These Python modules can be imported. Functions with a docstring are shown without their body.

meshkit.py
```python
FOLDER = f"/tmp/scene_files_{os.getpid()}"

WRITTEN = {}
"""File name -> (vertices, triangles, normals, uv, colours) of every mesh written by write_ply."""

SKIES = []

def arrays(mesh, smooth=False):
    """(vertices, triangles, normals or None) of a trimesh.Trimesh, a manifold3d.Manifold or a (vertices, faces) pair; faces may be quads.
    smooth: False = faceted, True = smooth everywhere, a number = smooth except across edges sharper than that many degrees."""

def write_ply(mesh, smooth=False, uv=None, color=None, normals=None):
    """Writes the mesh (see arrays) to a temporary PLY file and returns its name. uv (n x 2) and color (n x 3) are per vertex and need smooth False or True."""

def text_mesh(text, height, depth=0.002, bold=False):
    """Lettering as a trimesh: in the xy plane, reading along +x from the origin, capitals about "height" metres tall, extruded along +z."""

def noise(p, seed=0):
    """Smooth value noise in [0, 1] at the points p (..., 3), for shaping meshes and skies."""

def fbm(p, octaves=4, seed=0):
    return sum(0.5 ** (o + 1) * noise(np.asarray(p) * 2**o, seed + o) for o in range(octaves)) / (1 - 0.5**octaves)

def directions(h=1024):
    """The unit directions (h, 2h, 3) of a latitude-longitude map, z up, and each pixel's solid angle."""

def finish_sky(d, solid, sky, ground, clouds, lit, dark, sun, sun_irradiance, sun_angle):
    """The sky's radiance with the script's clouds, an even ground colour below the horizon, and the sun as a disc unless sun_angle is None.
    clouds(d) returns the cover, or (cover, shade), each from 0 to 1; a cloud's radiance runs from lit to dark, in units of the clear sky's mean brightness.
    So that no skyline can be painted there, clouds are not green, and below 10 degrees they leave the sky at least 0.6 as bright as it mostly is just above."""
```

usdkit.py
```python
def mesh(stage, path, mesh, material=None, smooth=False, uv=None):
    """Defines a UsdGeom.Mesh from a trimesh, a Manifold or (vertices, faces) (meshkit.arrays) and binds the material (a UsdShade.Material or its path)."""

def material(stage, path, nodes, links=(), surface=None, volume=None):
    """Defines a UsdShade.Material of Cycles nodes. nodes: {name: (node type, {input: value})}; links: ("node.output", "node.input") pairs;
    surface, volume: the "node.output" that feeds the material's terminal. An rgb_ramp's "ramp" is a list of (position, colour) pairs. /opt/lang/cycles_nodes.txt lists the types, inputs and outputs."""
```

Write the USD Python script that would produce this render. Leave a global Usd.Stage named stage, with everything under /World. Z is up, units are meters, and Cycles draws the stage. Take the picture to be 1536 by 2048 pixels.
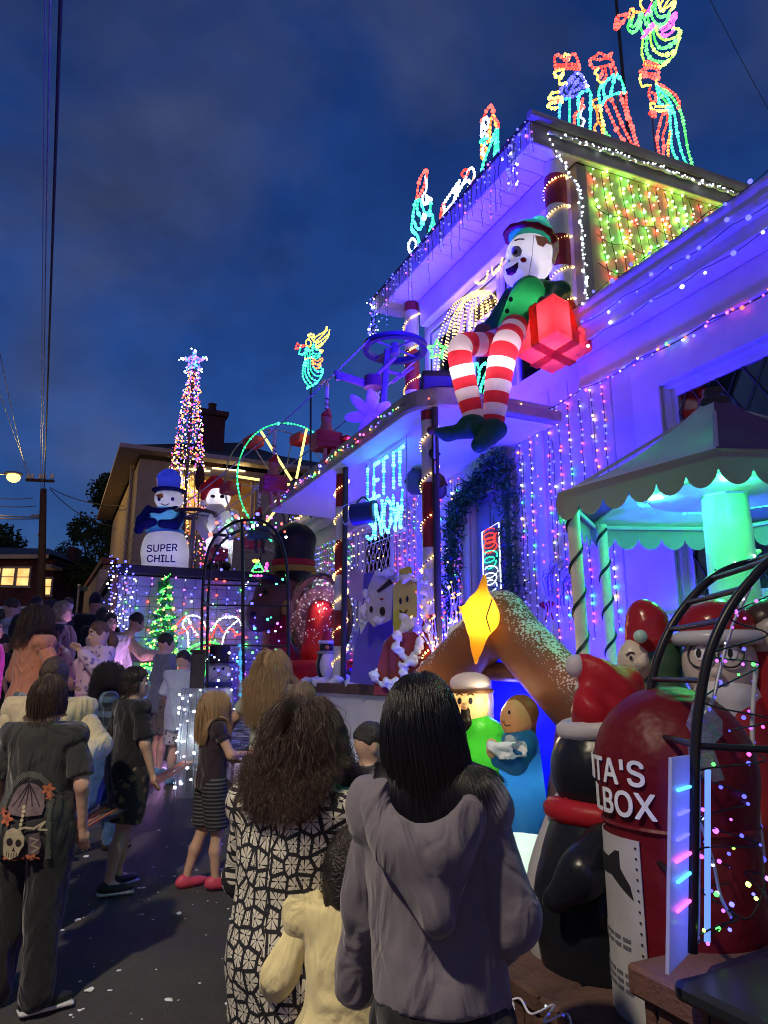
import math, random, numpy as np, trimesh, usdkit, meshkit
from pxr import Usd, UsdGeom, UsdLux, UsdShade, Gf, Vt, Sdf
from shapely.geometry import Polygon, LineString, Point
from shapely.ops import unary_union
stage = Usd.Stage.CreateInMemory()
UsdGeom.SetStageUpAxis(stage, 'Z'); UsdGeom.SetStageMetersPerUnit(stage, 1.0)
UsdGeom.Xform.Define(stage, '/World'); UsdGeom.Scope.Define(stage, '/World/Looks')
V = lambda *a: np.array(a, float)
# ---------------------------------------------------------------- camera (world: X = depth into the house plot, Y = along the street, z up)
YAW, TILT, FPX, EYE = math.radians(24.8), math.radians(12.93), 1420.0, V(0, 0, 1.7)
FH, RT = V(math.sin(YAW), math.cos(YAW), 0), V(math.cos(YAW), -math.sin(YAW), 0)
FW = FH * math.cos(TILT) + V(0, 0, math.sin(TILT)); UP = -FH * math.sin(TILT) + V(0, 0, math.cos(TILT))
cam = UsdGeom.Camera.Define(stage, '/World/camera')
cm = np.eye(4); cm[0, :3], cm[1, :3], cm[2, :3], cm[3, :3] = RT, UP, -FW, EYE
cam.AddTransformOp().Set(Gf.Matrix4d(cm.tolist()))
cam.CreateHorizontalApertureAttr(36.0); cam.CreateVerticalApertureAttr(48.0); cam.CreateFocalLengthAttr(36.0 * FPX / 1536)
cam.CreateClippingRangeAttr(Gf.Vec2f(0.05, 3000)); cam.CreateExposureAttr(0.55)
# ---------------------------------------------------------------- sky: last light of dusk with dark cloud banks
SUN_EL, SUN_ROT, SKY = 0.02, math.radians(200), 0.132
dome = UsdLux.DomeLight.Define(stage, '/World/sky'); dome.CreateIntensityAttr(1.0)
skm = usdkit.material(stage, '/World/Looks/sky', {
    'tc': ('texture_coordinate', {}), 'mp': ('mapping', {'scale': (1.5, 1.5, 2.2), 'location': (0.5, 0.2, 0.0)}),
    'n': ('noise_texture', {'scale': 1.35, 'detail': 5.0, 'roughness': 0.5, 'distortion': 0.6}),
    'r': ('rgb_ramp', {'ramp': [(0.42, (0, 0, 0)), (0.72, (0.8, 0.8, 0.8))]}),
    'r2': ('rgb_ramp', {'ramp': [(0.30, (0.70, 0.71, 0.74)), (0.64, (1.20, 1.18, 1.16))]}),
    'n2': ('noise_texture', {'scale': 3.2, 'detail': 5.0, 'roughness': 0.55}),
    's': ('sky_texture', {'sky_type': 'single_scattering', 'sun_disc': False, 'sun_elevation': SUN_EL, 'sun_rotation': SUN_ROT, 'air_density': 1.0, 'aerosol_density': 0.3, 'ozone_density': 4.0}),
    'tint': ('mix', {'mix_type': 'multiply', 'fac': 1.0, 'color2': (0.80, 0.88, 1.42)}),
    'cl': ('mix', {'mix_type': 'mix', 'color2': (0.34, 0.39, 0.62)}), 'mod': ('mix', {'mix_type': 'multiply', 'fac': 1.0}),
    'b': ('background_shader', {'strength': SKY})},
    [('tc.generated', 'mp.vector'), ('mp.vector', 'n.vector'), ('mp.vector', 'n2.vector'), ('n.fac', 'r.fac'), ('n2.fac', 'r2.fac'), ('s.color', 'tint.color1'), ('tint.color', 'cl.color1'), ('r.color', 'cl.fac'),
     ('cl.color', 'mod.color1'), ('r2.color', 'mod.color2'), ('mod.color', 'b.color')], surface='b.background')
UsdShade.MaterialBindingAPI.Apply(dome.GetPrim()).Bind(skm)
dome.GetPrim().SetCustomDataByKey('kind', 'structure')
# ---------------------------------------------------------------- pixel rays (photo pixels, 1536 x 2048) to points of the world
def ray(px, py):
    c, v = (px - 768) / FPX, -(py - 1024) / FPX
    return RT * c + FH * (math.cos(TILT) - math.sin(TILT) * v) + V(0, 0, math.sin(TILT) + math.cos(TILT) * v)
def atX(px, py, X): d = ray(px, py); return EYE + d * (X / d[0])
def atY(px, py, Y): d = ray(px, py); return EYE + d * (Y / d[1])
def atZ(px, py, Z): d = ray(px, py); return EYE + d * ((Z - EYE[2]) / d[2])
def atD(px, py, D): d = ray(px, py); return EYE + d * (D / (d @ FH))
SLOPE = 0.09
def gz(x, y): return SLOPE * y
def on_ground(px, py):
    d = ray(px, py); return EYE + d * (EYE[2] / (SLOPE * d[1] - d[2]))
# ---------------------------------------------------------------- prims
used = {}
def numbered(parent, name):
    k = (parent, name); n = used.get(k, 0); used[k] = n + 1
    return name if n == 0 else f'{name}_{n:03d}'
def setcd(p, **kw):
    for k, v in kw.items():
        if v: p.SetCustomDataByKey(k, v)
def thing(name, label=None, cat=None, loc=(0, 0, 0), rz=0, group=None, kind=None):
    x = UsdGeom.Xform.Define(stage, '/World/' + numbered('/World', name))
    x.AddTranslateOp().Set(Gf.Vec3d(*map(float, loc)))
    if rz: x.AddRotateZOp().Set(float(math.degrees(rz)))
    p = x.GetPrim(); setcd(p, label=label, category=cat, group=group, kind=kind); return p
def pathof(parent): return '/World' if parent is None else str(parent.GetPath())
def part(name, mesh, mat, parent=None, smooth=35, label=None, kind=None):
    pp = pathof(parent)
    m = usdkit.mesh(stage, pp + '/' + numbered(pp, name), mesh, mat, smooth=smooth)
    setcd(m.GetPrim(), label=label, kind=kind); return m.GetPrim()
def top(name, mesh, mat, label, cat, group=None, kind=None, smooth=35):
    p = part(name, mesh, mat, None, smooth); setcd(p, label=label, category=cat, group=group, kind=kind); return p
def struct(name, mesh, mat, smooth=35): return part(name, mesh, mat, None, smooth, kind='structure')
def dup(src, loc, rz=0, label=None, group=None):
    name = src.GetName()
    x = UsdGeom.Xform.Define(stage, '/World/' + numbered('/World', name))
    x.GetPrim().GetReferences().AddInternalReference(src.GetPath()); x.GetPrim().SetInstanceable(True)
    x.ClearXformOpOrder(); x.AddTranslateOp().Set(Gf.Vec3d(*map(float, loc)))
    r = x.GetPrim().GetAttribute('xformOp:rotateZ')
    x.AddRotateZOp().Set(float(math.degrees(rz)))
    setcd(x.GetPrim(), label=label, group=group); return x.GetPrim()
def curves(name, pts_list, width, mat, parent, tip=0.35):
    """strands as one BasisCurves prim"""
    pp = pathof(parent); c = UsdGeom.BasisCurves.Define(stage, pp + '/' + numbered(pp, name))
    n = [len(p) for p in pts_list]
    c.CreateTypeAttr('linear'); c.CreateCurveVertexCountsAttr(Vt.IntArray(n))
    c.CreatePointsAttr(Vt.Vec3fArray.FromNumpy(np.vstack(pts_list).astype(np.float32)))
    w = np.concatenate([np.linspace(width, width * tip, k) for k in n]); c.CreateWidthsAttr(Vt.FloatArray.FromNumpy(w.astype(np.float32))); c.SetWidthsInterpolation('vertex')
    UsdShade.MaterialBindingAPI.Apply(c.GetPrim()).Bind(mat); return c.GetPrim()
# ---------------------------------------------------------------- materials
looks = {}
def lp(name): return '/World/Looks/' + name
def pm(name, col, rough=0.7, var=0.18, vs=5.0, bump=0.0, bs=40.0, metal=0.0, sheen=0.0, spec=0.4, coat=0.0, col2=None):
    """principled, its colour mottled by noise, with fine relief"""
    if name in looks: return looks[name]
    c = np.array(col, float); lo = c * (1 - var); hi = np.minimum(c * (1 + var), 0.95) if col2 is None else np.array(col2)
    N = {'tc': ('texture_coordinate', {}), 'n': ('noise_texture', {'scale': vs, 'detail': 4.0, 'roughness': 0.6}),
         'r': ('rgb_ramp', {'ramp': [(0.3, tuple(lo)), (0.7, tuple(hi))]}),
         'p': ('principled_bsdf', {'roughness': rough, 'metallic': metal, 'sheen_weight': sheen, 'specular_ior_level': spec, 'coat_weight': coat})}
    L = [('tc.object', 'n.vector'), ('n.fac', 'r.fac'), ('r.color', 'p.base_color')]
    if bump:
        N['n2'] = ('noise_texture', {'scale': bs, 'detail': 3.0}); N['bp'] = ('bump', {'strength': bump, 'distance': 0.02})
        L += [('tc.object', 'n2.vector'), ('n2.fac', 'bp.height'), ('bp.normal', 'p.normal')]
    looks[name] = usdkit.material(stage, lp(name), N, L, surface='p.BSDF'); return looks[name]
def em(name, col, strength):
    if name not in looks:
        looks[name] = usdkit.material(stage, lp(name), {'e': ('emission', {'color': tuple(col), 'strength': strength})}, [], surface='e.emission')
    return looks[name]
def infl(name, col, trans=0.5, rough=0.4, stripes=None, wr=0.35):
    """thin nylon of an inflatable: diffuse skin that lets its inner lamp through, slightly wrinkled"""
    if name in looks: return looks[name]
    N = {'tc': ('texture_coordinate', {}), 'n': ('noise_texture', {'scale': 7.0, 'detail': 3.0}), 'bp': ('bump', {'strength': wr, 'distance': 0.03}),
         'n3': ('noise_texture', {'scale': 2.5, 'detail': 3.0}), 'r': ('rgb_ramp', {'ramp': [(0.3, tuple(np.array(col) * 0.86)), (0.7, tuple(np.minimum(np.array(col) * 1.1, 0.95)))]}),
         'p': ('principled_bsdf', {'roughness': rough, 'specular_ior_level': 0.35}), 't': ('translucent_bsdf', {}), 'm': ('mix_closure', {'fac': trans})}
    L = [('tc.object', 'n.vector'), ('n.fac', 'bp.height'), ('bp.normal', 'p.normal'), ('tc.object', 'n3.vector'), ('n3.fac', 'r.fac'), ('r.color', 'p.base_color'), ('r.color', 't.color'),
         ('p.BSDF', 'm.closure1'), ('t.BSDF', 'm.closure2')]
    looks[name] = usdkit.material(stage, lp(name), N, L, surface='m.closure'); return looks[name]
BC = {'red': (1.0, 0.045, 0.03), 'green': (0.06, 1.0, 0.10), 'blue': (0.05, 0.05, 1.0), 'white': (0.78, 0.88, 1.0), 'warm': (1.0, 0.58, 0.16), 'cyan': (0.03, 0.42, 1.0), 'pink': (1.0, 0.06, 0.5), 'purple': (0.45, 0.08, 1.0), 'teal': (0.03, 1.0, 0.42), 'yellow': (1.0, 0.75, 0.10), 'lime': (0.35, 1.0, 0.08), 'orange': (1.0, 0.22, 0.03)}
def bulb_mat(c, s=9.0):
    col = np.array(BC[c]); return em(f'bulb_{c}_{int(s * 10)}', tuple(np.minimum(col + 0.035, 1)), s * 0.5)
def mixed(cols, s=9.0):
    """a mixed string: bulbs coloured one by one through the mesh's bulb_colour primvar"""
    name = f'mixed_bulbs_{int(s * 10)}'
    if name not in looks:
        looks[name] = usdkit.material(stage, lp(name), {'a': ('attribute', {'attribute': 'bulb_colour'}), 'e': ('emission', {'strength': s * 0.5})}, [('a.color', 'e.color')], surface='e.emission')
    return looks[name], [np.minimum(np.array(BC[c]) + 0.035, 1) for c in cols]
def bulb_part(name, P, r, mats, parent, seed=0):
    """bulbs of one strand as one mesh; mats is a material or mixed(...)"""
    m = mats[0] if isinstance(mats, tuple) else mats; p = part(name, bulbs(P, r * np.random.default_rng(seed + len(P)).lognormal(0, 0.24, len(P))), m, parent, smooth=False, kind='stuff')
    if isinstance(mats, tuple):
        c = np.array(mats[1])[np.random.default_rng(seed).integers(0, len(mats[1]), len(P))]
        UsdGeom.PrimvarsAPI(p).CreatePrimvar('bulb_colour', Sdf.ValueTypeNames.Color3fArray, 'vertex').Set(Vt.Vec3fArray.FromNumpy(np.repeat(c, 12, 0).astype(np.float32)))
    return p
# ---------------------------------------------------------------- mesh helpers
def cat(ms): return trimesh.util.concatenate([m for m in ms if m is not None])
def box(x0, y0, z0, x1, y1, z1):
    m = trimesh.creation.box([abs(x1 - x0), abs(y1 - y0), abs(z1 - z0)]); m.apply_translation([(x0 + x1) / 2, (y0 + y1) / 2, (z0 + z1) / 2]); return m
def bevbox(x0, y0, z0, x1, y1, z1, r=0.01):
    """box with chamfered edges"""
    a, b = np.minimum([x0, y0, z0], [x1, y1, z1]), np.maximum([x0, y0, z0], [x1, y1, z1]); r = min(r, (b - a).min() * 0.45); P = []
    for i in range(3):
        lo, hi = a + r, b - r; lo[i], hi[i] = a[i], b[i]
        P += [[(lo, hi)[p][0], (lo, hi)[q][1], (lo, hi)[s][2]] for p in (0, 1) for q in (0, 1) for s in (0, 1)]
    return trimesh.convex.convex_hull(np.array(P))
def tube(P, r, sides=6, cap=True, closed=False):
    P = np.asarray(P, float)
    if closed: P = np.vstack([P, P[:1]])
    t = np.gradient(P, axis=0)
    if closed: t[0] = t[-1] = P[1] - P[-2]
    t /= np.linalg.norm(t, axis=1, keepdims=True) + 1e-12
    a = np.cross(t, np.where(np.abs(t[:, 2:]) < 0.9, [0, 0, 1.0], [1.0, 0, 0])); a /= np.linalg.norm(a, axis=1, keepdims=True) + 1e-12
    for i in range(1, len(a)):                       # no twist
        q = a[i - 1] - t[i] * (a[i - 1] @ t[i]); n = np.linalg.norm(q)
        if n > 1e-6: a[i] = q / n
    b = np.cross(t, a); ang = np.arange(sides) * 2 * np.pi / sides
    r = np.broadcast_to(np.asarray(r, float), (len(P),))
    v = P[:, None] + r[:, None, None] * (np.cos(ang)[None, :, None] * a[:, None] + np.sin(ang)[None, :, None] * b[:, None])
    i, j = np.meshgrid(np.arange(len(P) - 1), np.arange(sides), indexing='ij')
    q = np.stack([i * sides + j, i * sides + (j + 1) % sides, (i + 1) * sides + (j + 1) % sides, (i + 1) * sides + j], -1).reshape(-1, 4)
    f = [q[:, [0, 1, 2]], q[:, [0, 2, 3]]]; v = v.reshape(-1, 3)
    if cap and not closed:
        n = len(v); v = np.vstack([v, P[0], P[-1]]); k = np.arange(sides); e = (len(P) - 1) * sides
        f += [np.stack([(k + 1) % sides, k, np.full(sides, n)], 1), np.stack([e + k, e + (k + 1) % sides, np.full(sides, n + 1)], 1)]
    return trimesh.Trimesh(v, np.vstack(f), process=False)
def lathe(prof, n=32, c=(0, 0, 0)):
    """prof: (radius, z) pairs from bottom to top"""
    prof = np.array(prof, float); a = np.arange(n) * 2 * np.pi / n
    v = np.stack([prof[:, None, 0] * np.cos(a), prof[:, None, 0] * np.sin(a), np.broadcast_to(prof[:, None, 1], (len(prof), n))], -1).reshape(-1, 3) + np.array(c)
    i, j = np.meshgrid(np.arange(len(prof) - 1), np.arange(n), indexing='ij')
    q = np.stack([i * n + j, i * n + (j + 1) % n, (i + 1) * n + (j + 1) % n, (i + 1) * n + j], -1).reshape(-1, 4)
    return trimesh.Trimesh(v, np.vstack([q[:, [0, 1, 2]], q[:, [0, 2, 3]]]), process=False)
def ico(c, r, sub=1, sc=(1, 1, 1)):
    m = trimesh.creation.icosphere(sub, 1.0); m.apply_scale(np.array(sc) * r); m.apply_translation(c); return m
_ico = trimesh.creation.icosahedron()
def bulbs(P, r):
    P = np.asarray(P, float).reshape(-1, 3); n = len(P); v = (P[:, None] + np.broadcast_to(np.asarray(r, float), (n,))[:, None, None] * _ico.vertices[None]).reshape(-1, 3)
    f = (np.arange(n)[:, None, None] * 12 + _ico.faces[None]).reshape(-1, 3); return trimesh.Trimesh(v, f, process=False)
def resample(P, step):
    P = np.asarray(P, float); s = np.r_[0, np.cumsum(np.linalg.norm(np.diff(P, axis=0), axis=1))]
    n = max(int(s[-1] / step), 1); q = np.linspace(0, s[-1], n + 1); return np.stack([np.interp(q, s, P[:, k]) for k in range(P.shape[1])], 1)
def spline(P, n=8, closed=False):
    """Catmull-Rom through the points"""
    P = np.asarray(P, float)
    Q = np.vstack([P[-1:], P, P[:2]]) if closed else np.vstack([2 * P[0] - P[1], P, 2 * P[-1] - P[-2]]); out = []
    for i in range(1, len(Q) - 2):
        t = np.linspace(0, 1, n, endpoint=False)[:, None]; a, b, c, d = Q[i - 1], Q[i], Q[i + 1], Q[i + 2]
        out.append(0.5 * (2 * b + (c - a) * t + (2 * a - 5 * b + 4 * c - d) * t**2 + (3 * b - a - 3 * c + d) * t**3))
    return np.vstack(out + [P[:1] if closed else P[-1:]])
def extrude(poly, d):
    """shapely shape in (x, y) extruded along z by d"""
    return cat([trimesh.creation.extrude_polygon(g, d, engine='earcut') for g in getattr(poly, 'geoms', [poly]) if g.area > 1e-9])
def frame(m, o, ex, ey, ez=None):
    """a mesh of local axes placed at o with its x, y, z along ex, ey, ez"""
    ex, ey = np.array(ex, float), np.array(ey, float); ez = np.cross(ex, ey) if ez is None else np.array(ez, float)
    T = np.eye(4); T[:3, 0], T[:3, 1], T[:3, 2], T[:3, 3] = ex, ey, ez, o; m = m.copy(); m.apply_transform(T); return m
def sheet(P):
    """grid of points (n, m, 3) as a mesh"""
    n, m = P.shape[:2]; i, j = np.meshgrid(np.arange(n - 1), np.arange(m - 1), indexing='ij')
    q = np.stack([i * m + j, (i + 1) * m + j, (i + 1) * m + j + 1, i * m + j + 1], -1).reshape(-1, 4)
    return trimesh.Trimesh(P.reshape(-1, 3), np.vstack([q[:, [0, 1, 2]], q[:, [0, 2, 3]]]), process=False)
# ---------------------------------------------------------------- rounded bodies: distance fields meshed by surface nets
class Blob:
    def __init__(s, k=0.03): s.ops, s.k = [], k
    def cone(s, a, b, ra, rb, k=None): s.ops.append(('c', V(*a), V(*b), ra, rb, s.k if k is None else k)); return s
    def chain(s, pts, rs, k=None):
        for i in range(len(pts) - 1): s.cone(pts[i], pts[i + 1], rs[i], rs[i + 1], k)
        return s
    def ell(s, c, r, R=None, k=None): s.ops.append(('e', V(*c), V(*r), np.eye(3) if R is None else np.asarray(R), 0, s.k if k is None else k)); return s
    def rbox(s, c, h, rr, R=None, k=None): s.ops.append(('b', V(*c), V(*h), np.eye(3) if R is None else np.asarray(R), rr, s.k if k is None else k)); return s
    def cut(s, n, d, k=0.0): s.ops.append(('p', V(*n) / np.linalg.norm(n), d, 0, 0, k)); return s      # keeps n.x <= d
    def sub(s, c, r, R=None, k=0.01): s.ops.append(('se', V(*c), V(*r), np.eye(3) if R is None else np.asarray(R), 0, k)); return s
    @staticmethod
    def d(op, P):
        t = op[0]
        if t == 'c':
            a, b, ra, rb = op[1:5]; ba = b - a; q = P - a; h = np.clip(q @ ba / max(ba @ ba, 1e-9), 0, 1)
            return np.linalg.norm(q - h[..., None] * ba, axis=-1) - (ra + (rb - ra) * h)
        if t in ('e', 'se'):
            q = (P - op[1]) @ op[3]; r = op[2]; k0 = np.linalg.norm(q / r, axis=-1); k1 = np.linalg.norm(q / r**2, axis=-1) + 1e-9; return k0 * (k0 - 1) / k1
        if t == 'b':
            q = np.abs((P - op[1]) @ op[3]) - (op[2] - op[4]); return np.linalg.norm(np.maximum(q, 0), axis=-1) + np.minimum(q.max(-1), 0) - op[4]
        return P @ op[1] - op[2]
    @staticmethod
    def bb(op):
        t = op[0]
        if t == 'c': r = max(op[3], op[4]); return np.minimum(op[1], op[2]) - r, np.maximum(op[1], op[2]) + r
        if t in ('e', 'b'): e = np.abs(op[3]) @ np.abs(op[2]); return op[1] - e, op[1] + e
        return None
    def bounds(s):
        B = [b for b in map(s.bb, s.ops) if b is not None]; return np.min([b[0] for b in B], 0), np.max([b[1] for b in B], 0)
    def field(s, P):
        """distance at free points (slow path)"""
        F = np.full(P.shape[:-1], 9.0)
        for op in s.ops: F = s.comb(F, s.d(op, P), op)
        return F
    @staticmethod
    def comb(F, d, op):
        k = op[5]
        if op[0] == 'p': return np.maximum(F, d)
        if op[0] == 'se':
            d = -d; h = np.maximum(k - np.abs(F - d), 0) / max(k, 1e-6); return np.maximum(F, d) + h * h * k / 4
        if k <= 0: return np.minimum(F, d)
        h = np.maximum(k - np.abs(F - d), 0) / k; return np.minimum(F, d) - h * h * k / 4
    def mesh(s, step, disp=None):
        lo, hi = s.bounds(); lo, hi = lo - 2.5 * step, hi + 2.5 * step; n = np.ceil((hi - lo) / step).astype(int) + 1
        ax = [lo[i] + step * np.arange(n[i]) for i in range(3)]; F = np.full(n, 9.0)
        for op in s.ops:
            b = s.bb(op)
            if b is None: sl = (slice(None),) * 3
            else:
                pad = 2 * op[5] + 3 * step; sl = tuple(slice(max(int((b[0][i] - pad - lo[i]) / step), 0), max(int((b[1][i] + pad - lo[i]) / step) + 2, 0)) for i in range(3))
            P = np.stack(np.meshgrid(*[ax[i][sl[i]] for i in range(3)], indexing='ij'), -1)
            F[sl] = s.comb(F[sl], s.d(op, P), op)
        if disp is not None:
            P = np.stack(np.meshgrid(*ax, indexing='ij'), -1); near = np.abs(F) < 5 * step + 0.05; F[near] += disp(P[near])
        return nets(F, lo, step)
def nets(F, lo, step):
    n = np.array(F.shape) - 1; ins = F < 0
    corners = [(i, j, k) for i in (0, 1) for j in (0, 1) for k in (0, 1)]
    cs = {c: F[c[0]:n[0] + c[0], c[1]:n[1] + c[1], c[2]:n[2] + c[2]] for c in corners}
    cnt = sum((cs[c] < 0).astype(np.int8) for c in corners); act = (cnt > 0) & (cnt < 8); idx = np.argwhere(act)
    vid = np.full(n, -1, np.int64); vid[act] = np.arange(len(idx)); val = {c: cs[c][act] for c in corners}
    S, W = np.zeros((len(idx), 3)), np.zeros(len(idx))
    for a in corners:
        for ax in range(3):
            if a[ax] == 0:
                b = list(a); b[ax] = 1; b = tuple(b); va, vb = val[a], val[b]; m = (va < 0) != (vb < 0)
                t = va[m] / (va[m] - vb[m]); p = np.tile(np.array(a, float), (m.sum(), 1)); p[:, ax] += t; S[m] += p; W[m] += 1
    v = lo + step * (idx + S / W[:, None]); faces = []
    for ax in range(3):
        u, w = [(1, 2), (2, 0), (0, 1)][ax]
        sl0, sl1 = [slice(1, n[i]) for i in range(3)], [slice(1, n[i]) for i in range(3)]; sl0[ax], sl1[ax] = slice(0, n[ax]), slice(1, n[ax] + 1)
        A, B = ins[tuple(sl0)], ins[tuple(sl1)]
        for flip, m in ((False, A & ~B), (True, ~A & B)):
            c = np.argwhere(m)
            if not len(c): continue
            off = np.ones(3, int); off[ax] = 0; c = c + off
            def at(du, dw): q = c.copy(); q[:, u] += du; q[:, w] += dw; return vid[q[:, 0], q[:, 1], q[:, 2]]
            q = np.stack([at(-1, -1), at(0, -1), at(0, 0), at(-1, 0)], 1); q = q[(q >= 0).all(1)]
            if flip: q = q[:, ::-1]
            faces += [q[:, [0, 1, 2]], q[:, [0, 2, 3]]]
    return trimesh.Trimesh(v, np.vstack(faces), process=False)
def rotz(a): c, s = math.cos(a), math.sin(a); return np.array([[c, -s, 0], [s, c, 0], [0, 0, 1.0]])
def rot(ax, a):
    ax = np.asarray(ax, float); return trimesh.transformations.rotation_matrix(a, ax)[:3, :3]
# ---------------------------------------------------------------- lamps
def sphere_light(parent, pos, col, power, r=0.05, name='lamp_light'):
    pp = pathof(parent); l = UsdLux.SphereLight.Define(stage, pp + '/' + numbered(pp, name)); l.CreateRadiusAttr(r); l.CreateColorAttr(Gf.Vec3f(*col)); l.CreateIntensityAttr(float(power)); l.CreateNormalizeAttr(True)
    UsdGeom.Xformable(l).AddTranslateOp().Set(Gf.Vec3d(*map(float, pos))); return l
def rect_light(parent, pos, direc, col, power, w=0.25, h=0.2, name='flood_light'):
    pp = pathof(parent); l = UsdLux.RectLight.Define(stage, pp + '/' + numbered(pp, name)); l.CreateWidthAttr(w); l.CreateHeightAttr(h); l.CreateColorAttr(Gf.Vec3f(*col)); l.CreateIntensityAttr(float(power)); l.CreateNormalizeAttr(True)
    z = -np.array(direc, float); z /= np.linalg.norm(z); x = np.cross([0, 0, 1.0] if abs(z[2]) < 0.95 else [1.0, 0, 0], z); x /= np.linalg.norm(x); y = np.cross(z, x)
    T = np.eye(4); T[0, :3], T[1, :3], T[2, :3], T[3, :3] = x, y, z, pos; UsdGeom.Xformable(l).AddTransformOp().Set(Gf.Matrix4d(T.tolist())); return l
def spot_light(parent, pos, direc, col, power, half, soft=0.35, r=0.12, name='lamp_light'):
    l = sphere_light(parent, (0, 0, 0), col, power, r, name); z = -np.array(direc, float); z /= np.linalg.norm(z); x = np.cross((0, 1.0, 0), z); x /= np.linalg.norm(x); T = np.eye(4); T[0, :3], T[1, :3], T[2, :3], T[3, :3] = x, np.cross(z, x), z, pos
    g = UsdGeom.Xformable(l); g.ClearXformOpOrder(); g.AddTransformOp().Set(Gf.Matrix4d(T.tolist())); a = UsdLux.ShapingAPI.Apply(l.GetPrim()); a.CreateShapingConeAngleAttr(half); a.CreateShapingConeSoftnessAttr(soft); return l
def light_string(parent, P, mats, spacing=0.12, r=0.013, wire=0.004, jit=0.02, seed=0, wmat=None, skip=0.0):
    """wire along P with little bulbs; mats one material for all bulbs or mixed(...)"""
    rg = np.random.default_rng(seed)
    if wire: part('wire', tube(P, wire, 3, cap=False), wmat or pm('cable_black', (0.012, 0.014, 0.014), 0.6), parent, smooth=True)
    Q = resample(P, spacing); Q = Q[rg.random(len(Q)) >= skip]; Q = Q + rg.normal(0, jit, Q.shape); bulb_part('bulb', Q, r, mats, parent, seed)
# ================================================================ ground, street, garden
def garden_z(y): return 0.45 + 0.06 * y
asph = usdkit.material(stage, lp('asphalt'), {
    'tc': ('texture_coordinate', {}), 'n': ('noise_texture', {'scale': 220.0, 'detail': 3.0}), 'n2': ('noise_texture', {'scale': 0.7, 'detail': 5.0, 'roughness': 0.65}),
    'r': ('rgb_ramp', {'ramp': [(0.3, (0.030, 0.030, 0.031)), (0.72, (0.085, 0.081, 0.077))]}), 'r2': ('rgb_ramp', {'ramp': [(0.35, (0.7, 0.7, 0.7)), (0.65, (1.15, 1.13, 1.1))]}),
    'm': ('mix', {'mix_type': 'multiply', 'fac': 1.0}), 'v': ('voronoi_texture', {'scale': 130.0}), 'b': ('bump', {'strength': 0.5, 'distance': 0.008}), 'p': ('principled_bsdf', {'roughness': 0.74, 'specular_ior_level': 0.4})},
    [('tc.object', 'n.vector'), ('tc.object', 'n2.vector'), ('tc.object', 'v.vector'), ('n.fac', 'r.fac'), ('n2.fac', 'r2.fac'), ('r.color', 'm.color1'), ('r2.color', 'm.color2'), ('m.color', 'p.base_color'), ('v.distance', 'b.height'), ('b.normal', 'p.normal')], surface='p.BSDF')
def sloped(x0, x1, y0, y1, dz, nx=2, ny=30, zf=None):
    g = np.stack(np.meshgrid(np.linspace(x0, x1, nx), np.linspace(y0, y1, ny), indexing='ij'), -1); z = (zf or (lambda x, y: np.where(y < 40, SLOPE * y, SLOPE * 40 + 0.0 * y)))(g[..., 0], g[..., 1]) + dz
    return sheet(np.concatenate([g, z[..., None]], -1))
struct('ground', sloped(-200, 200, -40, 400, -0.02, 2, 441), pm('dirt', (0.05, 0.045, 0.035), 0.95, 0.4, 0.8))
struct('road', sloped(-7.5, 1.49, -12, 60, 0.0, 2, 73), asph)
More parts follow.
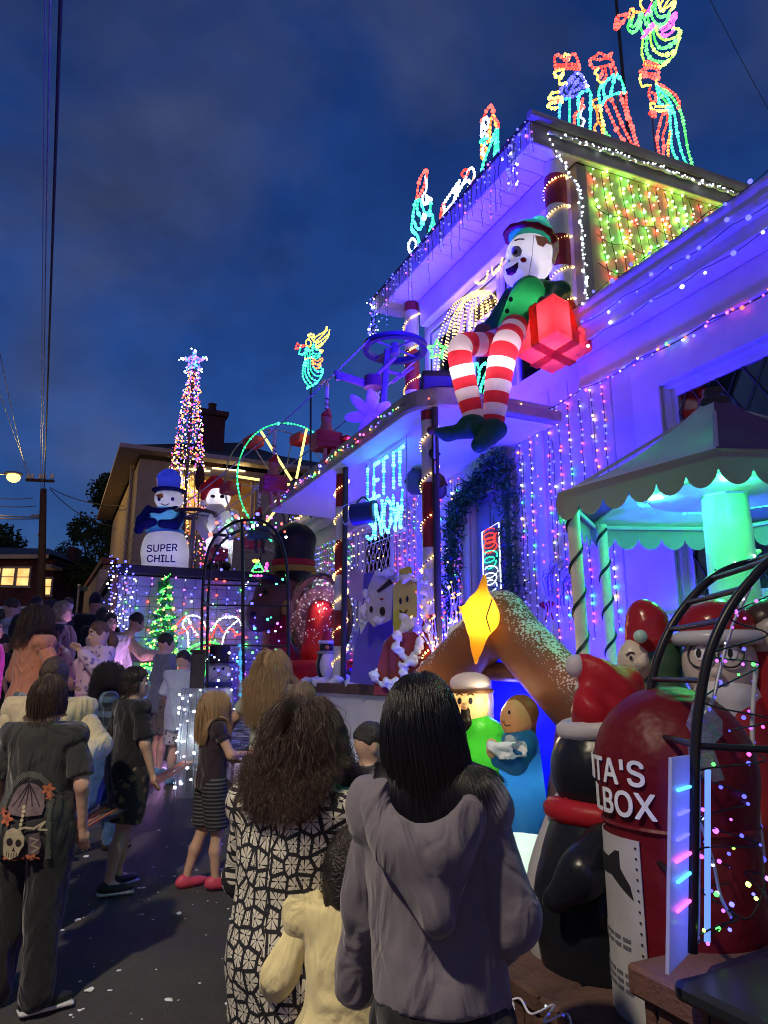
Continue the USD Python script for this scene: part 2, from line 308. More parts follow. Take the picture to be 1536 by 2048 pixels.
struct('pavement', sloped(-11, -7.65, -12, 60, 0.13, 2, 73), pm('concrete', (0.24, 0.23, 0.21), 0.9, 0.25, 3, 0.2, 60))
def slab_along(x0, x1, y0, y1, h, dz=0.0, n=40):
    """a kerb that climbs with the street"""
    ys = np.linspace(y0, y1, n); pr = [(x0, -0.2), (x0, h), (x1, h), (x1, -0.2)]
    return sheet(np.array([[(x, y, gz(0, y) + z + dz) for y in ys] for x, z in pr + pr[:1]]))
struct('far_kerb', slab_along(-7.65, -7.5, -12, 60, 0.13), pm('concrete', (0.24, 0.23, 0.21)))
# fake snow dropped on the road
snow = pm('fake_snow', (0.80, 0.82, 0.86), 0.85, 0.08, 12, 0.6, 30); rg = np.random.default_rng(5)
flakes = []
for k in range(95):
    px, py = (rg.uniform(150, 480), rg.uniform(1640, 1840)) if k < 60 else (rg.uniform(60, 480), rg.uniform(1820, 2040))
    o = on_ground(px, py); r = rg.choice([0.004, 0.007, 0.011, 0.018], p=[0.45, 0.3, 0.17, 0.08]); m = ico((0, 0, 0), r, 1, (rg.uniform(0.7, 1.7), 1, 0.3)); m.vertices += (meshkit.noise(m.vertices * 60 + k) - 0.5)[:, None] * r * 0.5; m.apply_transform(trimesh.transformations.rotation_matrix(rg.uniform(0, 6), [0, 0, 1])); m.apply_translation(o + V(0, 0, r * 0.15)); flakes.append(m)
top('fallen_snow', cat(flakes), snow, 'scraps of white fake snow scattered on the dark road', 'fake snow', kind='stuff')
gmat = usdkit.material(stage, lp('snowy_soil'), {'tc': ('texture_coordinate', {}), 'n': ('noise_texture', {'scale': 5.0, 'detail': 6.0, 'roughness': 0.68}), 'n2': ('noise_texture', {'scale': 30.0, 'detail': 4.0}),
    'r': ('rgb_ramp', {'ramp': [(0.40, (0.06, 0.055, 0.05)), (0.5, (0.3, 0.31, 0.33)), (0.6, (0.72, 0.74, 0.78))]}), 'b': ('bump', {'strength': 0.8, 'distance': 0.03}), 'p': ('principled_bsdf', {'roughness': 0.9})},
    [('tc.object', 'n.vector'), ('tc.object', 'n2.vector'), ('n.fac', 'r.fac'), ('r.color', 'p.base_color'), ('n2.fac', 'b.height'), ('b.normal', 'p.normal')], surface='p.BSDF')
def gfun(x, y): return garden_z(y) + 0.05 * (meshkit.fbm(np.stack([x * 1.7, y * 1.7, 0 * x], -1), 4, 3) - 0.5) + np.where(x < 1.75, -0.35, 0)
struct('garden_bed', sloped(1.62, 4.5, -3, 13, 0, 46, 220, gfun), gmat, smooth=True)
# ---------------------------------------------------------------- garden wall on the boundary (two heights) and its coping
brick_m = pm('dark_brick', (0.085, 0.045, 0.036), 0.85, 0.35, 9, 0.4, 50); brick_m2 = pm('dark_brick_warm', (0.115, 0.055, 0.04), 0.85, 0.3, 9, 0.4, 50); mortar = pm('mortar', (0.16, 0.15, 0.14), 0.95)
def brick_wall(name, label, x0, x1, y0, y1, ztop, zbot, cat_='wall', cap=0.06, over=0.02, bl=0.24, bh=0.085, capm=None):
    w = thing(name, label, cat_); part('core', box(x0 + 0.012, y0 + 0.012, zbot, x1 - 0.012, y1 - 0.012, ztop - cap), mortar, w, smooth=False)
    rg = np.random.default_rng(len(name)); z, row = ztop - cap - 0.008, 0
    while z - bh > max(zbot, ztop - 1.2):
        y = y0 - (row % 2) * bl / 2
        while y < y1:
            a, b = max(y + 0.006, y0), min(y + bl - 0.006, y1)
            if b - a > 0.03: part('brick', bevbox(x0 - rg.uniform(0, 0.004), a, z - bh, x0 + 0.05, b, z, 0.006), (brick_m, brick_m2)[int(rg.integers(2))], w, smooth=False)
            y += bl
        z -= bh + 0.012; row += 1
    y, k = y0 - over, 0
    while y < y1 + over - 0.01:
        b = min(y + 0.40, y1 + over); part('coping', bevbox(x0 - over, y + 0.003, ztop - cap, x1 + over, b - 0.003, ztop + rg.uniform(-0.002, 0.002), 0.01), capm or brick_m, w, smooth=False); y += 0.40
    return w
low_wall = brick_wall('low_brick_wall', 'low dark brick garden wall with fairy lights laid over its coping', 1.48, 1.70, 1.66, 4.6, 0.74, 0.0)
cap_m = pm('brown_coping', (0.13, 0.062, 0.045), 0.75, 0.3, 6, 0.3, 80)
pier = brick_wall('brick_pier', 'brown brick wall end under the white light board and garden arch', 1.48, 2.3, -0.6, 1.60, 0.965, 0.0, cap=0.075, over=0.03, capm=cap_m)
# porch base: white wall with brown ledge
white_w = pm('white_render', (0.74, 0.72, 0.70), 0.7, 0.06, 3, 0.25, 25)
pb = thing('porch_base', 'white rendered porch base with brown brick ledge and snow on top', 'porch')
part('wall', box(2.97, 5.3, 0.5, 4.48, 10.3, 1.50), white_w, pb, smooth=False)
for k in range(12): part('ledge_tile', bevbox(2.90, 5.26 + k * 0.42, 1.503, 3.35, 5.26 + k * 0.42 + 0.414, 1.61, 0.012), cap_m, pb, smooth=False)
part('porch_floor', box(3.353, 5.3, 1.503, 4.48, 10.3, 1.60), pm('concrete', (0.24, 0.23, 0.21)), pb, smooth=False)
def snow_lump(pts, r, seed=0, step=0.03):
    b = Blob(0.06); rg = np.random.default_rng(seed)
    for p in pts: b.ell(np.array(p) + rg.normal(0, r * 0.25, 3) * (1, 1, 0.3), (r * rg.uniform(0.7, 1.3), r * rg.uniform(0.7, 1.3), r * rg.uniform(0.5, 0.9)))
    return b.mesh(step, lambda P: (meshkit.fbm(P * 14, 3, seed) - 0.5) * 0.10)
top('snow_on_ledge', snow_lump([(2.98 + 0.12 * (k % 3), 6.3 + k * 0.16, 1.62) for k in range(18)], 0.085, 2), snow, 'lumpy white fake snow along the brown ledge of the porch base', 'fake snow', kind='stuff')
top('snow_drift', snow_lump([(2.72 + 0.1 * (k % 3), 6.0 + k * 0.17, 0.84 + 0.02 * (k % 2)) for k in range(15)], 0.2, 4, 0.04), snow, 'drift of fake snow along the foot of the white porch base', 'fake snow', kind='stuff')
# ================================================================ the decorated house
clad = pm('white_weatherboard', (0.66, 0.64, 0.62), 0.55, 0.14, 1.3, 0.25, 24); trim = pm('white_trim', (0.72, 0.71, 0.69), 0.5, 0.12, 2.2, 0.12, 30); cream = pm('cream_cladding', (0.58, 0.52, 0.42), 0.65, 0.06, 2, 0.1, 30)
iron = pm('roof_iron', (0.10, 0.10, 0.11), 0.5, 0.15, 3); dark_frame = pm('dark_frame', (0.05, 0.045, 0.05), 0.5)
glass = usdkit.material(stage, lp('window_glass'), {'f': ('fresnel', {'IOR': 1.5}), 't': ('transparent_bsdf', {'color': (0.92, 0.93, 0.95)}), 'g': ('glossy_bsdf', {'roughness': 0.02, 'color': (0.9, 0.9, 0.9)}), 'm': ('mix_closure', {})}, [('f.fac', 'm.fac'), ('t.BSDF', 'm.closure1'), ('g.BSDF', 'm.closure2')], surface='m.closure')
H = thing('decorated_house', 'white weatherboard house washed in blue light with upstairs dormer and porch', 'house')
XW = 4.5
# openings in the ground-floor front: right window, door, far window
OPEN = [(2.35, 4.12, 2.22, 4.08), (6.42, 7.22, 1.62, 3.86), (9.42, 10.75, 2.45, 3.98)]
y = -1.6
while y < 13.0:                                       # vertical boards, each its own piece
    b = min(y + 0.30, 13.0); spans = [(0.6, 4.62)]
    for oy0, oy1, oz0, oz1 in OPEN:
        if b > oy0 and y < oy1: spans = [(0.6, oz0), (oz1, 4.62)]
    for z0, z1 in spans: part('wall_board', bevbox(XW - 0.02, y + 0.003, z0, XW, b - 0.003, z1, 0.007), clad, H, smooth=False)
    y += 0.30
part('wall_core', cat([box(XW + 0.002, -1.6, 0.5, 4.62, 2.35, 4.9), box(XW + 0.002, 4.12, 0.5, 4.62, 6.42, 4.9), box(XW + 0.002, 7.22, 0.5, 4.62, 9.42, 4.9), box(XW + 0.002, 10.75, 0.5, 4.62, 13.0, 4.9),
     box(XW + 0.002, 2.35, 0.5, 4.62, 4.12, 2.22), box(XW + 0.002, 2.35, 4.08, 4.62, 4.12, 4.9), box(XW + 0.002, 6.42, 3.86, 4.62, 7.22, 4.9), box(XW + 0.002, 9.42, 0.5, 4.62, 10.75, 2.45), box(XW + 0.002, 9.42, 3.98, 4.62, 10.75, 4.9),
     box(4.62, 12.88, 0.5, 10, 13.0, 4.9), box(4.62, -1.6, 0.5, 10, -1.48, 4.9), box(9.9, -1.6, .5, 10, 13, 4.9)]), clad, H, smooth=False)
def window(parent, y0, y1, z0, z1, x, lit=None, sash=0.5, lattice=None, casing=0.16):
    """double-hung window in the wall plane X = x, seen from -X"""
    w = part('window', cat([box(x - 0.045, y0 - casing, z0 - 0.05, x - 0.022, y0, z1 + casing), box(x - 0.045, y1, z0 - 0.05, x - 0.022, y1 + casing, z1 + casing), box(x - 0.05, y0, z1, x - 0.024, y1, z1 + casing),
         box(x, y0 - 0.03, z0, x + 0.14, y0 + 0.03, z1), box(x, y1 - 0.03, z0, x + 0.14, y1 + 0.03, z1), box(x, y0 + 0.03, z1 - 0.03, x + 0.14, y1 - 0.03, z1 + 0.02)]), trim, parent, smooth=False)
    part('sill', bevbox(x - 0.10, y0 - casing - 0.03, z0 - 0.1, x + 0.12, y1 + casing + 0.03, z0 - 0.05, 0.01), trim, w, smooth=False)
    zm = z0 + (z1 - z0) * sash; xa, xb = x + 0.06, x + 0.10
    part('frame', cat([box(xa, y0 + 0.03, z0, xb, y1 - 0.03, z0 + 0.08), box(xa, y0 + 0.03, zm - 0.03, xb, y1 - 0.03, zm + 0.03), box(xa, y0 + 0.03, z1 - 0.1, xb, y1 - 0.03, z1 - 0.03), box(xa, y0 + 0.03, z0 + 0.08, xb, y0 + 0.09, z1 - 0.1), box(xa, y1 - 0.09, z0 + 0.08, xb, y1 - 0.03, z1 - 0.1)]), trim, w, smooth=False)
    part('pane', box(xa + 0.015, y0 + 0.09, z0 + 0.08, xa + 0.02, y1 - 0.09, zm - 0.03), glass, w, smooth=False); part('pane', box(xa + 0.015, y0 + 0.09, zm + 0.03, xa + 0.02, y1 - 0.09, z1 - 0.1), glass, w, smooth=False)
    if lattice:
        L = []
        n = int((y1 - y0) / lattice) + int((z1 - z0) / lattice)
        for k in range(-n, n):
            for s in (1, -1):
                a = LineString([(y0 + k * lattice * 1.0, z0), (y0 + k * lattice + s * (z1 - z0) * 0.6, z1)]).intersection(Polygon([(y0 + .09, z0 + .08), (y1 - .09, z0 + .08), (y1 - .09, z1 - .1), (y0 + .09, z1 - .1)]))
                if a.length > 0.02: L.append(tube([(xa + 0.006, *a.coords[0]), (xa + 0.006, *a.coords[-1])], 0.006, 4))
        part('lead_lattice', cat(L), trim if lit else dark_frame, w, smooth=True)
    yy = np.linspace(y0 - .02, y1 + .02, 90); P = np.stack([np.stack([np.full(90, x + 0.24) + 0.025 * np.sin(yy * 52) + 0.01 * np.sin(yy * 131), yy, np.full(90, z)], -1) for z in (z0 - .05, z1 + .05)])
    part('curtain', sheet(P), lit or pm('curtain_grey', (0.22, 0.21, 0.22), 0.9), w, smooth=True)
    return w
rw = window(H, 2.35, 4.12, 2.22, 4.08, XW, None, 0.42, 0.24, 0.30)
lamp_room = em('lit_room', (1.0, 0.62, 0.26), 0.55)
window(H, 9.42, 10.75, 2.45, 3.98, XW, em('lit_curtain', (1.0, 0.66, 0.34), 0.28), 0.99, 0.16, 0.14)
# door with frame
dr = part('door', bevbox(XW + 0.05, 6.45, 1.62, XW + 0.10, 7.19, 3.82, 0.01), pm('blue_door', (0.20, 0.22, 0.36), 0.45), H, smooth=False)
part('door_panel', cat([bevbox(XW + 0.035, 6.53 + 0.33 * i, z0, XW + 0.049, 6.78 + 0.33 * i, z1, 0.006) for i in (0, 1) for z0, z1 in ((1.75, 2.45), (2.6, 3.7))]), pm('blue_door', (0.20, 0.22, 0.36), 0.45), dr, smooth=False)
part('door_handle', ico((XW + 0.0, 6.56, 2.62), 0.03), pm('brass', (0.6, 0.45, 0.2), 0.3, metal=1.0), dr)
part('door_frame', cat([box(XW - 0.05, 6.30, 1.62, XW - 0.022, 6.42, 3.98), box(XW - 0.05, 7.22, 1.62, XW - 0.022, 7.34, 3.98), box(XW - 0.053, 6.42, 3.86, XW - 0.023, 7.22, 3.98)]), trim, H, smooth=False)
for y in (5.72, 8.4): part('corner_board', box(XW - 0.05, y, 1.62, XW - 0.022, y + .11, 4.18), trim, H, smooth=False)
# eaves: frieze, soffit, fascia, ogee gutter (right part), simpler on the far wing
def eave(y0, y1, ze, xg):
    part('frieze', bevbox(XW - 0.06, y0, ze - 0.52, XW - 0.022, y1, ze - 0.25, 0.008), trim, H, smooth=False); part('picture_rail', bevbox(XW - 0.085, y0, ze - 0.56, XW - 0.023, y1, ze - 0.523, 0.008), trim, H, smooth=False)
    part('soffit', box(xg + 0.02, y0, ze - 0.249, XW, y1, ze - 0.22), trim, H, smooth=False); part('fascia', bevbox(xg - 0.005, y0, ze - 0.27, xg + 0.019, y1, ze - 0.02, 0.004), trim, H, smooth=False)
    prof = [(xg - 0.006, ze - 0.16), (xg - 0.10, ze - 0.155), (xg - 0.125, ze - 0.11), (xg - 0.118, ze - 0.06), (xg - 0.14, ze - 0.03), (xg - 0.14, ze), (xg - 0.128, ze), (xg - 0.128, ze - 0.025), (xg - 0.006, ze - 0.03)]
    part('gutter', frame(extrude(Polygon([(p[0], p[1]) for p in prof]), y1 - y0), (0, y1, 0), (1, 0, 0), (0, 0, 1)), trim, H, smooth=False)
eave(-1.6, 5.08, 4.95, 4.18); eave(10.3, 13.25, 4.62, 4.2)
part('roof', cat([sheet(np.array([[(4.06, y, 4.96), (9.0, y, 6.4)] for y in (-1.6, 5.06)])), sheet(np.array([[(4.08, y, 4.63), (9.0, y, 6.3)] for y in (8.66, 13.3)])), sheet(np.array([[(12.5, y, 4.9), (9.0, y, 6.5)] for y in (-1.6, 13.3)]))]), iron, H, smooth=False)
part('wall_core', box(XW + 0.002, 8.62, 4.9, 4.62, 10.4, 4.62), clad, H, smooth=False)
# porch canopy: flat slab with a rounded corner
sl = Polygon([(4.478, 5.52), (3.35, 5.52)] + [(3.35 - 0.4 * math.sin(a), 5.92 - 0.4 * math.cos(a)) for a in np.linspace(0.05, math.pi / 2, 10)] + [(2.95, 10.6), (4.478, 10.6)])
part('porch_canopy', extrude(sl, 0.03).apply_translation((0, 0, 4.19)), pm('soffit_white', (0.78, 0.77, 0.78), 0.5, 0.03), H, smooth=False)
edge = sl.buffer(0.012, join_style=2); part('canopy_edge', extrude(edge.difference(sl.buffer(-0.05)), 0.17).apply_translation((0, 0, 4.221)), pm('edge_grey', (0.36, 0.34, 0.33), 0.6), H, smooth=False); part('canopy_roof', extrude(sl.buffer(-0.06), 0.12).apply_translation((0, 0, 4.222)), iron, H, smooth=False)
part('side_bracket', bevbox(3.6, 5.40, 4.19, 4.47, 5.50, 4.30, 0.01), pm('edge_tan', (0.30, 0.25, 0.20), 0.6), H, smooth=False)
# dormer storey, its roof rising a little towards the back
def rise(m, k=0.05): m.vertices[:, 2] += k * np.maximum(m.vertices[:, 0] - 3.98, 0); return m
netwall = pm('gable_cladding', (0.66, 0.60, 0.46), 0.65, 0.12, 1.5, 0.15, 30); Y0, Y1, ZT = 5.10, 8.66, 7.1
part('dormer_side_wall', cat([rise(bevbox(4.74, Y0, 4.8, 10, Y0 + 0.1, 7.018, 0.004))]), netwall, H, smooth=False)
part('side_corner_board', bevbox(4.60, Y0 - 0.02, 4.8, 4.735, Y0 + 0.1, 7.018, 0.004), pm('grey_trim', (0.34, 0.32, 0.30), 0.6), H, smooth=False)
part('dormer_side_wall', box(4.73, Y1 - 0.1, 4.4, 10, Y1, 7.02), netwall, H, smooth=False)
DW = [(5.45, 6.45, 4.75, 6.55), (6.6, 7.4, 4.75, 6.55), (7.55, 8.35, 4.75, 6.55)]
fw = []
prev = Y0 + 0.102
for y0, y1, z0, z1 in DW:
    fw += [box(4.62, prev, 4.4, 4.72, y0, 7.02), box(4.62, y0, 4.4, 4.72, y1, z0), box(4.62, y0, z1, 4.72, y1, 7.02)]; prev = y1
fw.append(box(4.62, prev, 4.4, 4.72, Y1 - 0.102, 7.02)); part('dormer_front', cat(fw), pm('white_weatherboard', (0.72, 0.70, 0.68)), H, smooth=False)
for y0, y1, z0, z1 in DW: window(H, y0, y1, z0, z1, 4.62, pm('curtain_dark', (0.10, 0.08, 0.09), 0.9), 0.8, None, 0.07)
part('dormer_soffit', box(3.98, Y0 - 0.08, 7.05, 4.615, Y1 + 0.25, 7.07), pm('soffit_white', (0.78, 0.77, 0.78)), H, smooth=False); part('dormer_soffit', rise(box(4.62, Y0 - 0.08, 7.021, 10.2, Y0 - 0.001, 7.05)), pm('soffit_white', (0.78, 0.77, 0.78)), H, smooth=False)
for k in range(20): part('soffit_board', bevbox(3.982, Y0 - 0.078 + k * .195, 7.026, 4.41, Y0 - 0.078 + k * .195 + .188, 7.048, 0.005), pm('soffit_white', (0.78, 0.77, 0.78)), H, smooth=False)
part('dormer_fascia', bevbox(3.95, Y0 - 0.11, 6.98, 3.979, Y1 + 0.27, 7.24, 0.005), trim, H, smooth=False)
vg = pm('verge_grey', (0.42, 0.41, 0.38), 0.5, 0.12, 4)
part('verge_board', rise(bevbox(3.98, Y0 - 0.105, 6.99, 10.2, Y0 - 0.081, 7.26, 0.005)), vg, H, smooth=False); part('verge_capping', rise(tube([(3.92, Y0 - 0.14, 7.27), (10.2, Y0 - 0.14, 7.27)], 0.05, 10)), vg, H)
part('front_beam', bevbox(4.42, 5.345, 6.62, 4.56, 8.33, 7.04, 0.012), trim, H, smooth=False)
part('dormer_roof', rise(box(3.95, Y0 - 0.08, 7.242, 10.2, Y1 + 0.26, 7.30)), iron, H, smooth=False)
# roof aerial behind the kings, and its pole
ap = thing('roof_pole', 'tall thin dark pole behind the rope-light kings on the roof', 'pole')
c0 = atX(1262, 330, 8.0); c1 = atX(1240, -40, 8.0); part('mast', tube([c0 * (1, 1, 0) + (0, 0, 7.0), c0, (c0[0], c0[1], c1[2] + 1)], 0.028, 8), dark_frame, ap)
# candy columns of porch and dormer, wrapped in warm fairy lights
candy_red = pm('column_red', (0.32, 0.02, 0.025), 0.5, 0.15, 6); candy_white = pm('column_white', (0.75, 0.74, 0.74), 0.5, 0.05, 6)
def candy_column(label, x, y, z0, z1, r, band, seed, turns, pole=True):
    t = thing('candy_column', label, 'column', (x, y, 0)); z, k = z0, 0
    while z < z1 - 0.01:
        e = min(z + band, z1); part('red_band' if (k + seed) % 2 else 'white_band', lathe([(0, z), (r, z), (r, e - 0.002), (0, e - 0.002)], 20), candy_red if (k + seed) % 2 else candy_white, t); z = e; k += 1
    if pole: part('downpipe', tube([(0.02 - r * .3, -r - 0.05, z0), (0.02 - r * .3, -r - 0.05, z1)], 0.035, 8), dark_frame, t)
    a = np.linspace(0, turns * 2 * np.pi, turns * 24); s = np.linspace(z0 + 0.06, z1 - 0.12, len(a))
    P = np.stack([(r + 0.016) * np.cos(a), (r + 0.016) * np.sin(a), s], 1); g = part('light_garland', tube(P, 0.006, 4, cap=False), pm('cable_black', (0.012, 0.014, 0.014), 0.6), t); bulb_part('bulb', resample(P, 0.035), 0.010, bulb_mat('warm', 7), g)
    return t
candy_column('candy column at the near corner of the porch canopy', 3.12, 5.72, 1.61, 4.19, 0.075, 0.62, 1, 6)
candy_column('candy column of the porch standing in front of the snow globe', 3.10, 7.95, 1.61, 4.19, 0.075, 0.42, 0, 7)
candy_column('fat candy column upstairs beside the green and red light net', 4.42, 5.22, 5.06, 7.02, 0.115, 0.36, 1, 5, False)
candy_column('candy column at the far left end of the upstairs eave', 4.35, 8.45, 4.4, 7.02, 0.105, 0.62, 1, 5, False)
# ================================================================ rope-light figures (flat wire frames that carry light rope)
ROPE = {c: em('rope_' + c, np.minimum(np.array(BC[c]) * 0.9 + 0.01, 1), 1.3) for c in BC}
def rope_figure(name, label, cat_, lines, proj, zoom, r=0.012, step=0.045, br=0.017, group=None, bs=6.0, smooth=True, rel=True):
    """lines: (colour, points[, closed]); zoom = (ox, oy, s) turns the drawing's units into what proj takes"""
    pts0 = [[proj(zoom[0] + p[0] / zoom[2], zoom[1] + p[1] / zoom[2]) for p in l[1]] for l in lines]
    o = np.vstack(pts0).mean(0) * (1, 1, 0) + (0, 0, np.vstack(pts0)[:, 2].min()); t = thing(name, label, cat_, o, 0, group)
    for l, P in zip(lines, pts0):
        P = np.array(P) - o; P = spline(P, 6, len(l) > 2) if smooth and len(P) > 2 else (np.vstack([P, P[:1]]) if len(l) > 2 else P)
        p = part(l[0] + '_rope', tube(P, r, 5), ROPE[l[0]], t, smooth=True); bulb_part('bulb', resample(P, step), br, bulb_mat(l[0], bs), p)
    return t, o
def stays(t, o, segs, r=0.008):
    for a, b in segs: part('support_bar', tube([np.array(a) - o, np.array(b) - o], r, 5), dark_frame, t)
KZ = (1080, 90, 4.8); kp = lambda x, y: atY(x, y, 5.02)
def king(label, lines):
    t, o = rope_figure('rope_light_king', label, 'light figure', lines, kp, KZ, group='rope-light kings on the roof'); 
    A = np.vstack([[kp(1080 + p[0] / 4.8, 90 + p[1] / 4.8) for p in l[1]] for l in lines]); xs = np.percentile(A[:, 0], [20, 80]); stays(t, o, [((x, 5.04, 7.3), (x, 5.04, A[:, 2].max() - 0.5)) for x in xs])
king('leftmost rope-light king with blue dotted cape and red crown', [
 ('red', [(150, 230), (145, 180), (140, 120), (165, 95), (200, 110), (245, 150), (285, 105), (325, 85), (350, 115), (370, 180), (375, 230), (300, 228), (220, 225)], 1), ('red', [(155, 185), (220, 190), (300, 182), (365, 190)]), ('red', [(150, 205), (260, 215), (370, 212)]),
 ('yellow', [(225, 110), (245, 85), (270, 105), (270, 140)]), ('yellow', [(210, 235), (150, 255), (140, 290), (175, 310), (215, 280), (225, 240)]), ('yellow', [(215, 290), (185, 330), (195, 380), (245, 370)]),
 ('blue', [(340, 270), (285, 340), (200, 430), (220, 480), (285, 500), (380, 470), (455, 415), (430, 350), (390, 285)], 1), ('blue', [(330, 310), (250, 420), (285, 470)]), ('blue', [(365, 330), (320, 400), (300, 450), (420, 400)]), ('blue', [(300, 360), (400, 370), (350, 430)]), ('white', [(345, 270), (400, 290), (455, 400)]),
 ('yellow', [(175, 450), (110, 465), (100, 520), (190, 500), (200, 540), (110, 555), (75, 580), (120, 610), (170, 600)]), ('red', [(100, 530), (150, 545), (190, 530)]),
 ('cyan', [(280, 510), (205, 530), (190, 590), (185, 720)]), ('teal', [(285, 515), (285, 640), (282, 760)]), ('teal', [(455, 430), (375, 480), (370, 600), (368, 775)]), ('teal', [(455, 430), (485, 460), (485, 640), (480, 810)]),
 ('red', [(410, 520), (385, 600), (420, 600), (340, 660), (330, 750)]), ('white', [(420, 580), (385, 680), (425, 720), (400, 790)])])
king('middle rope-light king in a green cape with long red robe', [
 ('red', [(490, 130), (485, 185), (520, 220), (600, 205), (690, 185), (695, 150), (640, 130), (560, 140)], 1), ('red', [(500, 125), (545, 100), (570, 75), (620, 100), (650, 105), (685, 80), (680, 110)]), ('red', [(700, 190), (730, 240), (725, 285), (690, 285), (680, 220)]), ('red', [(590, 215), (600, 260), (580, 310)]), ('red', [(625, 210), (635, 300), (610, 350)]),
 ('yellow', [(555, 230), (525, 265), (555, 295), (550, 325), (580, 360), (610, 360)]),
 ('teal', [(700, 295), (640, 345), (575, 420), (565, 480), (580, 590)]), ('teal', [(735, 285), (785, 345), (810, 455)]), ('teal', [(715, 320), (690, 420), (680, 480)]), ('teal', [(580, 590), (640, 510), (720, 470), (810, 455)]), ('teal', [(620, 380), (610, 440), (625, 510)]),
 ('orange', [(545, 520), (505, 540), (520, 590), (555, 590)]), ('orange', [(530, 590), (550, 660), (555, 740), (525, 780), (525, 830)]), ('orange', [(560, 740), (600, 790), (600, 850)]), ('yellow', [(580, 590), (590, 680), (610, 770)]), ('green', [(610, 770), (625, 840), (660, 880)]),
 ('red', [(690, 520), (640, 530), (630, 580), (680, 690), (740, 820), (795, 915)]), ('red', [(690, 530), (750, 670), (820, 830), (890, 960)]), ('red', [(830, 460), (775, 465), (790, 540), (840, 690), (890, 830), (930, 980)]), ('red', [(825, 465), (835, 600), (880, 760), (940, 970)])])
king('rightmost rope-light king with trailing green cloak', [
 ('red', [(1000, 230), (965, 245), (975, 290), (1050, 305), (1120, 325), (1140, 290), (1125, 235), (1060, 215)], 1), ('red', [(1000, 220), (1005, 160), (1060, 170), (1130, 190), (1140, 230)]), ('orange', [(1010, 190), (1070, 200), (1130, 215)]), ('red', [(980, 265), (1060, 275), (1130, 285)]),
 ('yellow', [(965, 290), (960, 340), (985, 400), (1020, 385), (1060, 390)]), ('yellow', [(1115, 325), (1115, 370)]),
 ('red', [(1060, 395), (1045, 460), (1065, 530), (1105, 545), (1110, 480), (1075, 455)]), ('red', [(1125, 370), (1220, 420), (1300, 480), (1340, 560), (1330, 600)]),
 ('teal', [(1120, 390), (1135, 480), (1150, 560), (1240, 620), (1250, 760), (1270, 1000), (1330, 1120)]), ('teal', [(1130, 410), (1230, 520), (1290, 660), (1320, 860), (1360, 1030), (1410, 1150)]), ('green', [(1130, 400), (1250, 480), (1350, 640), (1390, 820), (1420, 1000), (1465, 1165)]), ('green', [(1140, 460), (1220, 560), (1260, 640)]),
 ('yellow', [(1100, 565), (1060, 560), (1070, 610), (1120, 630), (1220, 630)]), ('yellow', [(1110, 590), (1170, 590), (1230, 590)]), ('red', [(1095, 640), (1045, 655), (1100, 690), (1105, 650)]),
 ('red', [(1180, 650), (1150, 760), (1125, 900), (1145, 1050)]), ('red', [(1190, 660), (1220, 650), (1215, 760), (1180, 870), (1190, 960), (1180, 1060)]), ('orange', [(1250, 830), (1230, 960), (1232, 1080)])])
AZ = (1210, 0, 8.533); ap2 = lambda x, y: atY(x, y, 5.6)
t, o = rope_figure('rope_light_angel', 'big green rope-light angel with red trumpet on the roof pole', 'light figure', [
 ('red', [(390, 240), (220, 275), (185, 340), (165, 460), (190, 510), (250, 440), (390, 260)]), ('red', [(230, 290), (215, 480)]), ('orange', [(400, 290), (420, 200), (465, 150), (490, 230), (440, 340)]), ('orange', [(490, 200), (580, 210), (690, 190), (640, 150)]), ('yellow', [(640, 150), (600, 60), (640, -40), (760, -90), (800, 0)]), ('yellow', [(905, 10), (960, 180), (1050, 130), (1200, 40)]), ('yellow', [(940, 80), (1020, -60)]), ('yellow', [(990, 150), (1130, -80)]), ('yellow', [(1060, 130), (1170, 30), (1190, 90), (1110, 190)]),
 ('pink', [(790, 60), (740, 170), (700, 250), (760, 200)]), ('green', [(430, 350), (390, 430), (400, 510), (490, 550), (560, 480), (610, 330), (610, 250)]), ('green', [(480, 300), (440, 440), (510, 440), (600, 290)]), ('green', [(590, 440), (650, 570)]), ('green', [(640, 260), (700, 390), (740, 470)]), ('green', [(720, 260), (760, 420)]), ('green', [(840, 50), (780, 200), (830, 350), (910, 440), (1010, 410), (1070, 330), (1100, 200)]), ('green', [(870, 20), (860, 180), (930, 290), (1060, 260)]),
 ('pink', [(640, 640), (700, 600), (830, 440), (800, 420), (680, 560)]), ('pink', [(950, 490), (1090, 400), (1160, 260), (1220, 220), (1180, 360), (1080, 480), (980, 540)]), ('pink', [(950, 590), (1040, 610), (1150, 540), (1165, 430), (1100, 460)]),
 ('lime', [(650, 660), (630, 850), (640, 960), (680, 1060)]), ('green', [(715, 650), (705, 840), (760, 980), (900, 1050), (1040, 1050)]), ('lime', [(765, 560), (800, 780), (890, 900), (1020, 940), (1170, 890)]), ('green', [(820, 520), (860, 700), (940, 820), (1070, 800), (1200, 710)]), ('lime', [(870, 470), (910, 600), (1020, 680), (1160, 650), (1270, 590), (1260, 500), (1170, 490)]), ('lime', [(1290, 530), (1250, 720), (1190, 900), (1100, 1020), (960, 1130), (900, 1170)])], ap2, AZ, 0.014, 0.05, 0.02)
TZ = (570, 640, 12.8)
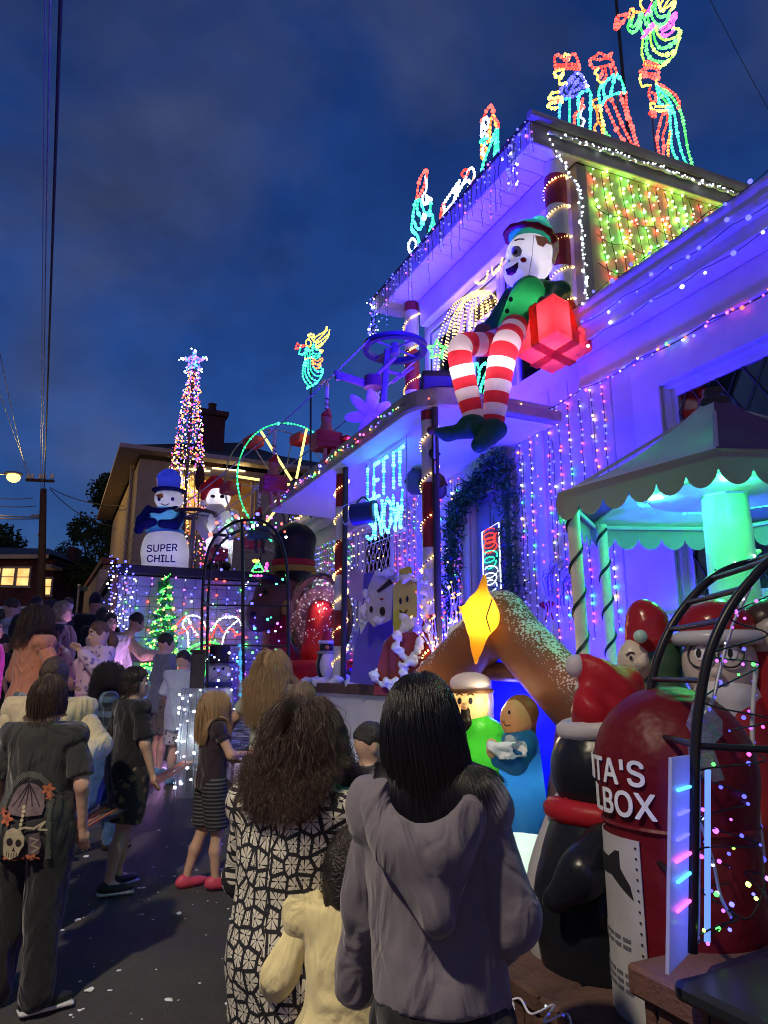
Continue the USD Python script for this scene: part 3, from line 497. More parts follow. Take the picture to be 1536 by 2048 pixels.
t, o = rope_figure('rope_light_angel', 'small green rope-light angel with gold wing on a pole left of the house', 'light figure', [
 ('yellow', [(660, 360), (590, 400), (650, 430), (745, 420), (740, 385)], 1), ('yellow', [(640, 440), (540, 540), (545, 640), (640, 680), (660, 560), (610, 500)]), ('yellow', [(690, 470), (740, 560)]), ('red', [(540, 640), (380, 650), (320, 600), (270, 750), (380, 690), (540, 660)]), ('yellow', [(740, 510), (800, 420), (1000, 300), (1070, 190)]), ('yellow', [(1140, 250), (1100, 430), (950, 620), (830, 730)]), ('yellow', [(780, 560), (950, 400), (1080, 260)]), ('yellow', [(790, 610), (960, 500), (1130, 340)]), ('yellow', [(810, 680), (940, 600)]), ('yellow', [(900, 780), (980, 780), (930, 830)]),
 ('teal', [(410, 650), (365, 860), (480, 870), (600, 740), (550, 690)]), ('teal', [(720, 640), (700, 800), (760, 860), (890, 850), (900, 770), (780, 750), (730, 640)]), ('teal', [(690, 870), (740, 930), (880, 920), (880, 860)]), ('teal', [(700, 960), (800, 990), (880, 930)]), ('teal', [(540, 760), (590, 970)]), ('teal', [(500, 850), (520, 1000)]), ('teal', [(620, 780), (650, 960)]), ('yellow', [(520, 1000), (680, 960)]),
 ('orange', [(700, 980), (830, 1050), (930, 980), (960, 1030), (830, 1150), (720, 1060)]), ('orange', [(700, 1050), (740, 1200), (840, 1240), (900, 1160)]),
 ('teal', [(510, 1030), (450, 1320), (480, 1520), (620, 1710)]), ('teal', [(550, 1030), (520, 1380), (690, 1650), (770, 1630)]), ('teal', [(590, 1030), (600, 1350), (690, 1500), (840, 1570)]), ('teal', [(650, 1020), (660, 1280), (780, 1420), (910, 1430)]), ('teal', [(720, 1200), (800, 1310), (920, 1320)]), ('teal', [(910, 1210), (970, 1290), (930, 1440), (820, 1600), (700, 1680), (570, 1740)])], lambda x, y: atY(x, y, 11.6), TZ, 0.013, 0.055, 0.018)
b0 = atY(622, 1000, 11.62); b1 = atY(622, 690, 11.62); stays(t, o, [(b0 * (1, 1, 0) + (0, 0, 4.4), b1)], 0.02)
# holy family along the front edge of the dormer roof
NZ = (800, 200, 6.205); npj = lambda x, y: atX(x, y, 4.05)
def onroof(name, label, lines):
    t, o = rope_figure(name, label, 'light figure', lines, npj, NZ, 0.014, 0.05, 0.02, 'rope-light holy family on the roof edge')
    A = np.vstack([[npj(NZ[0] + p[0] / NZ[2], NZ[1] + p[1] / NZ[2]) for p in l[1]] for l in lines]); ys = np.percentile(A[:, 1], [25, 75]); stays(t, o, [((4.055, y, 7.28), (4.055, y, A[:, 2].max() - 0.4)) for y in ys])
onroof('rope_light_woman', 'rope-light kneeling woman in red hood and green robe on the roof edge', [('red', [(1020, 260), (1080, 120), (1130, 75), (1155, 130), (1150, 200), (1220, 290), (1215, 340)]), ('orange', [(1160, 190), (1130, 240), (1110, 420), (1130, 490), (1085, 520)]), ('orange', [(1175, 210), (1190, 290), (1210, 330)]), ('white', [(1075, 215), (1035, 260), (1065, 360), (1100, 300)], 1), ('white', [(1015, 280), (1010, 460), (1050, 410), (1085, 450)]), ('teal', [(1085, 470), (1020, 490), (995, 530), (1070, 535)]), ('orange', [(1015, 560), (1010, 700), (1040, 730), (1070, 600)]), ('white', [(1060, 540), (1020, 640), (1050, 690)]), ('teal', [(1195, 370), (1130, 540), (1040, 770), (990, 990)]), ('teal', [(1190, 370), (1180, 560), (1160, 790)]), ('teal', [(1215, 360), (1215, 560), (1225, 730)]), ('teal', [(1200, 480), (1190, 740)])])
onroof('rope_light_manger', 'white rope-light baby in a manger on the roof edge', [('red', [(790, 960), (765, 920), (800, 870), (845, 860), (845, 910), (815, 955)]), ('white', [(740, 1000), (560, 1260), (540, 1300), (550, 1360), (550, 1440), (620, 1400), (800, 1180), (910, 990), (920, 890), (890, 840), (850, 880), (810, 980), (700, 1180), (640, 1300), (560, 1390)]), ('white', [(740, 1010), (680, 1150), (740, 1120), (700, 1050)]), ('white', [(770, 1060), (840, 1000), (870, 1020)]), ('red', [(540, 1300), (500, 1440), (515, 1550)]), ('orange', [(550, 1380), (520, 1480), (510, 1550)]), ('orange', [(915, 970), (890, 1100), (840, 1150)])])
onroof('rope_light_man', 'rope-light kneeling man with red headscarf and green robe on the roof edge', [('red', [(205, 1220), (240, 1000), (310, 880), (330, 930), (290, 1090), (210, 1230)]), ('white', [(320, 960), (330, 1040), (320, 1130), (280, 1200), (300, 1290), (380, 1240), (330, 1200)]), ('white', [(380, 1240), (330, 1250), (310, 1290)]), ('teal', [(250, 1230), (190, 1260), (160, 1450), (145, 1600), (210, 1680), (270, 1820)]), ('teal', [(220, 1260), (215, 1380), (270, 1470), (270, 1570), (220, 1600), (170, 1500)]), ('teal', [(260, 1260), (310, 1400), (370, 1380), (380, 1280)]), ('white', [(300, 1420), (330, 1450), (290, 1490)], 1), ('teal', [(350, 1430), (410, 1440), (370, 1620), (320, 1760)]), ('teal', [(410, 1480), (440, 1590), (430, 1650)]), ('white', [(150, 1720), (105, 1800), (130, 1890), (190, 1860), (200, 1770)], 1), ('teal', [(210, 1680), (240, 1800), (200, 1960)]), ('teal', [(150, 1610), (220, 1690), (240, 1850)]), ('teal', [(165, 1890), (140, 1990)]), ('white', [(270, 1820), (350, 1740)])])
# bells, fountain of light, star, poinsettia on the upstairs windows
WZ = (860, 380, 4.654); wp = lambda x, y: atX(x, y, 4.52)
bell = lambda dx, dy: [('red', [(540 + dx, 620 + dy), (480 + dx, 570 + dy), (540 + dx, 545 + dy), (600 + dx, 480 + dy), (620 + dx, 410 + dy), (655 + dx, 470 + dy), (590 + dx, 540 + dy)]), ('warm', [(550 + dx, 590 + dy), (480 + dx, 690 + dy), (415 + dx, 840 + dy), (480 + dx, 865 + dy), (530 + dx, 810 + dy), (545 + dx, 660 + dy)], 1), ('warm', [(590 + dx, 570 + dy), (640 + dx, 500 + dy), (680 + dx, 570 + dy), (655 + dx, 700 + dy), (585 + dx, 780 + dy), (580 + dx, 650 + dy)], 1)]
rope_figure('light_bells', 'pair of warm rope-light bells with red bow left of the seated elf', 'light figure', bell(0, 0), wp, WZ, 0.010, 0.045, 0.015)
rope_figure('light_bells', 'pair of warm rope-light bells with red bow above the seated elf', 'light figure', bell(340, -340), wp, WZ, 0.010, 0.045, 0.015)
rg = np.random.default_rng(8); ft = thing('light_fountain', 'golden fountain of light strings fanning over the upstairs windows behind the elf', 'light figure', (0, 0, 0))
for k in range(30):
    f = k / 29; a = (440 + rg.normal(0, 8), 950 + rg.normal(0, 8)); e = (60 + 560 * f**0.9 + rg.normal(0, 14), 1660 - 560 * f + rg.normal(0, 40)); m = (a[0] + (e[0] - a[0]) * (0.55 if f < .5 else .6), a[1] + (e[1] - a[1]) * 0.22 - 20)
    P = spline([wp(WZ[0] + q[0] / WZ[2], WZ[1] + q[1] / WZ[2]) for q in (a, m, ((m[0] + e[0]) / 2 + (e[0] - m[0]) * .22, (m[1] + e[1]) / 2 - 20), e)], 10); s = part('strand', tube(P, 0.005, 3, cap=False), pm('cable_black', (0.012, 0.014, 0.014), 0.6), ft, smooth=True); bulb_part('bulb', resample(P, 0.045), 0.0115, bulb_mat('warm', 5), s)
star = lambda cx, cy, R, r: [(cx + (R if k % 2 == 0 else r) * math.sin(k * math.pi / 5), cy - (R if k % 2 == 0 else r) * math.cos(k * math.pi / 5)) for k in range(10)]
rope_figure('light_star', 'green rope-light star on the upstairs window left of the striped legs', 'light figure', [('green', star(65, 1490, 95, 45), 1)], wp, WZ, 0.012, 0.04, 0.016, smooth=False)
rope_figure('light_flower', 'red rope-light flower standing on the canopy behind the rail', 'light figure', [('red', star(60, 1800, 85, 40), 1), ('pink', star(50, 1870, 70, 30), 1), ('red', star(60, 1830, 40, 20), 1)], wp, WZ, 0.012, 0.04, 0.016, smooth=False)
rope_figure('light_sleigh', 'white rope-light scrollwork low behind the elf legs on the canopy', 'light figure', [('white', [(70, 1940), (130, 1860), (210, 1820), (140, 1900), (90, 1950)], 1), ('white', [(150, 1930), (170, 1850), (220, 1900), (160, 1960)]), ('white', [(190, 1960), (215, 1860), (245, 1900), (225, 1980)]), ('teal', [(400, 1700), (430, 1610), (460, 1700), (440, 1800)]), ('teal', [(450, 1690), (500, 1620), (540, 1640), (480, 1800), (470, 1900)]), ('teal', [(480, 1820), (530, 1760), (500, 1900)])], wp, WZ, 0.012, 0.04, 0.016)
# hanging LED words under the canopy
LZ = (720, 880, 12.8); st = thing('light_sign', 'hanging blue light sign reading LET IT SNOW under the porch canopy', 'sign', (3.25, 0, 0))
def word(txt, y0, y1, z0, z1):
    L = {'L': [[(0, 1), (0, 0), (.7, 0)]], 'E': [[(.7, 1), (0, 1), (0, 0), (.7, 0)], [(0, .5), (.55, .5)]], 'T': [[(0, 1), (.8, 1)], [(.4, 1), (.4, 0)]], 'I': [[(.2, 1), (.2, 0)]], 'S': [[(.7, .85), (.4, 1), (0, .8), (.15, .55), (.65, .4), (.7, .15), (.35, 0), (0, .15)]], 'N': [[(0, 0), (0, 1), (.7, 0), (.7, 1)]], 'O': [[(.35, 1), (0, .75), (0, .25), (.35, 0), (.7, .25), (.7, .75), (.35, 1)]], 'W': [[(0, 1), (.2, 0), (.45, .7), (.7, 0), (.9, 1)]], ' ': []}
    wd = {'I': .4, ' ': .3, 'W': 1.0, 'T': .85}; tot = sum(wd.get(c, .75) + .16 for c in txt); x = 0
    for c in txt:
        if c != ' ':
            lt = None
            for ln in L[c]:
                P = np.array([(0, y0 + (y1 - y0) * (x + p[0]) / tot, z0 + (z1 - z0) * p[1]) for p in ln])
                if lt is None: lt = part('letter', tube(P, 0.013, 5), ROPE['cyan'], st); tgt = lt
                else: tgt = part('stroke', tube(P, 0.013, 5), ROPE['cyan'], lt)
                bulb_part('bulb', resample(P, 0.034), 0.017, bulb_mat('cyan', 12), lt)
        x += wd.get(c, .75) + .16
word('LET IT', 7.5, 6.5, 3.70, 4.10); word('SNOW', 7.5, 6.5, 3.22, 3.62)
part('frame', cat([tube([(0, y, 3.17), (0, y, 4.19)], 0.006, 4) for y in (6.46, 7.54)] + [tube([(0, 6.46, z), (0, 7.54, z)], 0.006, 4) for z in (3.17, 3.66, 4.13)]), pm('sign_wire', (0.55, 0.58, 0.62), 0.4, metal=1), st)
# looping neon on the door
dz = thing('door_light', 'narrow neon picture of red and white loops in a white frame on the blue door', 'light figure', (0, 0, 0)); q0, q1 = atX(1000, 1120, 4.36)[1], atX(966, 1120, 4.36)[1]; w0, w1 = atX(984, 1185, 4.36)[2], atX(984, 1058, 4.36)[2]; lz = lambda f: w0 + (w1 - w0) * f
part('white_frame', tube([(4.36, q0, w0), (4.36, q0, w1 + .05), (4.36, q1, w1), (4.36, q1, w0)], 0.008, 5, closed=True), em('neon_white', BC['white'], 1.6), dz)
for c, z0, z1, k in (('red', .97, .68, 4), ('teal', .62, .42, 2), ('white', .38, .05, 3)):
    a = np.linspace(0, 2 * np.pi * k, 20 * k); P = np.stack([np.full(len(a), 4.35), (q0 + q1) / 2 + (q1 - q0) * .34 * np.cos(a) * (1 + .2 * np.sin(a * .37)), lz(z0) + (lz(z1) - lz(z0)) * a / a[-1] + 0.045 * np.sin(a)], 1); part(c + '_loop', tube(P, 0.007, 5), em('neon_' + c, BC[c], 1.6), dz)
part('backing', bevbox(4.375, q0, w0, 4.385, q1, w1, 0.003), pm('perspex', (0.08, 0.09, 0.12), 0.2), dz, smooth=False)
# ================================================================ strings of lights on the house
MULTI = mixed(['red', 'green', 'blue', 'warm', 'purple', 'blue', 'white', 'pink', 'orange', 'blue'], 7.0); BLUEW = mixed(['blue', 'blue', 'blue', 'white'], 5.0); REDG = mixed(['red', 'lime', 'lime', 'green', 'red'], 34.0)
def curtain(label, ys, ztop, zbot, mats, sp, seed, x=4.465, r=0.0105, group=None, skip=0.0):
    t = thing('light_curtain', label, 'fairy lights', (0, 0, 0), 0, group); rg = np.random.default_rng(seed)
    for i, y in enumerate(ys):
        zt = ztop(y) if callable(ztop) else ztop; zb = zbot + rg.uniform(-0.1, 0.25); zz = np.linspace(zt, zb, 14); P = np.stack([x - 0.01 * np.abs(np.sin(zz * 5 + y)), y + np.cumsum(rg.normal(0, 0.006, 14)), zz], 1)
        s = part('strand', tube(P, 0.0042, 3, cap=False), pm('cable_black', (0.012, 0.014, 0.014), 0.6), t, smooth=True); Q = resample(P, sp); Q = Q[rg.random(len(Q)) > skip]; bulb_part('bulb', Q + rg.normal(0, 0.012, Q.shape) * (0.3, 1, 1), r, mats, s, seed * 50 + i)
    return t
tc = curtain('curtain of mixed coloured lights hanging on the wall right of the porch', np.arange(4.78, 6.25, 0.165), lambda y: 4.36 - 0.04 * abs(math.sin(y * 9)), 2.0, MULTI, 0.075, 1)
P = np.array([(4.40, y, 4.38 - 0.035 * abs(math.sin((y - 2) * 4.2))) for y in np.linspace(2.0, 6.3, 80)]); s = part('top_strand', tube(P, 0.005, 3, cap=False), pm('cable_black', (0.012, 0.014, 0.014)), tc); bulb_part('bulb', resample(P, 0.075) + np.random.default_rng(3).normal(0, 0.014, (len(resample(P, 0.075)), 3)), 0.0115, MULTI, s, 9)
curtain('curtain of mixed lights between the door and the far window', np.r_[7.45:9.3:0.15], 4.12, 1.9, MULTI, 0.085, 2)
curtain('curtain of blue and white lights on the far wing left of the lit window', np.r_[10.95:12.95:0.13], 4.05, 2.0, mixed(['blue', 'white', 'blue', 'pink', 'white', 'green'], 7.0), 0.10, 3)
curtain('fairy lights hung across the lit lattice window', np.r_[9.5:10.75:0.2], 3.95, 2.5, mixed(['warm', 'blue', 'warm', 'white'], 6.0), 0.16, 4, x=4.40)
curtain('few mixed lights on the wall right of the blue door', np.r_[5.55:6.3:0.25], 4.05, 2.2, BLUEW, 0.12, 15)
ICB = mixed(['blue', 'blue', 'blue', 'purple', 'blue'], 5); ic = thing('icicle_lights', 'blue icicle lights hanging from the upstairs eave', 'fairy lights', (0, 0, 0)); rg = np.random.default_rng(12)
for i, y in enumerate(np.arange(4.95, 8.95, 0.095)):
    n = int(rg.choice([2, 3, 5, 8])); P = np.array([(3.93 + rg.normal(0, 0.004), y + rg.normal(0, 0.01), 7.24 - 0.085 * k) for k in range(n + 1)]); s = part('strand', tube(P, 0.004, 3, cap=False), pm('cable_black', (0.012, 0.014, 0.014)), ic); Q = resample(P, 0.075); bulb_part('bulb', Q[(rg.random(len(Q)) > 0.42) | (np.arange(len(Q)) == 0)] + rg.normal(0, 0.018, (1, 3)), 0.0115, ICB, s, i)
for k in range(7):                                                  # dense bunch near the corner and at the far end
    y = (5.25, 5.3, 5.36, 8.85, 8.9, 8.94, 8.8)[k]; P = np.array([(3.925, y, 7.2 - 0.09 * j) for j in range(8 if k > 2 else 7)]); s = part('strand', tube(P, 0.004, 3, cap=False), pm('cable_black', (0.012, 0.014, 0.014)), ic); bulb_part('bulb', resample(P, 0.05) + rg.normal(0, 0.03, (len(resample(P, 0.05)), 3)), 0.0125, BLUEW, s, 60 + k)
gs = thing('gutter_lights', 'sparse blue and white lights strung along the lower gutter', 'fairy lights', (0, 0, 0))
for k, (x, z, sp) in enumerate(((4.035, 4.975, 0.19), (4.05, 4.77, 0.17), (4.16, 4.66, 0.24))):
    P = np.array([(x, y, z - 0.03 * abs(math.sin(y * 6 + k))) for y in np.linspace(1.8, 5.05, 60)]); s = part('strand', tube(P, 0.0035, 3, cap=False), pm('cable_black', (0.012, 0.014, 0.014)), gs); Q = resample(P, sp); bulb_part('bulb', Q + rg.normal(0, 0.03, Q.shape) * (0.1, 1, 1) - (0.015, 0, 0), 0.0145, BLUEW, s, 80 + k)
nt = thing('light_net', 'net of red and green lights on the side wall of the upstairs storey', 'fairy lights', (0, 0, 0)); rg = np.random.default_rng(21)
for i, x in enumerate(np.arange(4.79, 9.4, 0.135)):
    zt = 6.965 + .05 * (x - 4); P = np.array([(x + 0.05 * j * 0.4 + rg.normal(0, 0.012), Y0 - 0.022, zt - 0.16 * j) for j in range(14)]); s = part('strand', tube(P, 0.0042, 3, cap=False), pm('cable_black', (0.012, 0.014, 0.014)), nt); Q = resample(P, 0.075); Q = Q[rg.random(len(Q)) > 0.12]; bulb_part('bulb', Q + rg.normal(0, 0.02, Q.shape) * (1, 0.2, 1) - (0, 0.012, 0), 0.0125, REDG, s, 100 + i)
for i, z in enumerate(np.arange(5.2, 6.9, 0.34)):
    P = np.array([(x, Y0 - 0.026, z - 0.06 * abs(math.sin((x - 4.8) * 7.5)) + (0.0)) for x in np.linspace(4.8, 9.2, 60)]); part('cross_strand', tube(P, 0.0042, 3, cap=False), pm('cable_black', (0.012, 0.014, 0.014)), nt)
wr = thing('white_rope_light', 'cool white rope light along the upstairs verge and down the corner', 'rope light', (0, 0, 0)); wm = bulb_mat('white', 5)
P = np.array([(x, Y0 - 0.15, 7.13 + .05 * (x - 3.98) + 0.008 * math.sin(x * 30)) for x in np.linspace(4.15, 9.6, 160)]); s = part('verge_strand', tube(P, 0.02, 6), pm('clear_tube', (0.6, 0.63, 0.66), 0.3), wr); bulb_part('bulb', resample(P, 0.04) + rg.normal(0, 0.012, (len(resample(P, 0.04)), 3)) - (0, 0.016, 0), 0.011, wm, s)
P = np.array([(4.17 + 0.41 * min(k / 6, 1), Y0 - 0.05 - 0.04 * max(1 - k / 6, 0), 7.1 - 0.07 * k) for k in range(30)]); s = part('corner_strand', tube(P, 0.012, 6), pm('clear_tube', (0.6, 0.63, 0.66), 0.3), wr); bulb_part('bulb', resample(P, 0.03) + rg.normal(0, 0.012, (len(resample(P, 0.03)), 3)) - (0, 0.015, 0), 0.011, wm, s)
ce = thing('canopy_lights', 'mixed lights strung along the edge of the porch canopy', 'fairy lights', (0, 0, 0)); P = np.array([(x, y, 4.29 + 0.03 * math.sin(k * 1.7)) for k, (x, y) in enumerate([(4.4, 5.49), (3.9, 5.49), (3.4, 5.49), (3.1, 5.62), (2.93, 5.9), (2.91, 6.4)] + [(2.915, y) for y in np.arange(6.8, 10.5, 0.4)])]); s = part('strand', tube(P, 0.004, 3, cap=False), pm('cable_black', (0.012, 0.014, 0.014)), ce); bulb_part('bulb', resample(P, 0.07) + rg.normal(0, 0.016, (len(resample(P, 0.07)), 3)), 0.0105, MULTI, s, 130)
fg = thing('far_gutter_lights', 'white and coloured lights along the gutter of the far wing', 'fairy lights', (0, 0, 0)); P = np.array([(4.04, y, 4.62 + 0.03 * math.sin(y * 5)) for y in np.linspace(10.4, 13.2, 30)]); s = part('strand', tube(P, 0.004, 3, cap=False), pm('cable_black', (0.012, 0.014, 0.014)), fg); bulb_part('bulb', resample(P, 0.06) + rg.normal(0, 0.03, (len(resample(P, 0.06)), 3)), 0.013, mixed(['white', 'warm', 'blue', 'warm', 'red'], 7), s, 131)
# ================================================================ floodlights and street lamps (each a fixture with its lamp)
def flood(label, pos, aim, col, power, w=0.26, h=0.18, body=True):
    t = thing('floodlight', label, 'floodlight', (0, 0, 0)); pos, aim = np.array(pos, float), np.array(aim, float); d = (aim - pos) / np.linalg.norm(aim - pos)
    z = d; x = np.cross((0, 0, 1.0), z); x /= np.linalg.norm(x); y = np.cross(z, x)
    part('housing', frame(bevbox(-w / 2 - .02, -h / 2 - .02, -0.10, w / 2 + .02, h / 2 + .02, -0.012, 0.02), pos, x, y, z), dark_frame, t, smooth=False); part('lens', frame(box(-w / 2, -h / 2, -0.011, w / 2, h / 2, -0.006), pos, x, y, z), em('flood_lens_' + ''.join(f'{int(c * 99):02d}' for c in col), col, 2.0), t, smooth=False)
    part('bracket', frame(cat([box(-w / 2 - .04, -h / 2 - 0.1, -0.06, -w / 2 - .022, 0.02, -0.03), box(w / 2 + .022, -h / 2 - 0.1, -0.06, w / 2 + .04, 0.02, -0.03), box(-w / 2 - .022, -h / 2 - 0.1, -0.06, w / 2 + .022, -h / 2 - 0.08, -0.03)]), pos, x, y, z), dark_frame, t, smooth=False)
    rect_light(t, pos + d * 0.004, d, col, power, w, h); return t
BLUEL, PURL, PINKL = (0.010, 0.0005, 1.0), (0.06, 0.014, 1.0), (0.42, 0.17, 1.0)
flood('small blue floodlight in the garden behind the stable aimed at the wall', (3.35, 5.0, 0.98), (4.5, 6.1, 3.2), BLUEL, 75)
flood('small blue floodlight on the porch floor beside the door', (3.45, 8.2, 1.72), (4.5, 7.2, 3.3), BLUEL, 26)
flood('purple floodlight in the garden behind the carousel aimed at the eave', (2.9, 4.55, 0.98), (4.5, 3.6, 4.9), PURL, 10)
flood('purple floodlight standing on the canopy behind the elf', (3.5, 6.6, 4.5), (4.3, 6.0, 7.1), PINKL, 4)
flood('purple floodlight on the far part of the canopy', (3.4, 8.1, 4.5), (4.3, 7.6, 7.1), PINKL, 3)
flood('blue floodlight clamped to the canopy edge lighting the gutter', (3.15, 5.6, 4.5), (3.9, 7.2, 7.3), BLUEL, 95)
flood('purple floodlight on the garden bed below the terrace wall', (1.9, 11.2, 1.4), (2.4, 13, 2.9), PURL, 12)
flood('purple floodlight on the porch floor lighting the canopy underside', (3.4, 6.6, 1.75), (3.8, 7.4, 4.2), PURL, 2.5)
flood('small violet floodlight low behind the two boys in blue facing the crowd', tuple(atD(352, 1425, 8.3)), (-1.2, 6.9, 1.3), (0.80, 0.38, 1.0), 8)
def street_lamp(label, base, h, arm, power, col=(1.0, 0.60, 0.14), emis=2.6, rect=None):
    t = thing('street_lamp', label, 'street lamp', base, 0, 'street lamps'); part('pole', lathe([(0.09, -0.3), (0.085, 1), (0.05, h)], 12), pm('galvanised', (0.35, 0.36, 0.36), 0.5, metal=0.6), t); a = np.array(arm, float); e = V(a[0], a[1], h + 0.25)
    part('arm', tube([(0, 0, h - 0.1), (a[0] * .3, a[1] * .3, h + 0.15), tuple(e)], 0.03, 8), pm('galvanised', (0.35, 0.36, 0.36)), t); hd = part('lamp_head', ico(e + (0, 0, 0.02), 0.2, 2, (1.5, 1, 0.4)), pm('galvanised', (0.35, 0.36, 0.36)), t); part('lamp_glass', ico(e - (0, 0, 0.12), 0.22, 2, (1, 1, 0.8)), em('lamp_glow_%d' % (col[2] * 100), col, emis), hd)
    if rect is None: sphere_light(t, e - (0, 0, 0.34), col, power, 0.1)
    else: spot_light(t, e - (0, 0, 0.36), rect, col, power, 39, 0.8)
    return t
lampfar = atD(26, 962, 24.0)
street_lamp('yellow street lamp glowing beyond the power pole at the left', lampfar * (1, 1, 0) + (-1.2, 0, 2.2), lampfar[2] - 2.2, (1.2, 0), 70)
# the lamp behind the viewer that throws the shadows on the road
lb = V(-3.6, 0.5, gz(0, 0.5)); street_lamp('street lamp standing on the far kerb behind the viewer', lb, 6.2, (1.1, 0.2), 290, (1.0, 0.84, 0.62), rect=(0.34, 0.50, -1))
# ================================================================ inflatables and figures
def wp_(name, m, mat_, t, o, smooth=True, label=None, kind=None):
    m = m.copy(); m.vertices = m.vertices - np.array(o); return part(name, m, mat_, t, smooth, label, kind)
def marchN(B, q, d1=30.0):
    """where the eye's rays through photo pixels first meet the body: points and a hit mask"""
    q = np.asarray(q, float); c, v = (q[:, 0] - 768) / FPX, -(q[:, 1] - 1024) / FPX
    d = c[:, None] * RT + (math.cos(TILT) - math.sin(TILT) * v)[:, None] * FH + (math.sin(TILT) + math.cos(TILT) * v)[:, None] * V(0, 0, 1); d /= np.linalg.norm(d, axis=1, keepdims=True)
    lo, hi = B.bounds(); s = np.full(len(q), max(0.3, np.linalg.norm((lo + hi) / 2 - EYE) - np.linalg.norm(hi - lo))); live = np.ones(len(q), bool)
    for _ in range(70):
        f = B.field(EYE + d[live] * s[live][:, None]); s[live] += np.where(f > 0.001, np.maximum(f * 0.8, 0.001), 0); k = np.where(live)[0]; live[k[f <= 0.001]] = False; live &= s < d1
        if not live.any(): break
    W = EYE + d * s[:, None]; return W, np.abs(B.field(W)) < 0.02
def march(B, px, py): W, ok = marchN(B, [(px, py)]); return W[0] if ok[0] else None
def decal(B, poly, name, mat_, t, o, thick=0.006, D=None, n=None):
    """a flat print or felt piece lying on the body, its outline in photo pixels"""
    P = Polygon(poly) if not hasattr(poly, 'geoms') and not isinstance(poly, Polygon) else poly
    if not P.is_valid: P = P.buffer(0)
    lo_x, lo_y, hi_x, hi_y = P.bounds; st = max(hi_x - lo_x, hi_y - lo_y) / 9
    ms = []
    for g in getattr(P, 'geoms', [P]):
        v, f = trimesh.creation.triangulate_polygon(g.segmentize(st) if hasattr(g, 'segmentize') else g, engine='earcut'); v3 = np.c_[v, np.zeros(len(v))]; v3, f = trimesh.remesh.subdivide_to_size(v3, f, st * 1.2, max_iter=6)
        W, ok = marchN(B, v3[:, :2]); f = f[ok[f].all(1)]
        if not len(f): continue
        e = 0.004; G = np.stack([B.field(W + np.eye(3)[k] * e) - B.field(W - np.eye(3)[k] * e) for k in range(3)], 1); G /= np.linalg.norm(G, axis=1, keepdims=True) + 1e-9
        m = trimesh.Trimesh(W + G * thick, f, process=False)
        c = (EYE - m.triangles_center); m.faces[(m.face_normals * c).sum(1) < 0] = m.faces[(m.face_normals * c).sum(1) < 0][:, ::-1]; ms.append(m)
    return wp_(name, cat(ms), mat_, t, o) if ms else None
def circ(cx, cy, rx, ry=None, n=18, a0=0): return [(cx + rx * math.cos(a0 + i * 2 * math.pi / n), cy + (ry or rx) * math.sin(a0 + i * 2 * math.pi / n)) for i in range(n)]
def band(pts, w): return LineString(pts).buffer(w)
black_f = pm('felt_black', (0.012, 0.012, 0.014), 0.7); felt_white = pm('felt_white', (0.8, 0.8, 0.8), 0.8)
# ---------------------------------------------------------------- seated elf holding a present
E = lambda x, y, D=6.3: atD(x, y, D); o = E(1050, 640, 6.35) * (1, 1, 0) + (0, 0, 4.3)
elf = thing('inflatable_elf', 'giant inflatable elf with red and white striped legs seated above the porch', 'inflatable', o)
gr, dgr, red_i, wht_i = infl('nylon_green', (0.02, 0.30, 0.09)), infl('nylon_dark_green', (0.03, 0.19, 0.09)), infl('nylon_red', (0.62, 0.03, 0.05)), infl('nylon_white', (0.78, 0.76, 0.78))
skin_i, brn_i = infl('nylon_skin', (0.72, 0.62, 0.50)), infl('nylon_brown', (0.22, 0.10, 0.05))
tb = Blob(0.05).cone(E(1036, 660, 6.2), E(1056, 585, 6.2), 0.20, 0.16).cone(E(1080, 578), E(1052, 585), 0.10, 0.10); wp_('jacket', tb.mesh(0.025), gr, elf, o)
arm1 = Blob(0.04).chain([E(1022, 592, 6.35), E(1000, 630, 6.3), E(978, 655, 6.2)], [0.085, 0.08, 0.065]); wp_('sleeve', arm1.mesh(0.025), dgr, elf, o)
arm2 = Blob(0.04).chain([E(1092, 578, 6.3), E(1122, 582, 6.25), E(1105, 602, 6.1)], [0.085, 0.09, 0.07]); wp_('sleeve', arm2.mesh(0.025), dgr, elf, o)
wp_('hand', Blob(0.03).ell(E(966, 660, 6.12), (0.085, 0.07, 0.06)).cone(E(962, 663, 6.1), E(948, 668, 6.08), 0.035, 0.028).cone(E(966, 668, 6.08), E(955, 674, 6.06), 0.032, 0.026).mesh(0.018), infl('nylon_tan', (0.30, 0.16, 0.10)), elf, o)
wp_('hand', Blob(0.03).ell(E(1090, 607, 6.08), (0.085, 0.07, 0.07)).cone(E(1080, 612, 6.05), E(1072, 616, 6.03), 0.032, 0.026).mesh(0.018), infl('nylon_tan', (0.30, 0.16, 0.10)), elf, o)
for path, rr in (([E(1022, 668, 6.25), E(975, 688, 6.0), E(928, 690, 5.85), E(920, 715, 5.83), E(932, 775, 5.9), E(948, 842, 5.95)], [0.115, 0.11, 0.11, 0.108, 0.105, 0.09]), ([E(1030, 655, 6.1), E(1012, 690, 5.9), E(1000, 740, 5.9), E(986, 850, 5.95)], [0.13, 0.128, 0.12, 0.095])):
    P = spline(path, 9); P = resample(P, 0.0105); sp = resample(np.array(path, float), 0.01); R_ = np.interp(np.linspace(0, 1, len(P)), np.linspace(0, 1, len(rr)), rr) * (1 + .012 * np.sin(np.arange(len(P)) * math.pi / 5)); m = tube(P, R_, 30); ring_ = np.minimum(m.faces.min(1) // 30, len(P) - 2); q = (ring_ // 10) % 2 == 0
    lg = wp_('leg', m.submesh([np.where(q)[0]], append=True), red_i, elf, o); wp_('white_stripe', m.submesh([np.where(~q)[0]], append=True), wht_i, lg, o)
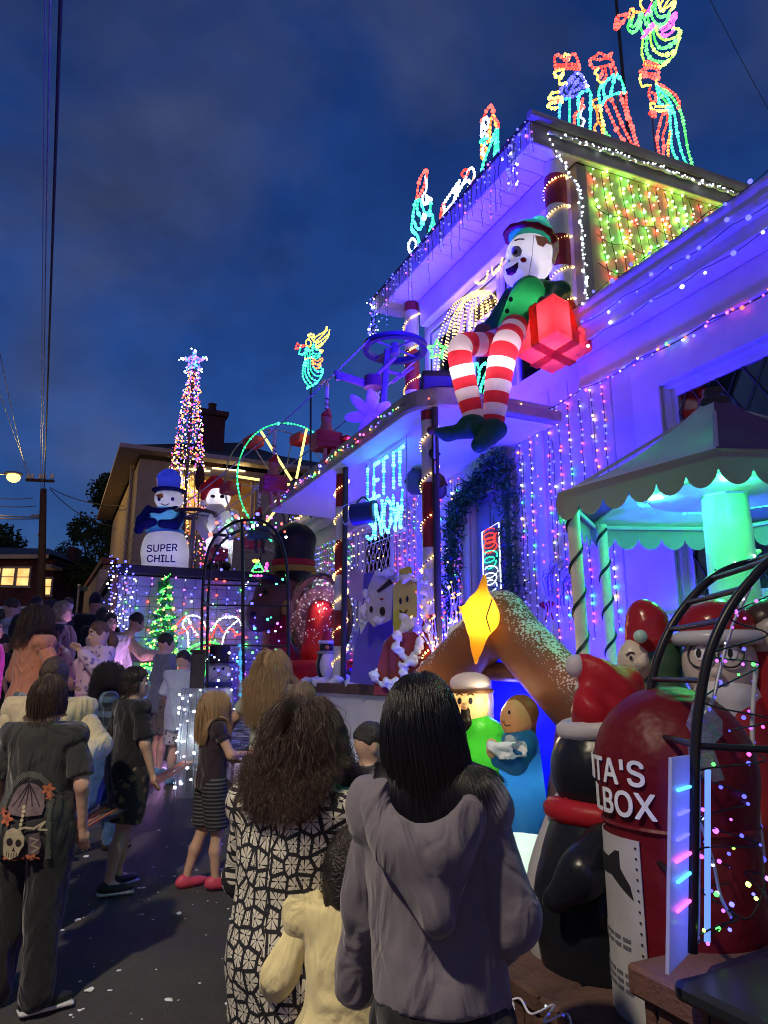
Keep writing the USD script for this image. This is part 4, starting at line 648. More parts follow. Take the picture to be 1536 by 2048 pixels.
wp_('shoe', Blob(0.06).ell(E(945, 850, 5.9), (0.13, 0.13, 0.09)).chain([E(940, 858, 5.88), E(895, 868, 5.8), E(868, 862, 5.76)], [0.085, 0.055, 0.03]).mesh(0.02), dgr, elf, o)
wp_('shoe', Blob(0.06).ell(E(985, 860, 5.9), (0.13, 0.13, 0.10)).chain([E(975, 872, 5.85), E(958, 890, 5.75)], [0.10, 0.07]).mesh(0.02), dgr, elf, o); wp_('shoe_bobble', ico(E(862, 861, 5.74), 0.035, 2), infl('nylon_tan', (0.3, 0.16, 0.1)), elf, o)
hb = Blob(0.06).ell(E(1060, 516), (0.25, 0.22, 0.25)).ell(E(1040, 545, 6.2), (0.17, 0.15, 0.16)); hp = wp_('head', hb.mesh(0.025), infl('nylon_cream', (0.78, 0.74, 0.66)), elf, o)
wp_('ear', Blob(0.02).chain([E(1100, 520, 6.25), E(1108, 500, 6.25), E(1116, 482, 6.27)], [0.055, 0.045, 0.012]).mesh(0.015), skin_i, hp, o)
hat = Blob(0.05).ell(E(1062, 472), (0.235, 0.21, 0.13)).chain([E(1070, 470), E(1078, 452), E(1095, 447, 6.4)], [0.16, 0.09, 0.03]); wp_('hat', hat.mesh(0.022), infl('nylon_teal', (0.04, 0.42, 0.30)), elf, o)
brim = []
for k in range(22):
    a = k / 22 * 2 * math.pi; c = E(1060, 476) + RT * 0.235 * math.cos(a) + FH * 0.21 * math.sin(a) + V(0, 0, -0.05 * math.cos(a)); brim.append((c, 0.036 if k % 2 else 0.026))
bb = Blob(0.05); [bb.ell(c, (r, r, r * 1.1)) for c, r in brim]; wp_('hat_brim', bb.mesh(0.02), infl('nylon_maroon', (0.34, 0.02, 0.04)), elf, o)
cb = Blob(0.04); [cb.ell(E(1050, 583, 6.28) + RT * 0.15 * math.cos(a) + FH * 0.14 * math.sin(a) + V(0, 0, -0.03 + 0.05 * math.cos(a)), (0.05, 0.05, 0.03 + 0.015 * (k % 2))) for k, a in enumerate(np.linspace(0, 2 * math.pi, 17)[:-1])]; wp_('collar', cb.mesh(0.02), infl('nylon_maroon', (0.34, 0.02, 0.04)), elf, o)
EZ = lambda pts: [(860 + x / 4.654, 380 + y / 4.654) for x, y in pts]
decal(hb, EZ(circ(808, 575, 49, 53)), 'eye', pm('eye_grey', (0.25, 0.22, 0.22), 0.5), hp, o, 0.005); decal(hb, EZ(circ(805, 578, 44, 47)), 'eye_white', wht_i, hp, o, 0.008); decal(hb, EZ(circ(797, 583, 21, 24)), 'iris', pm('iris_brown', (0.08, 0.03, 0.03), 0.4), hp, o, 0.011); decal(hb, EZ(circ(783, 573, 8, 9)), 'glint', felt_white, hp, o, 0.014)
decal(hb, EZ(circ(868, 655, 28, 24)), 'cheek', pm('felt_red', (0.5, 0.02, 0.03), 0.7), hp, o); decal(hb, EZ([(705, 740), (760, 715), (820, 672), (822, 720), (800, 770), (765, 795), (725, 790)]), 'mouth', pm('mouth_dark', (0.06, 0.01, 0.015), 0.6), hp, o); decal(hb, EZ([(735, 785), (765, 765), (790, 768), (765, 792)]), 'tongue', pm('felt_red', (0.5, 0.02, 0.03)), hp, o, 0.009)
decal(hb, [(860 + p[0] / 4.654, 380 + p[1] / 4.654) for p in band([(795, 475), (830, 460), (872, 462)], 7).exterior.coords], 'eyebrow', black_f, hp, o); decal(hb, EZ([(975, 425), (1130, 455), (1120, 515), (1080, 500), (1050, 535), (1000, 515)]), 'hair', infl('nylon_hair', (0.30, 0.13, 0.07)), hp, o)
decal(hb, [(860 + p[0] / 4.654, 380 + p[1] / 4.654) for p in band([(965, 425), (950, 600), (915, 800)], 2.5).exterior.coords], 'seam', pm('felt_brown', (0.05, 0.025, 0.015)), hp, o); decal(hb, [(860 + p[0] / 4.654, 380 + p[1] / 4.654) for p in band([(728, 660), (745, 665), (740, 680)], 3).exterior.coords], 'nose', pm('eye_grey', (0.25, 0.22, 0.22)), hp, o)
for bx, by in ((755, 1020), (722, 1130)): decal(tb, EZ(circ(bx, by, 20, 24)), 'button', black_f, elf, o)
sphere_light(elf, E(1000, 730, 5.9) - o + V(0, 0, 0.02), (1, 0.95, 0.9), 0.75, 0.03); sphere_light(elf, E(932, 740, 5.87) - o, (1, 0.95, 0.9), 0.6, 0.03); sphere_light(elf, E(1062, 525) - o, (1, 0.96, 0.85), 0.55, 0.03); sphere_light(elf, E(1050, 622, 6.2) - o, (1, 1, 0.9), 0.8, 0.03); sphere_light(elf, E(1068, 458) - o, (1, 1, 1), 0.3, 0.02)
go = E(1105, 670, 6.1); gift = thing('inflatable_present', 'glowing red inflatable present with brown ribbon hanging from the elf hand', 'inflatable', go)
R = rotz(-YAW) @ rotz(0.62) @ rot((0, 1, 0), 0.10) @ rot((1, 0, 0), -0.12)
gb = Blob(0).rbox((0, 0, 0), (0.25, 0.25, 0.215), 0.022, R); part('box', gb.mesh(0.016), infl('nylon_gift', (0.75, 0.06, 0.09), 0.55), gift, True)
for ax in (0, 1):
    rb = []
    for k, n_ in ((1 - ax, 0.25), (2, 0.215)):
        for sg_ in (-1, 1): h = V(0.256, 0.256, 0.221); h[ax] = 0.045; h[k] = 0.003; c = np.zeros(3); c[k] = sg_ * (n_ + .004); m = trimesh.creation.box(h * 2); m.apply_translation(c); rb.append(m)
    rb = cat(rb); rb.vertices = rb.vertices @ R.T; part('ribbon', rb, infl('nylon_ribbon', (0.75, 0.20, 0.05), 0.7), gift, smooth=False)
rb = Blob(0.02); [rb.ell(R @ V(0.09 * math.cos(a), 0.09 * math.sin(a), 0.27), (0.09, 0.05, 0.05), R @ rotz(a)) for a in (0.4, 2.0, 3.5, 5.1)]; part('bow', rb.mesh(0.018), infl('nylon_amber', (0.32, 0.10, 0.02)), gift, True); sphere_light(gift, (-0.05, -0.05, 0.0), (1, 0.85, 0.8), 1.5, 0.03)
# ---------------------------------------------------------------- nativity stable
brown_i = infl('nylon_stable', (0.20, 0.085, 0.045), 0.45)
S = atD; so = S(1000, 1600, 4.3) * (1, 1, 0) + (0, 0, 0.66)
stb = thing('inflatable_stable', 'brown inflatable nativity stable with snow speckled roof and glowing inside', 'inflatable', so)
apex, elR, elL, ftR, ftL = S(1000, 1238, 4.5), S(1172, 1425, 4.05), S(850, 1395, 4.95), S(1140, 1760, 3.95), S(822, 1760, 4.85)
rfb = Blob(0.08).cone(apex, elR, 0.165, 0.175).cone(apex, elL, 0.165, 0.17); speck = lambda P: 0.004 * np.sin(P[..., 0] * 60)
roofm = rfb.mesh(0.028)
snow_roof = usdkit.material(stage, lp('snow_speckled_nylon'), {'tc': ('texture_coordinate', {}), 'g': ('geometry', {}), 'v': ('voronoi_texture', {'scale': 66.0, 'randomness': 1.0}), 'vd': ('noise_texture', {'scale': 9.0, 'detail': 3.0}), 's': ('separate_xyz', {}), 'mr': ('map_range', {'from_min': 0.05, 'from_max': 0.8, 'to_min': 0.0, 'to_max': 0.66, 'clamp': True}),
    'ad': ('math', {'math_type': 'multiply'}), 'mrn': ('map_range', {'from_min': 0.3, 'from_max': 0.65, 'to_min': 0.45, 'to_max': 1.2, 'clamp': True}), 'lt': ('math', {'math_type': 'less_than'}), 'mix': ('mix', {'color1': (0.20, 0.085, 0.045), 'color2': (0.82, 0.83, 0.86)}), 'p': ('principled_bsdf', {'roughness': 0.6}), 't': ('translucent_bsdf', {'color': (0.20, 0.085, 0.045)}), 'm': ('mix_closure', {'fac': 0.42})},
    [('tc.object', 'v.vector'), ('tc.object', 'vd.vector'), ('g.normal', 's.vector'), ('s.z', 'mr.value'), ('vd.fac', 'mrn.value'), ('mr.result', 'ad.value1'), ('mrn.result', 'ad.value2'), ('v.distance', 'lt.value1'), ('ad.value', 'lt.value2'), ('lt.value', 'mix.fac'), ('mix.color', 'p.base_color'), ('p.BSDF', 'm.closure1'), ('t.BSDF', 'm.closure2')], surface='m.closure')
wp_('roof', roofm, snow_roof, stb, so)
wp_('post', Blob(0.05).chain([elR - V(0, 0, 0.06), (elR + ftR) / 2, ftR], [0.165, 0.15, 0.16]).mesh(0.03), brown_i, stb, so); wp_('post', Blob(0.05).chain([elL - V(0, 0, 0.06), (elL + ftL) / 2, ftL], [0.165, 0.15, 0.16]).mesh(0.03), brown_i, stb, so)
bk = FH * 0.33; fl = [p + bk for p in (ftL, elL, apex - V(0, 0, 0.08), elR, ftR)]; cen = np.mean(fl, 0); G = [np.linspace(cen, p, 7) for p in [*fl, fl[0]]]
wp_('back_wall', sheet(np.array([np.array([a + (b - a) * q for q in np.linspace(0, 1, 6)]) for a, b in zip(fl, fl[1:] + fl[:1])]).reshape(-1, 6, 3)[:, :, :] if False else np.array(G)), infl('nylon_night_blue', (0.015, 0.02, 0.55), 0.6), stb, so)
wp_('cross_beam', Blob(0.03).cone(elL * .62 + apex * .38 + FH * .1, elR * .62 + apex * .38 + FH * .1, 0.06, 0.06).mesh(0.022), brown_i, stb, so)
sphere_light(stb, S(1150, 1400, 4.1) - so, (1, 0.72, 0.4), 0.7, 0.03); sphere_light(stb, S(880, 1370, 4.88) - so, (1, 0.72, 0.4), 0.6, 0.03); sphere_light(stb, S(1010, 1400, 4.58) - so, (0.12, 0.12, 1.0), 1.6, 0.04); sphere_light(stb, S(985, 1400, 4.15) - so, (1, 0.85, 0.55), 0.5, 0.04)
snl = snow_lump([elL + (apex - elL) * f + V(-0.02, -0.05, 0.165) for f in np.linspace(0.05, 0.8, 13)], 0.055, 6, 0.022); top('snow_on_stable', snl, snow, 'ragged fake snow clinging to the left roof slope of the nativity stable', 'fake snow', kind='stuff')
yb = Blob(0.04).ell(S(962, 1228, 4.30), (0.112, 0.10, 0.125)).cone(S(963, 1200, 4.30), S(968, 1152, 4.30), 0.045, 0.012).cone(S(958, 1262, 4.30), S(951, 1326, 4.30), 0.06, 0.014).cone(S(950, 1232, 4.30), S(918, 1214, 4.28), 0.035, 0.012).cone(S(972, 1232, 4.3), S(990, 1250, 4.34), 0.07, 0.02)
so2 = S(960, 1240, 4.3); sr = thing('inflatable_star', 'glowing yellow inflatable star at the apex of the nativity stable', 'inflatable', so2); wp_('star_body', yb.mesh(0.012, lambda P: (meshkit.fbm(P * (16, 16, 9), 3, 8) - .5) * .022), infl('nylon_yellow', (0.80, 0.42, 0.03), 0.55), sr, so2); sphere_light(sr, (0, 0, 0.02), (1, 0.8, 0.45), 0.62, 0.03); decal(yb, list(band([(985, 1195), (972, 1235), (980, 1262)], 1.3).exterior.coords), 'seam', pm('felt_brown', (0.05, 0.025, 0.015)), sr, so2, 0.003)
# man in green robe
J = lambda x, y, D=4.34: atD(x, y, D); jo = J(945, 1500) * (1, 1, 0) + (0, 0, 0.68); jm = thing('inflatable_man', 'inflatable bearded man in green robe and white headcloth inside the stable', 'inflatable', jo)
jb = Blob(0.04).cone(J(952, 1470), J(958, 1700), 0.13, 0.17).cone(J(905, 1470), J(985, 1465), 0.07, 0.07); wp_('robe', jb.mesh(0.022), infl('nylon_bright_green', (0.05, 0.42, 0.03)), jm, jo)
hb2 = Blob(0.03).ell(J(940, 1408), (0.115, 0.11, 0.125)); hp = wp_('head', hb2.mesh(0.018), infl('nylon_face', (0.80, 0.52, 0.26)), jm, jo)
wp_('headcloth', Blob(0.03).ell(J(941, 1366, 4.36), (0.125, 0.125, 0.065)).cone(J(966, 1385, 4.40), J(972, 1450, 4.42), 0.06, 0.05).mesh(0.018), wht_i, jm, jo); wp_('headband', tube([J(941, 1382, 4.36) + RT * 0.128 * math.cos(a) + FH * 0.125 * math.sin(a) for a in np.linspace(0, 2 * math.pi, 25)[:-1]], 0.014, 6, closed=True), brn_i, jm, jo)
wp_('beard', Blob(0.02).chain([J(931, 1422, 4.24), J(931, 1445, 4.2), J(929, 1455, 4.19)], [0.028, 0.032, 0.024]).mesh(0.012), infl('nylon_dark_brown', (0.03, 0.015, 0.01)), jm, jo); wp_('nose', ico(J(929, 1413, 4.22), 0.02, 2), infl('nylon_face', (0.80, 0.52, 0.26)), hp, jo)
for ex in (920, 941): decal(hb2, circ(ex, 1402, 4.2, 6.5), 'eye', black_f, hp, jo); decal(hb2, list(band([(ex - 6, 1391), (ex, 1388), (ex + 6, 1391)], 1.3).exterior.coords), 'eyebrow', pm('felt_brown', (0.05, 0.025, 0.015)), hp, jo)
sphere_light(jm, J(945, 1405) - jo, (1, 0.85, 0.55), 0.20, 0.02); sphere_light(jm, J(955, 1500) - jo, (1, 0.95, 0.7), 0.38, 0.03)
# woman in blue robe
Q = lambda x, y, D=4.02: atD(x, y, D); mo = Q(1035, 1640) * (1, 1, 0) + (0, 0, 0.66); mw = thing('inflatable_woman', 'inflatable woman in blue robe with clasped hands in front of the stable post', 'inflatable', mo)
mb = Blob(0.05).cone(Q(1040, 1490), Q(1040, 1710), 0.085, 0.135).cone(Q(1040, 1490), Q(1046, 1600), 0.095, 0.12); wp_('robe', mb.mesh(0.02), infl('nylon_sky_blue', (0.03, 0.22, 0.50)), mw, mo)
sb = Blob(0.03).chain([Q(1050, 1495, 3.95), Q(1030, 1525, 3.86), Q(1000, 1518, 3.86)], [0.065, 0.06, 0.05]).cone(Q(1025, 1490, 4.02), Q(1000, 1512, 3.92), 0.05, 0.045); wp_('sleeve', sb.mesh(0.018), infl('nylon_sky_blue', (0.03, 0.22, 0.50)), mw, mo)
wp_('hands', Blob(0.02).ell(Q(988, 1502, 3.86), (0.042, 0.04, 0.045)).cone(Q(984, 1494, 3.86), Q(978, 1484, 3.86), 0.022, 0.016).cone(Q(990, 1492, 3.85), Q(986, 1482, 3.85), 0.02, 0.015).mesh(0.012), infl('nylon_face', (0.80, 0.52, 0.26)), mw, mo)
mh = Blob(0.03).ell(Q(1032, 1438), (0.088, 0.085, 0.105)); hp = wp_('head', mh.mesh(0.016), infl('nylon_face', (0.80, 0.52, 0.26)), mw, mo); wp_('hair', Blob(0.02).ell(Q(1042, 1424, 4.06), (0.095, 0.10, 0.095)).cone(Q(1056, 1430, 4.07), Q(1060, 1480, 4.08), 0.045, 0.035).mesh(0.016), infl('nylon_brown', (0.22, 0.10, 0.05)), mw, mo); wp_('nose', ico(Q(1007, 1440, 3.98), 0.014, 2), infl('nylon_face', (0.80, 0.52, 0.26)), hp, mo)
decal(mh, circ(1019, 1425, 2.6, 4), 'eye', black_f, hp, mo, 0.004); decal(mh, list(band([(1010, 1448), (1014, 1452), (1020, 1450)], 1).exterior.coords), 'mouth', black_f, hp, mo, 0.004); wp_('shawl', Blob(0.02).chain([Q(1020, 1480, 3.95), Q(1030, 1500, 3.92), Q(1022, 1530, 3.92)], [0.03, 0.035, 0.02]).mesh(0.014), wht_i, mw, mo)
sphere_light(mw, Q(1034, 1442) - mo, (1, 0.85, 0.55), 0.10, 0.02); sphere_light(mw, Q(1042, 1560) - mo, (0.9, 0.95, 1), 0.24, 0.03)
top('snow_on_sleeve', snow_lump([Q(1000 + k * 7, 1508 - abs(k - 2) * 1.5, 3.80) for k in np.arange(0, 7, .5)] + [Q(980, 1490, 3.83)], 0.010, 9, 0.007), snow, 'crumbs of fake snow along the blue sleeve and clasped hands of the inflatable woman', 'fake snow', kind='stuff')
# white inflatable snow mound in front of the post
wo = S(1070, 1790, 3.55) * (1, 1, 0) + (0, 0, 0.55); wm_ = thing('inflatable_snowdrift', 'pale lumpy inflatable snowdrift at the foot of the stable beside the penguin', 'inflatable', wo); wb = Blob(0.1).ell(S(1055, 1760, 3.6), (0.25, 0.22, 0.2)).ell(S(1100, 1775, 3.45), (0.14, 0.15, 0.16)).ell(S(1010, 1790, 3.7), (0.3, 0.25, 0.22)).ell(S(1050, 1820, 3.35), (0.2, 0.16, 0.12)); wp_('mound', wb.mesh(0.025, lambda P: (meshkit.fbm(P * 7, 3, 4) - 0.5) * 0.07), infl('nylon_snow', (0.72, 0.78, 0.74)), wm_, wo); sphere_light(wm_, S(1050, 1770, 3.6) - wo, (0.85, 1, 0.9), 0.7, 0.03)
# ---------------------------------------------------------------- penguin in a Santa hat, seen from behind
Pn = lambda x, y, D=2.85: atD(x - 8, y, D - 0.1); po = Pn(1225, 2000) * (1, 1, 0) + (0, 0, 0.53); pg = thing('inflatable_penguin', 'black inflatable penguin in Santa hat and red scarf turned away by the mailbox', 'inflatable', po); blk_i = infl('nylon_black', (0.012, 0.013, 0.018), 0.15, 0.3)
wp_('head', Blob(0.04).ell(Pn(1215, 1542), (0.185, 0.18, 0.20)).ell(Pn(1165, 1535, 2.9), (0.09, 0.1, 0.12)).mesh(0.02), blk_i, pg, po)
bd = Blob(0.06).ell(Pn(1230, 1840), (0.275, 0.25, 0.44)).cone(Pn(1220, 1670), Pn(1225, 1800), 0.185, 0.25); wp_('body', bd.mesh(0.025, lambda P: (meshkit.fbm(P * (5, 5, 2.5), 3, 7) - 0.5) * 0.05), blk_i, pg, po); wp_('belly', Blob(0.06).ell(Pn(1204, 1830, 2.97), (0.285, 0.2, 0.42)).cone(Pn(1203, 1650, 2.95), Pn(1204, 1800, 2.97), 0.18, 0.26).mesh(0.03), wht_i, pg, po)
wp_('flipper', Blob(0.04).chain([Pn(1222, 1690, 2.66), Pn(1175, 1745, 2.58), Pn(1118, 1800, 2.6)], [0.075, 0.075, 0.04]).mesh(0.018, lambda P: (meshkit.fbm(P * 9, 3, 2) - 0.5) * 0.02), blk_i, pg, po)
wp_('scarf', tube([Pn(1222, 1632, 2.85) + RT * 0.185 * math.cos(a) + FH * 0.18 * math.sin(a) + V(0, 0, 0.03 * math.cos(a + 2.6)) for a in np.linspace(0, 2 * math.pi, 29)[:-1]], 0.042, 8, closed=True), red_i, pg, po); wp_('scarf_knot', Blob(0.03).ell(Pn(1148, 1622, 2.8), (0.035, 0.035, 0.055)).mesh(0.014), red_i, pg, po)
hb3 = Blob(0.05).chain([Pn(1232, 1425, 2.85), Pn(1235, 1385, 2.84), Pn(1205, 1352, 2.82), Pn(1175, 1335, 2.82)], [0.14, 0.10, 0.06, 0.035]).cone(Pn(1180, 1345, 2.82), Pn(1192, 1425, 2.76), 0.03, 0.06); wp_('hat', hb3.mesh(0.018, lambda P: 0.012 * np.sin(P[..., 0] * 38 + P[..., 2] * 24)), red_i, pg, po); wp_('pompom', Blob(0).ell(Pn(1160, 1332, 2.82), (0.04, 0.04, 0.045)).mesh(0.012), wht_i, pg, po)
wp_('hat_band', tube([Pn(1228, 1450, 2.85) + RT * 0.165 * math.cos(a) + FH * 0.155 * math.sin(a) + V(0, 0, 0.02 * math.cos(a)) for a in np.linspace(0, 2 * math.pi, 27)[:-1]], 0.034, 8, closed=True), wht_i, pg, po)
for fx, fy in ((1100, 1975), (1190, 2030)): wp_('foot', Blob(0.03).ell(Pn(fx, fy, 2.75), (0.09, 0.14, 0.05)).mesh(0.018), infl('nylon_orange', (0.72, 0.34, 0.06)), pg, po)
sphere_light(pg, Pn(1212, 1830, 3.05) - po, (1, 1, 1), 0.10, 0.02)
# ---------------------------------------------------------------- mailbox
mc = atD(1362, 1700, 2.36); mc[2] = 0.52; mx = thing('inflatable_mailbox', "dark red inflatable mailbox lettered SANTA'S MAILBOX with grey letter panel", 'inflatable', mc); RM, ZM = 0.222, 1.66 - 0.52
maroon = infl('nylon_mailbox', (0.17, 0.008, 0.016), 0.3, 0.45, wr=0.7)
rm = Blob(0.05).cone((0, 0, 0.1), (0, 0, ZM - 0.24), RM, RM).ell((0, 0, ZM - 0.235), (RM + .012, RM + .012, 0.235)); part('body', rm.mesh(0.022, lambda P: (meshkit.fbm(P * (8, 8, 4), 3, 3) - 0.5) * 0.014), maroon, mx, True); part('collar', tube([(RM * 1.0 * math.cos(a), RM * 1.0 * math.sin(a), ZM - 0.40) for a in np.linspace(0, 2 * math.pi, 41)[:-1]], 0.009, 6, closed=True), maroon, mx)
fa = math.atan2(-mc[1], -mc[0])                                       # towards the viewer
def on_drum(m, ang, zc, r):
    """wraps a flat mesh (x right, y up) round the drum; ang is the middle of it"""
    v, f = trimesh.remesh.subdivide_to_size(m.vertices, m.faces, 0.03, max_iter=6); a = ang + v[:, 0] / r; rr = r + v[:, 2]; return trimesh.Trimesh(np.stack([rr * np.cos(a), rr * np.sin(a), zc + v[:, 1]], 1), f, process=False)
def text_on(parent, name, s, h, ang, zc, r, mat_, bold=True):
    t_ = meshkit.text_mesh(s, h, 0.002, bold); t_.apply_translation((-t_.bounds[:, 0].mean(), 0, 0.012)); part(name, on_drum(t_, ang, zc, r), mat_, parent, smooth=False)
ca = fa - math.radians(68); lett = pm('letter_silver', (0.72, 0.74, 0.78), 0.6)
text_on(mx, 'lettering', "SANTA'S", 0.068, ca, ZM - 0.275, RM + .012, lett); text_on(mx, 'lettering', 'MAILBOX', 0.068, ca, ZM - 0.365, RM + .004, lett)
pn = extrude(Polygon([(-0.15, -0.52), (0.15, -0.52), (0.15, 0), (-0.15, 0)]), 0.003); pn.apply_translation((0, 0, 0.004)); pnl = part('letter_panel', on_drum(pn, ca, ZM - 0.43, RM), pm('panel_grey', (0.42, 0.41, 0.42), 0.7), mx, smooth=False)
sl_ = extrude(Polygon([(-0.13, -0.05), (0.02, -0.055), (0.06, -0.03), (0.075, -0.03), (0.075, -0.075), (0.11, -0.115), (0.12, -0.15), (0.03, -0.10), (-0.13, -0.11)]), 0.003); sl_.apply_translation((0, 0, 0.008)); part('slot_print', on_drum(sl_, ca, ZM - 0.44, RM), black_f, pnl, smooth=False)
for i in range(18):
    for x in (-0.138, 0.138): d = extrude(Point(x, -0.02 - i * 0.028).buffer(0.003, 4), 0.002); d.apply_translation((0, 0, 0.008)); part('dot', on_drum(d, ca, ZM - 0.43, RM), black_f, pnl, smooth=False)
for i, zz in enumerate((-0.28, -0.30, -0.375, -0.395, -0.415)):          # lines of print too small to read
    for k in range(5): d = extrude(Polygon([(-0.1 + k * 0.042, zz), (-0.1 + k * 0.042 + 0.03, zz), (-0.1 + k * 0.042 + 0.03, zz + 0.009), (-0.1 + k * 0.042, zz + 0.009)]), 0.002); d.apply_translation((0, 0, 0.008)); part('print_line', on_drum(d, ca, ZM - 0.43, RM), pm('ink_grey', (0.12, 0.12, 0.14), 0.8), pnl, smooth=False)
sphere_light(mx, (0.04, -0.02, 0.45), (1, 0.9, 0.9), 0.06, 0.03)
# ---------------------------------------------------------------- snowman on the terrace
no = atY(330, 1140, 13.45) * (1, 1, 0) + (0, 0, 3.6); sm = thing('inflatable_snowman', 'inflatable snowman lettered SUPER CHILL with blue top hat and scarf on the terrace', 'inflatable', no); N = lambda x, y, D=None: atY(x, y, 13.4) + (FH * D if D else 0)
blue_i, navy_i, sky_i = infl('nylon_blue', (0.03, 0.05, 0.50)), infl('nylon_navy', (0.015, 0.02, 0.16)), infl('nylon_light_blue', (0.08, 0.30, 0.62))
nb = Blob(0.08).ell(N(330, 1105), (0.42, 0.38, 0.40)).cone(N(330, 1140), N(330, 1090), 0.42, 0.38).cut((0, 0, -1), -3.61); wp_('base', nb.mesh(0.035), wht_i, sm, no); nm = Blob(0.06).ell(N(330, 1040), (0.34, 0.31, 0.26)).ell(N(330, 1065), (0.36, 0.33, 0.12)); wp_('jumper', nm.mesh(0.035), sky_i, sm, no)
for a, b, c in (((295, 1030), (300, 1055), (318, 1052)), ((362, 1030), (358, 1056), (335, 1055))): wp_('mitten', Blob(0.05).chain([N(*a) - FH * .05, N(*b) - FH * .3, N(*c) - FH * .36], [0.10, 0.095, 0.08]).mesh(0.03), navy_i, sm, no)
wp_('scarf', Blob(0.06).chain([N(305, 1023) - FH * .2, N(330, 1029) - FH * .26, N(358, 1021) - FH * .16], [0.055, 0.055, 0.055]).chain([N(300, 1018) - FH * .1, N(290, 1045) - FH * .22, N(287, 1064) - FH * .25], [0.06, 0.08, 0.09]).mesh(0.03), navy_i, sm, no)
nh = Blob(0.04).ell(N(338, 998), (0.265, 0.25, 0.22)); hp = wp_('head', nh.mesh(0.03), wht_i, sm, no); wp_('carrot', Blob(0).cone(N(330, 998) - FH * .24, N(324, 1000) - FH * .36, 0.045, 0.012).mesh(0.015), infl('nylon_orange', (0.72, 0.34, 0.06)), hp, no)
for ex, ey in ((319, 998), (345, 998)): decal(nh, circ(ex, ey, 3.4, 3.8), 'eye', navy_i, hp, no, 0.012)
decal(nh, list(band([(323, 1007), (330, 1010), (338, 1007)], 0.9).exterior.coords), 'mouth', black_f, hp, no, 0.012)
hx = Blob(0.05).cone(N(338, 975), N(338, 960), 0.21, 0.22).ell(N(338, 956), (0.22, 0.22, 0.05)); wp_('hat', hx.mesh(0.03), blue_i, sm, no); wp_('hat_brim', Blob(0.03).ell(N(338, 982), (0.32, 0.30, 0.055)).mesh(0.025), navy_i, sm, no)
def word_on(B, s, x0, y0, h, slant, t, o, mat_, name='lettering'):
    m = meshkit.text_mesh(s, h, 0.001, True); v = m.vertices; keep = v[:, 2] < 0.0005; f = m.faces[keep[m.faces].all(1)]; v2, f2 = trimesh.remesh.subdivide_to_size(v, f, h * 0.5, max_iter=4)
    W, ok = marchN(B, [(x0 + q[0] + q[1] * 0.06, y0 - q[1] + slant * q[0]) for q in v2]); f2 = f2[ok[f2].all(1)]; W = W + (EYE - W) / np.linalg.norm(EYE - W, axis=1, keepdims=True) * 0.015; m2 = trimesh.Trimesh(W, f2[:, ::-1], process=False); return wp_(name, m2, mat_, t, o, smooth=False)
word_on(nb, 'SUPER', 292, 1104, 14, -0.04, sm, no, navy_i); word_on(nb, 'CHILL', 292, 1124, 14, 0.0, sm, no, navy_i)
for px_, py_, q in ((330, 1105, 0.75), (335, 1040, 0.95), (338, 998, 0.35), (338, 962, 0.5)): sphere_light(sm, N(px_, py_) - no, (1, 0.97, 0.92), q, 0.04)
# white Santa-hatted figure on the terrace
wo2 = atY(440, 1140, 13.6) * (1, 1, 0) + (0, 0, 3.6); ws = thing('inflatable_white_figure', 'white inflatable figure in red Santa hat with glasses and beard beside the snowman', 'inflatable', wo2); W_ = lambda x, y, k=0: atY(x, y, 13.6) - FH * k
wb2 = Blob(0.06).cone(W_(438, 1130), W_(440, 1050), 0.24, 0.27).ell(W_(440, 1040), (0.34, 0.27, 0.2)); wp_('body', wb2.mesh(0.035), wht_i, ws, wo2)
for s_, a, b, c in ((1, (412, 1030), (405, 1055), (418, 1075)), (1, (468, 1030), (476, 1055), (466, 1078))): wp_('arm', Blob(0.04).chain([W_(*a, .05), W_(*b, .18), W_(*c, .28)], [0.11, 0.10, 0.09]).mesh(0.03), wht_i, ws, wo2)
wh = Blob(0.04).ell(W_(436, 994), (0.24, 0.23, 0.24)).ell(W_(432, 1008, .12), (0.15, 0.12, 0.12)); hp = wp_('head', wh.mesh(0.03), wht_i, ws, wo2); wp_('beard', Blob(0.06).ell(W_(433, 1022, .1), (0.2, 0.17, 0.14)).mesh(0.03), wht_i, hp, wo2)
wp_('hat', Blob(0.06).ell(W_(436, 974), (0.235, 0.23, 0.13)).chain([W_(430, 968), W_(412, 978, .05), W_(408, 1000, .08)], [0.17, 0.1, 0.05]).mesh(0.03), red_i, ws, wo2); wp_('pompom', ico(W_(408, 1008, .08), 0.06, 2), wht_i, ws, wo2)
for ex in (426, 444): decal(wh, circ(ex, 993, 4.5, 3.6), 'eye', black_f, hp, wo2, 0.012)
wp_('belt', tube([W_(439, 1075) + RT * 0.268 * math.cos(a) + FH * 0.268 * math.sin(a) for a in np.linspace(0, 2 * math.pi, 33)[:-1]], 0.03, 6, closed=True), black_f, ws, wo2)
for fx in (427, 452): wp_('boot', Blob(0.03).ell(W_(fx, 1135, .12), (0.12, 0.19, 0.09)).mesh(0.03), blk_i, ws, wo2)
sphere_light(ws, W_(440, 1085) - wo2, (0.85, 0.92, 1), 1.8, 0.04); sphere_light(ws, W_(437, 998) - wo2, (0.9, 0.95, 1), 0.9, 0.04)
# brown oval balloon on a pole
bo = atY(397, 1000, 13.9); bt = thing('oval_balloon', 'dark brown oval balloon on a thin pole between the snowman and the white figure', 'balloon', bo * (1, 1, 0) + (0, 0, 3.6)); part('balloon', ico((0, 0, atY(397, 956, 13.9)[2] - 3.6), 0.27, 3, (0.36, 0.36, 1)), infl('nylon_dark_brown_oval', (0.10, 0.035, 0.025), 0.3), bt); part('pole', tube([(0, 0, 0), (0, 0, atY(397, 978, 13.9)[2] - 3.6)], 0.015, 6), dark_frame, bt)
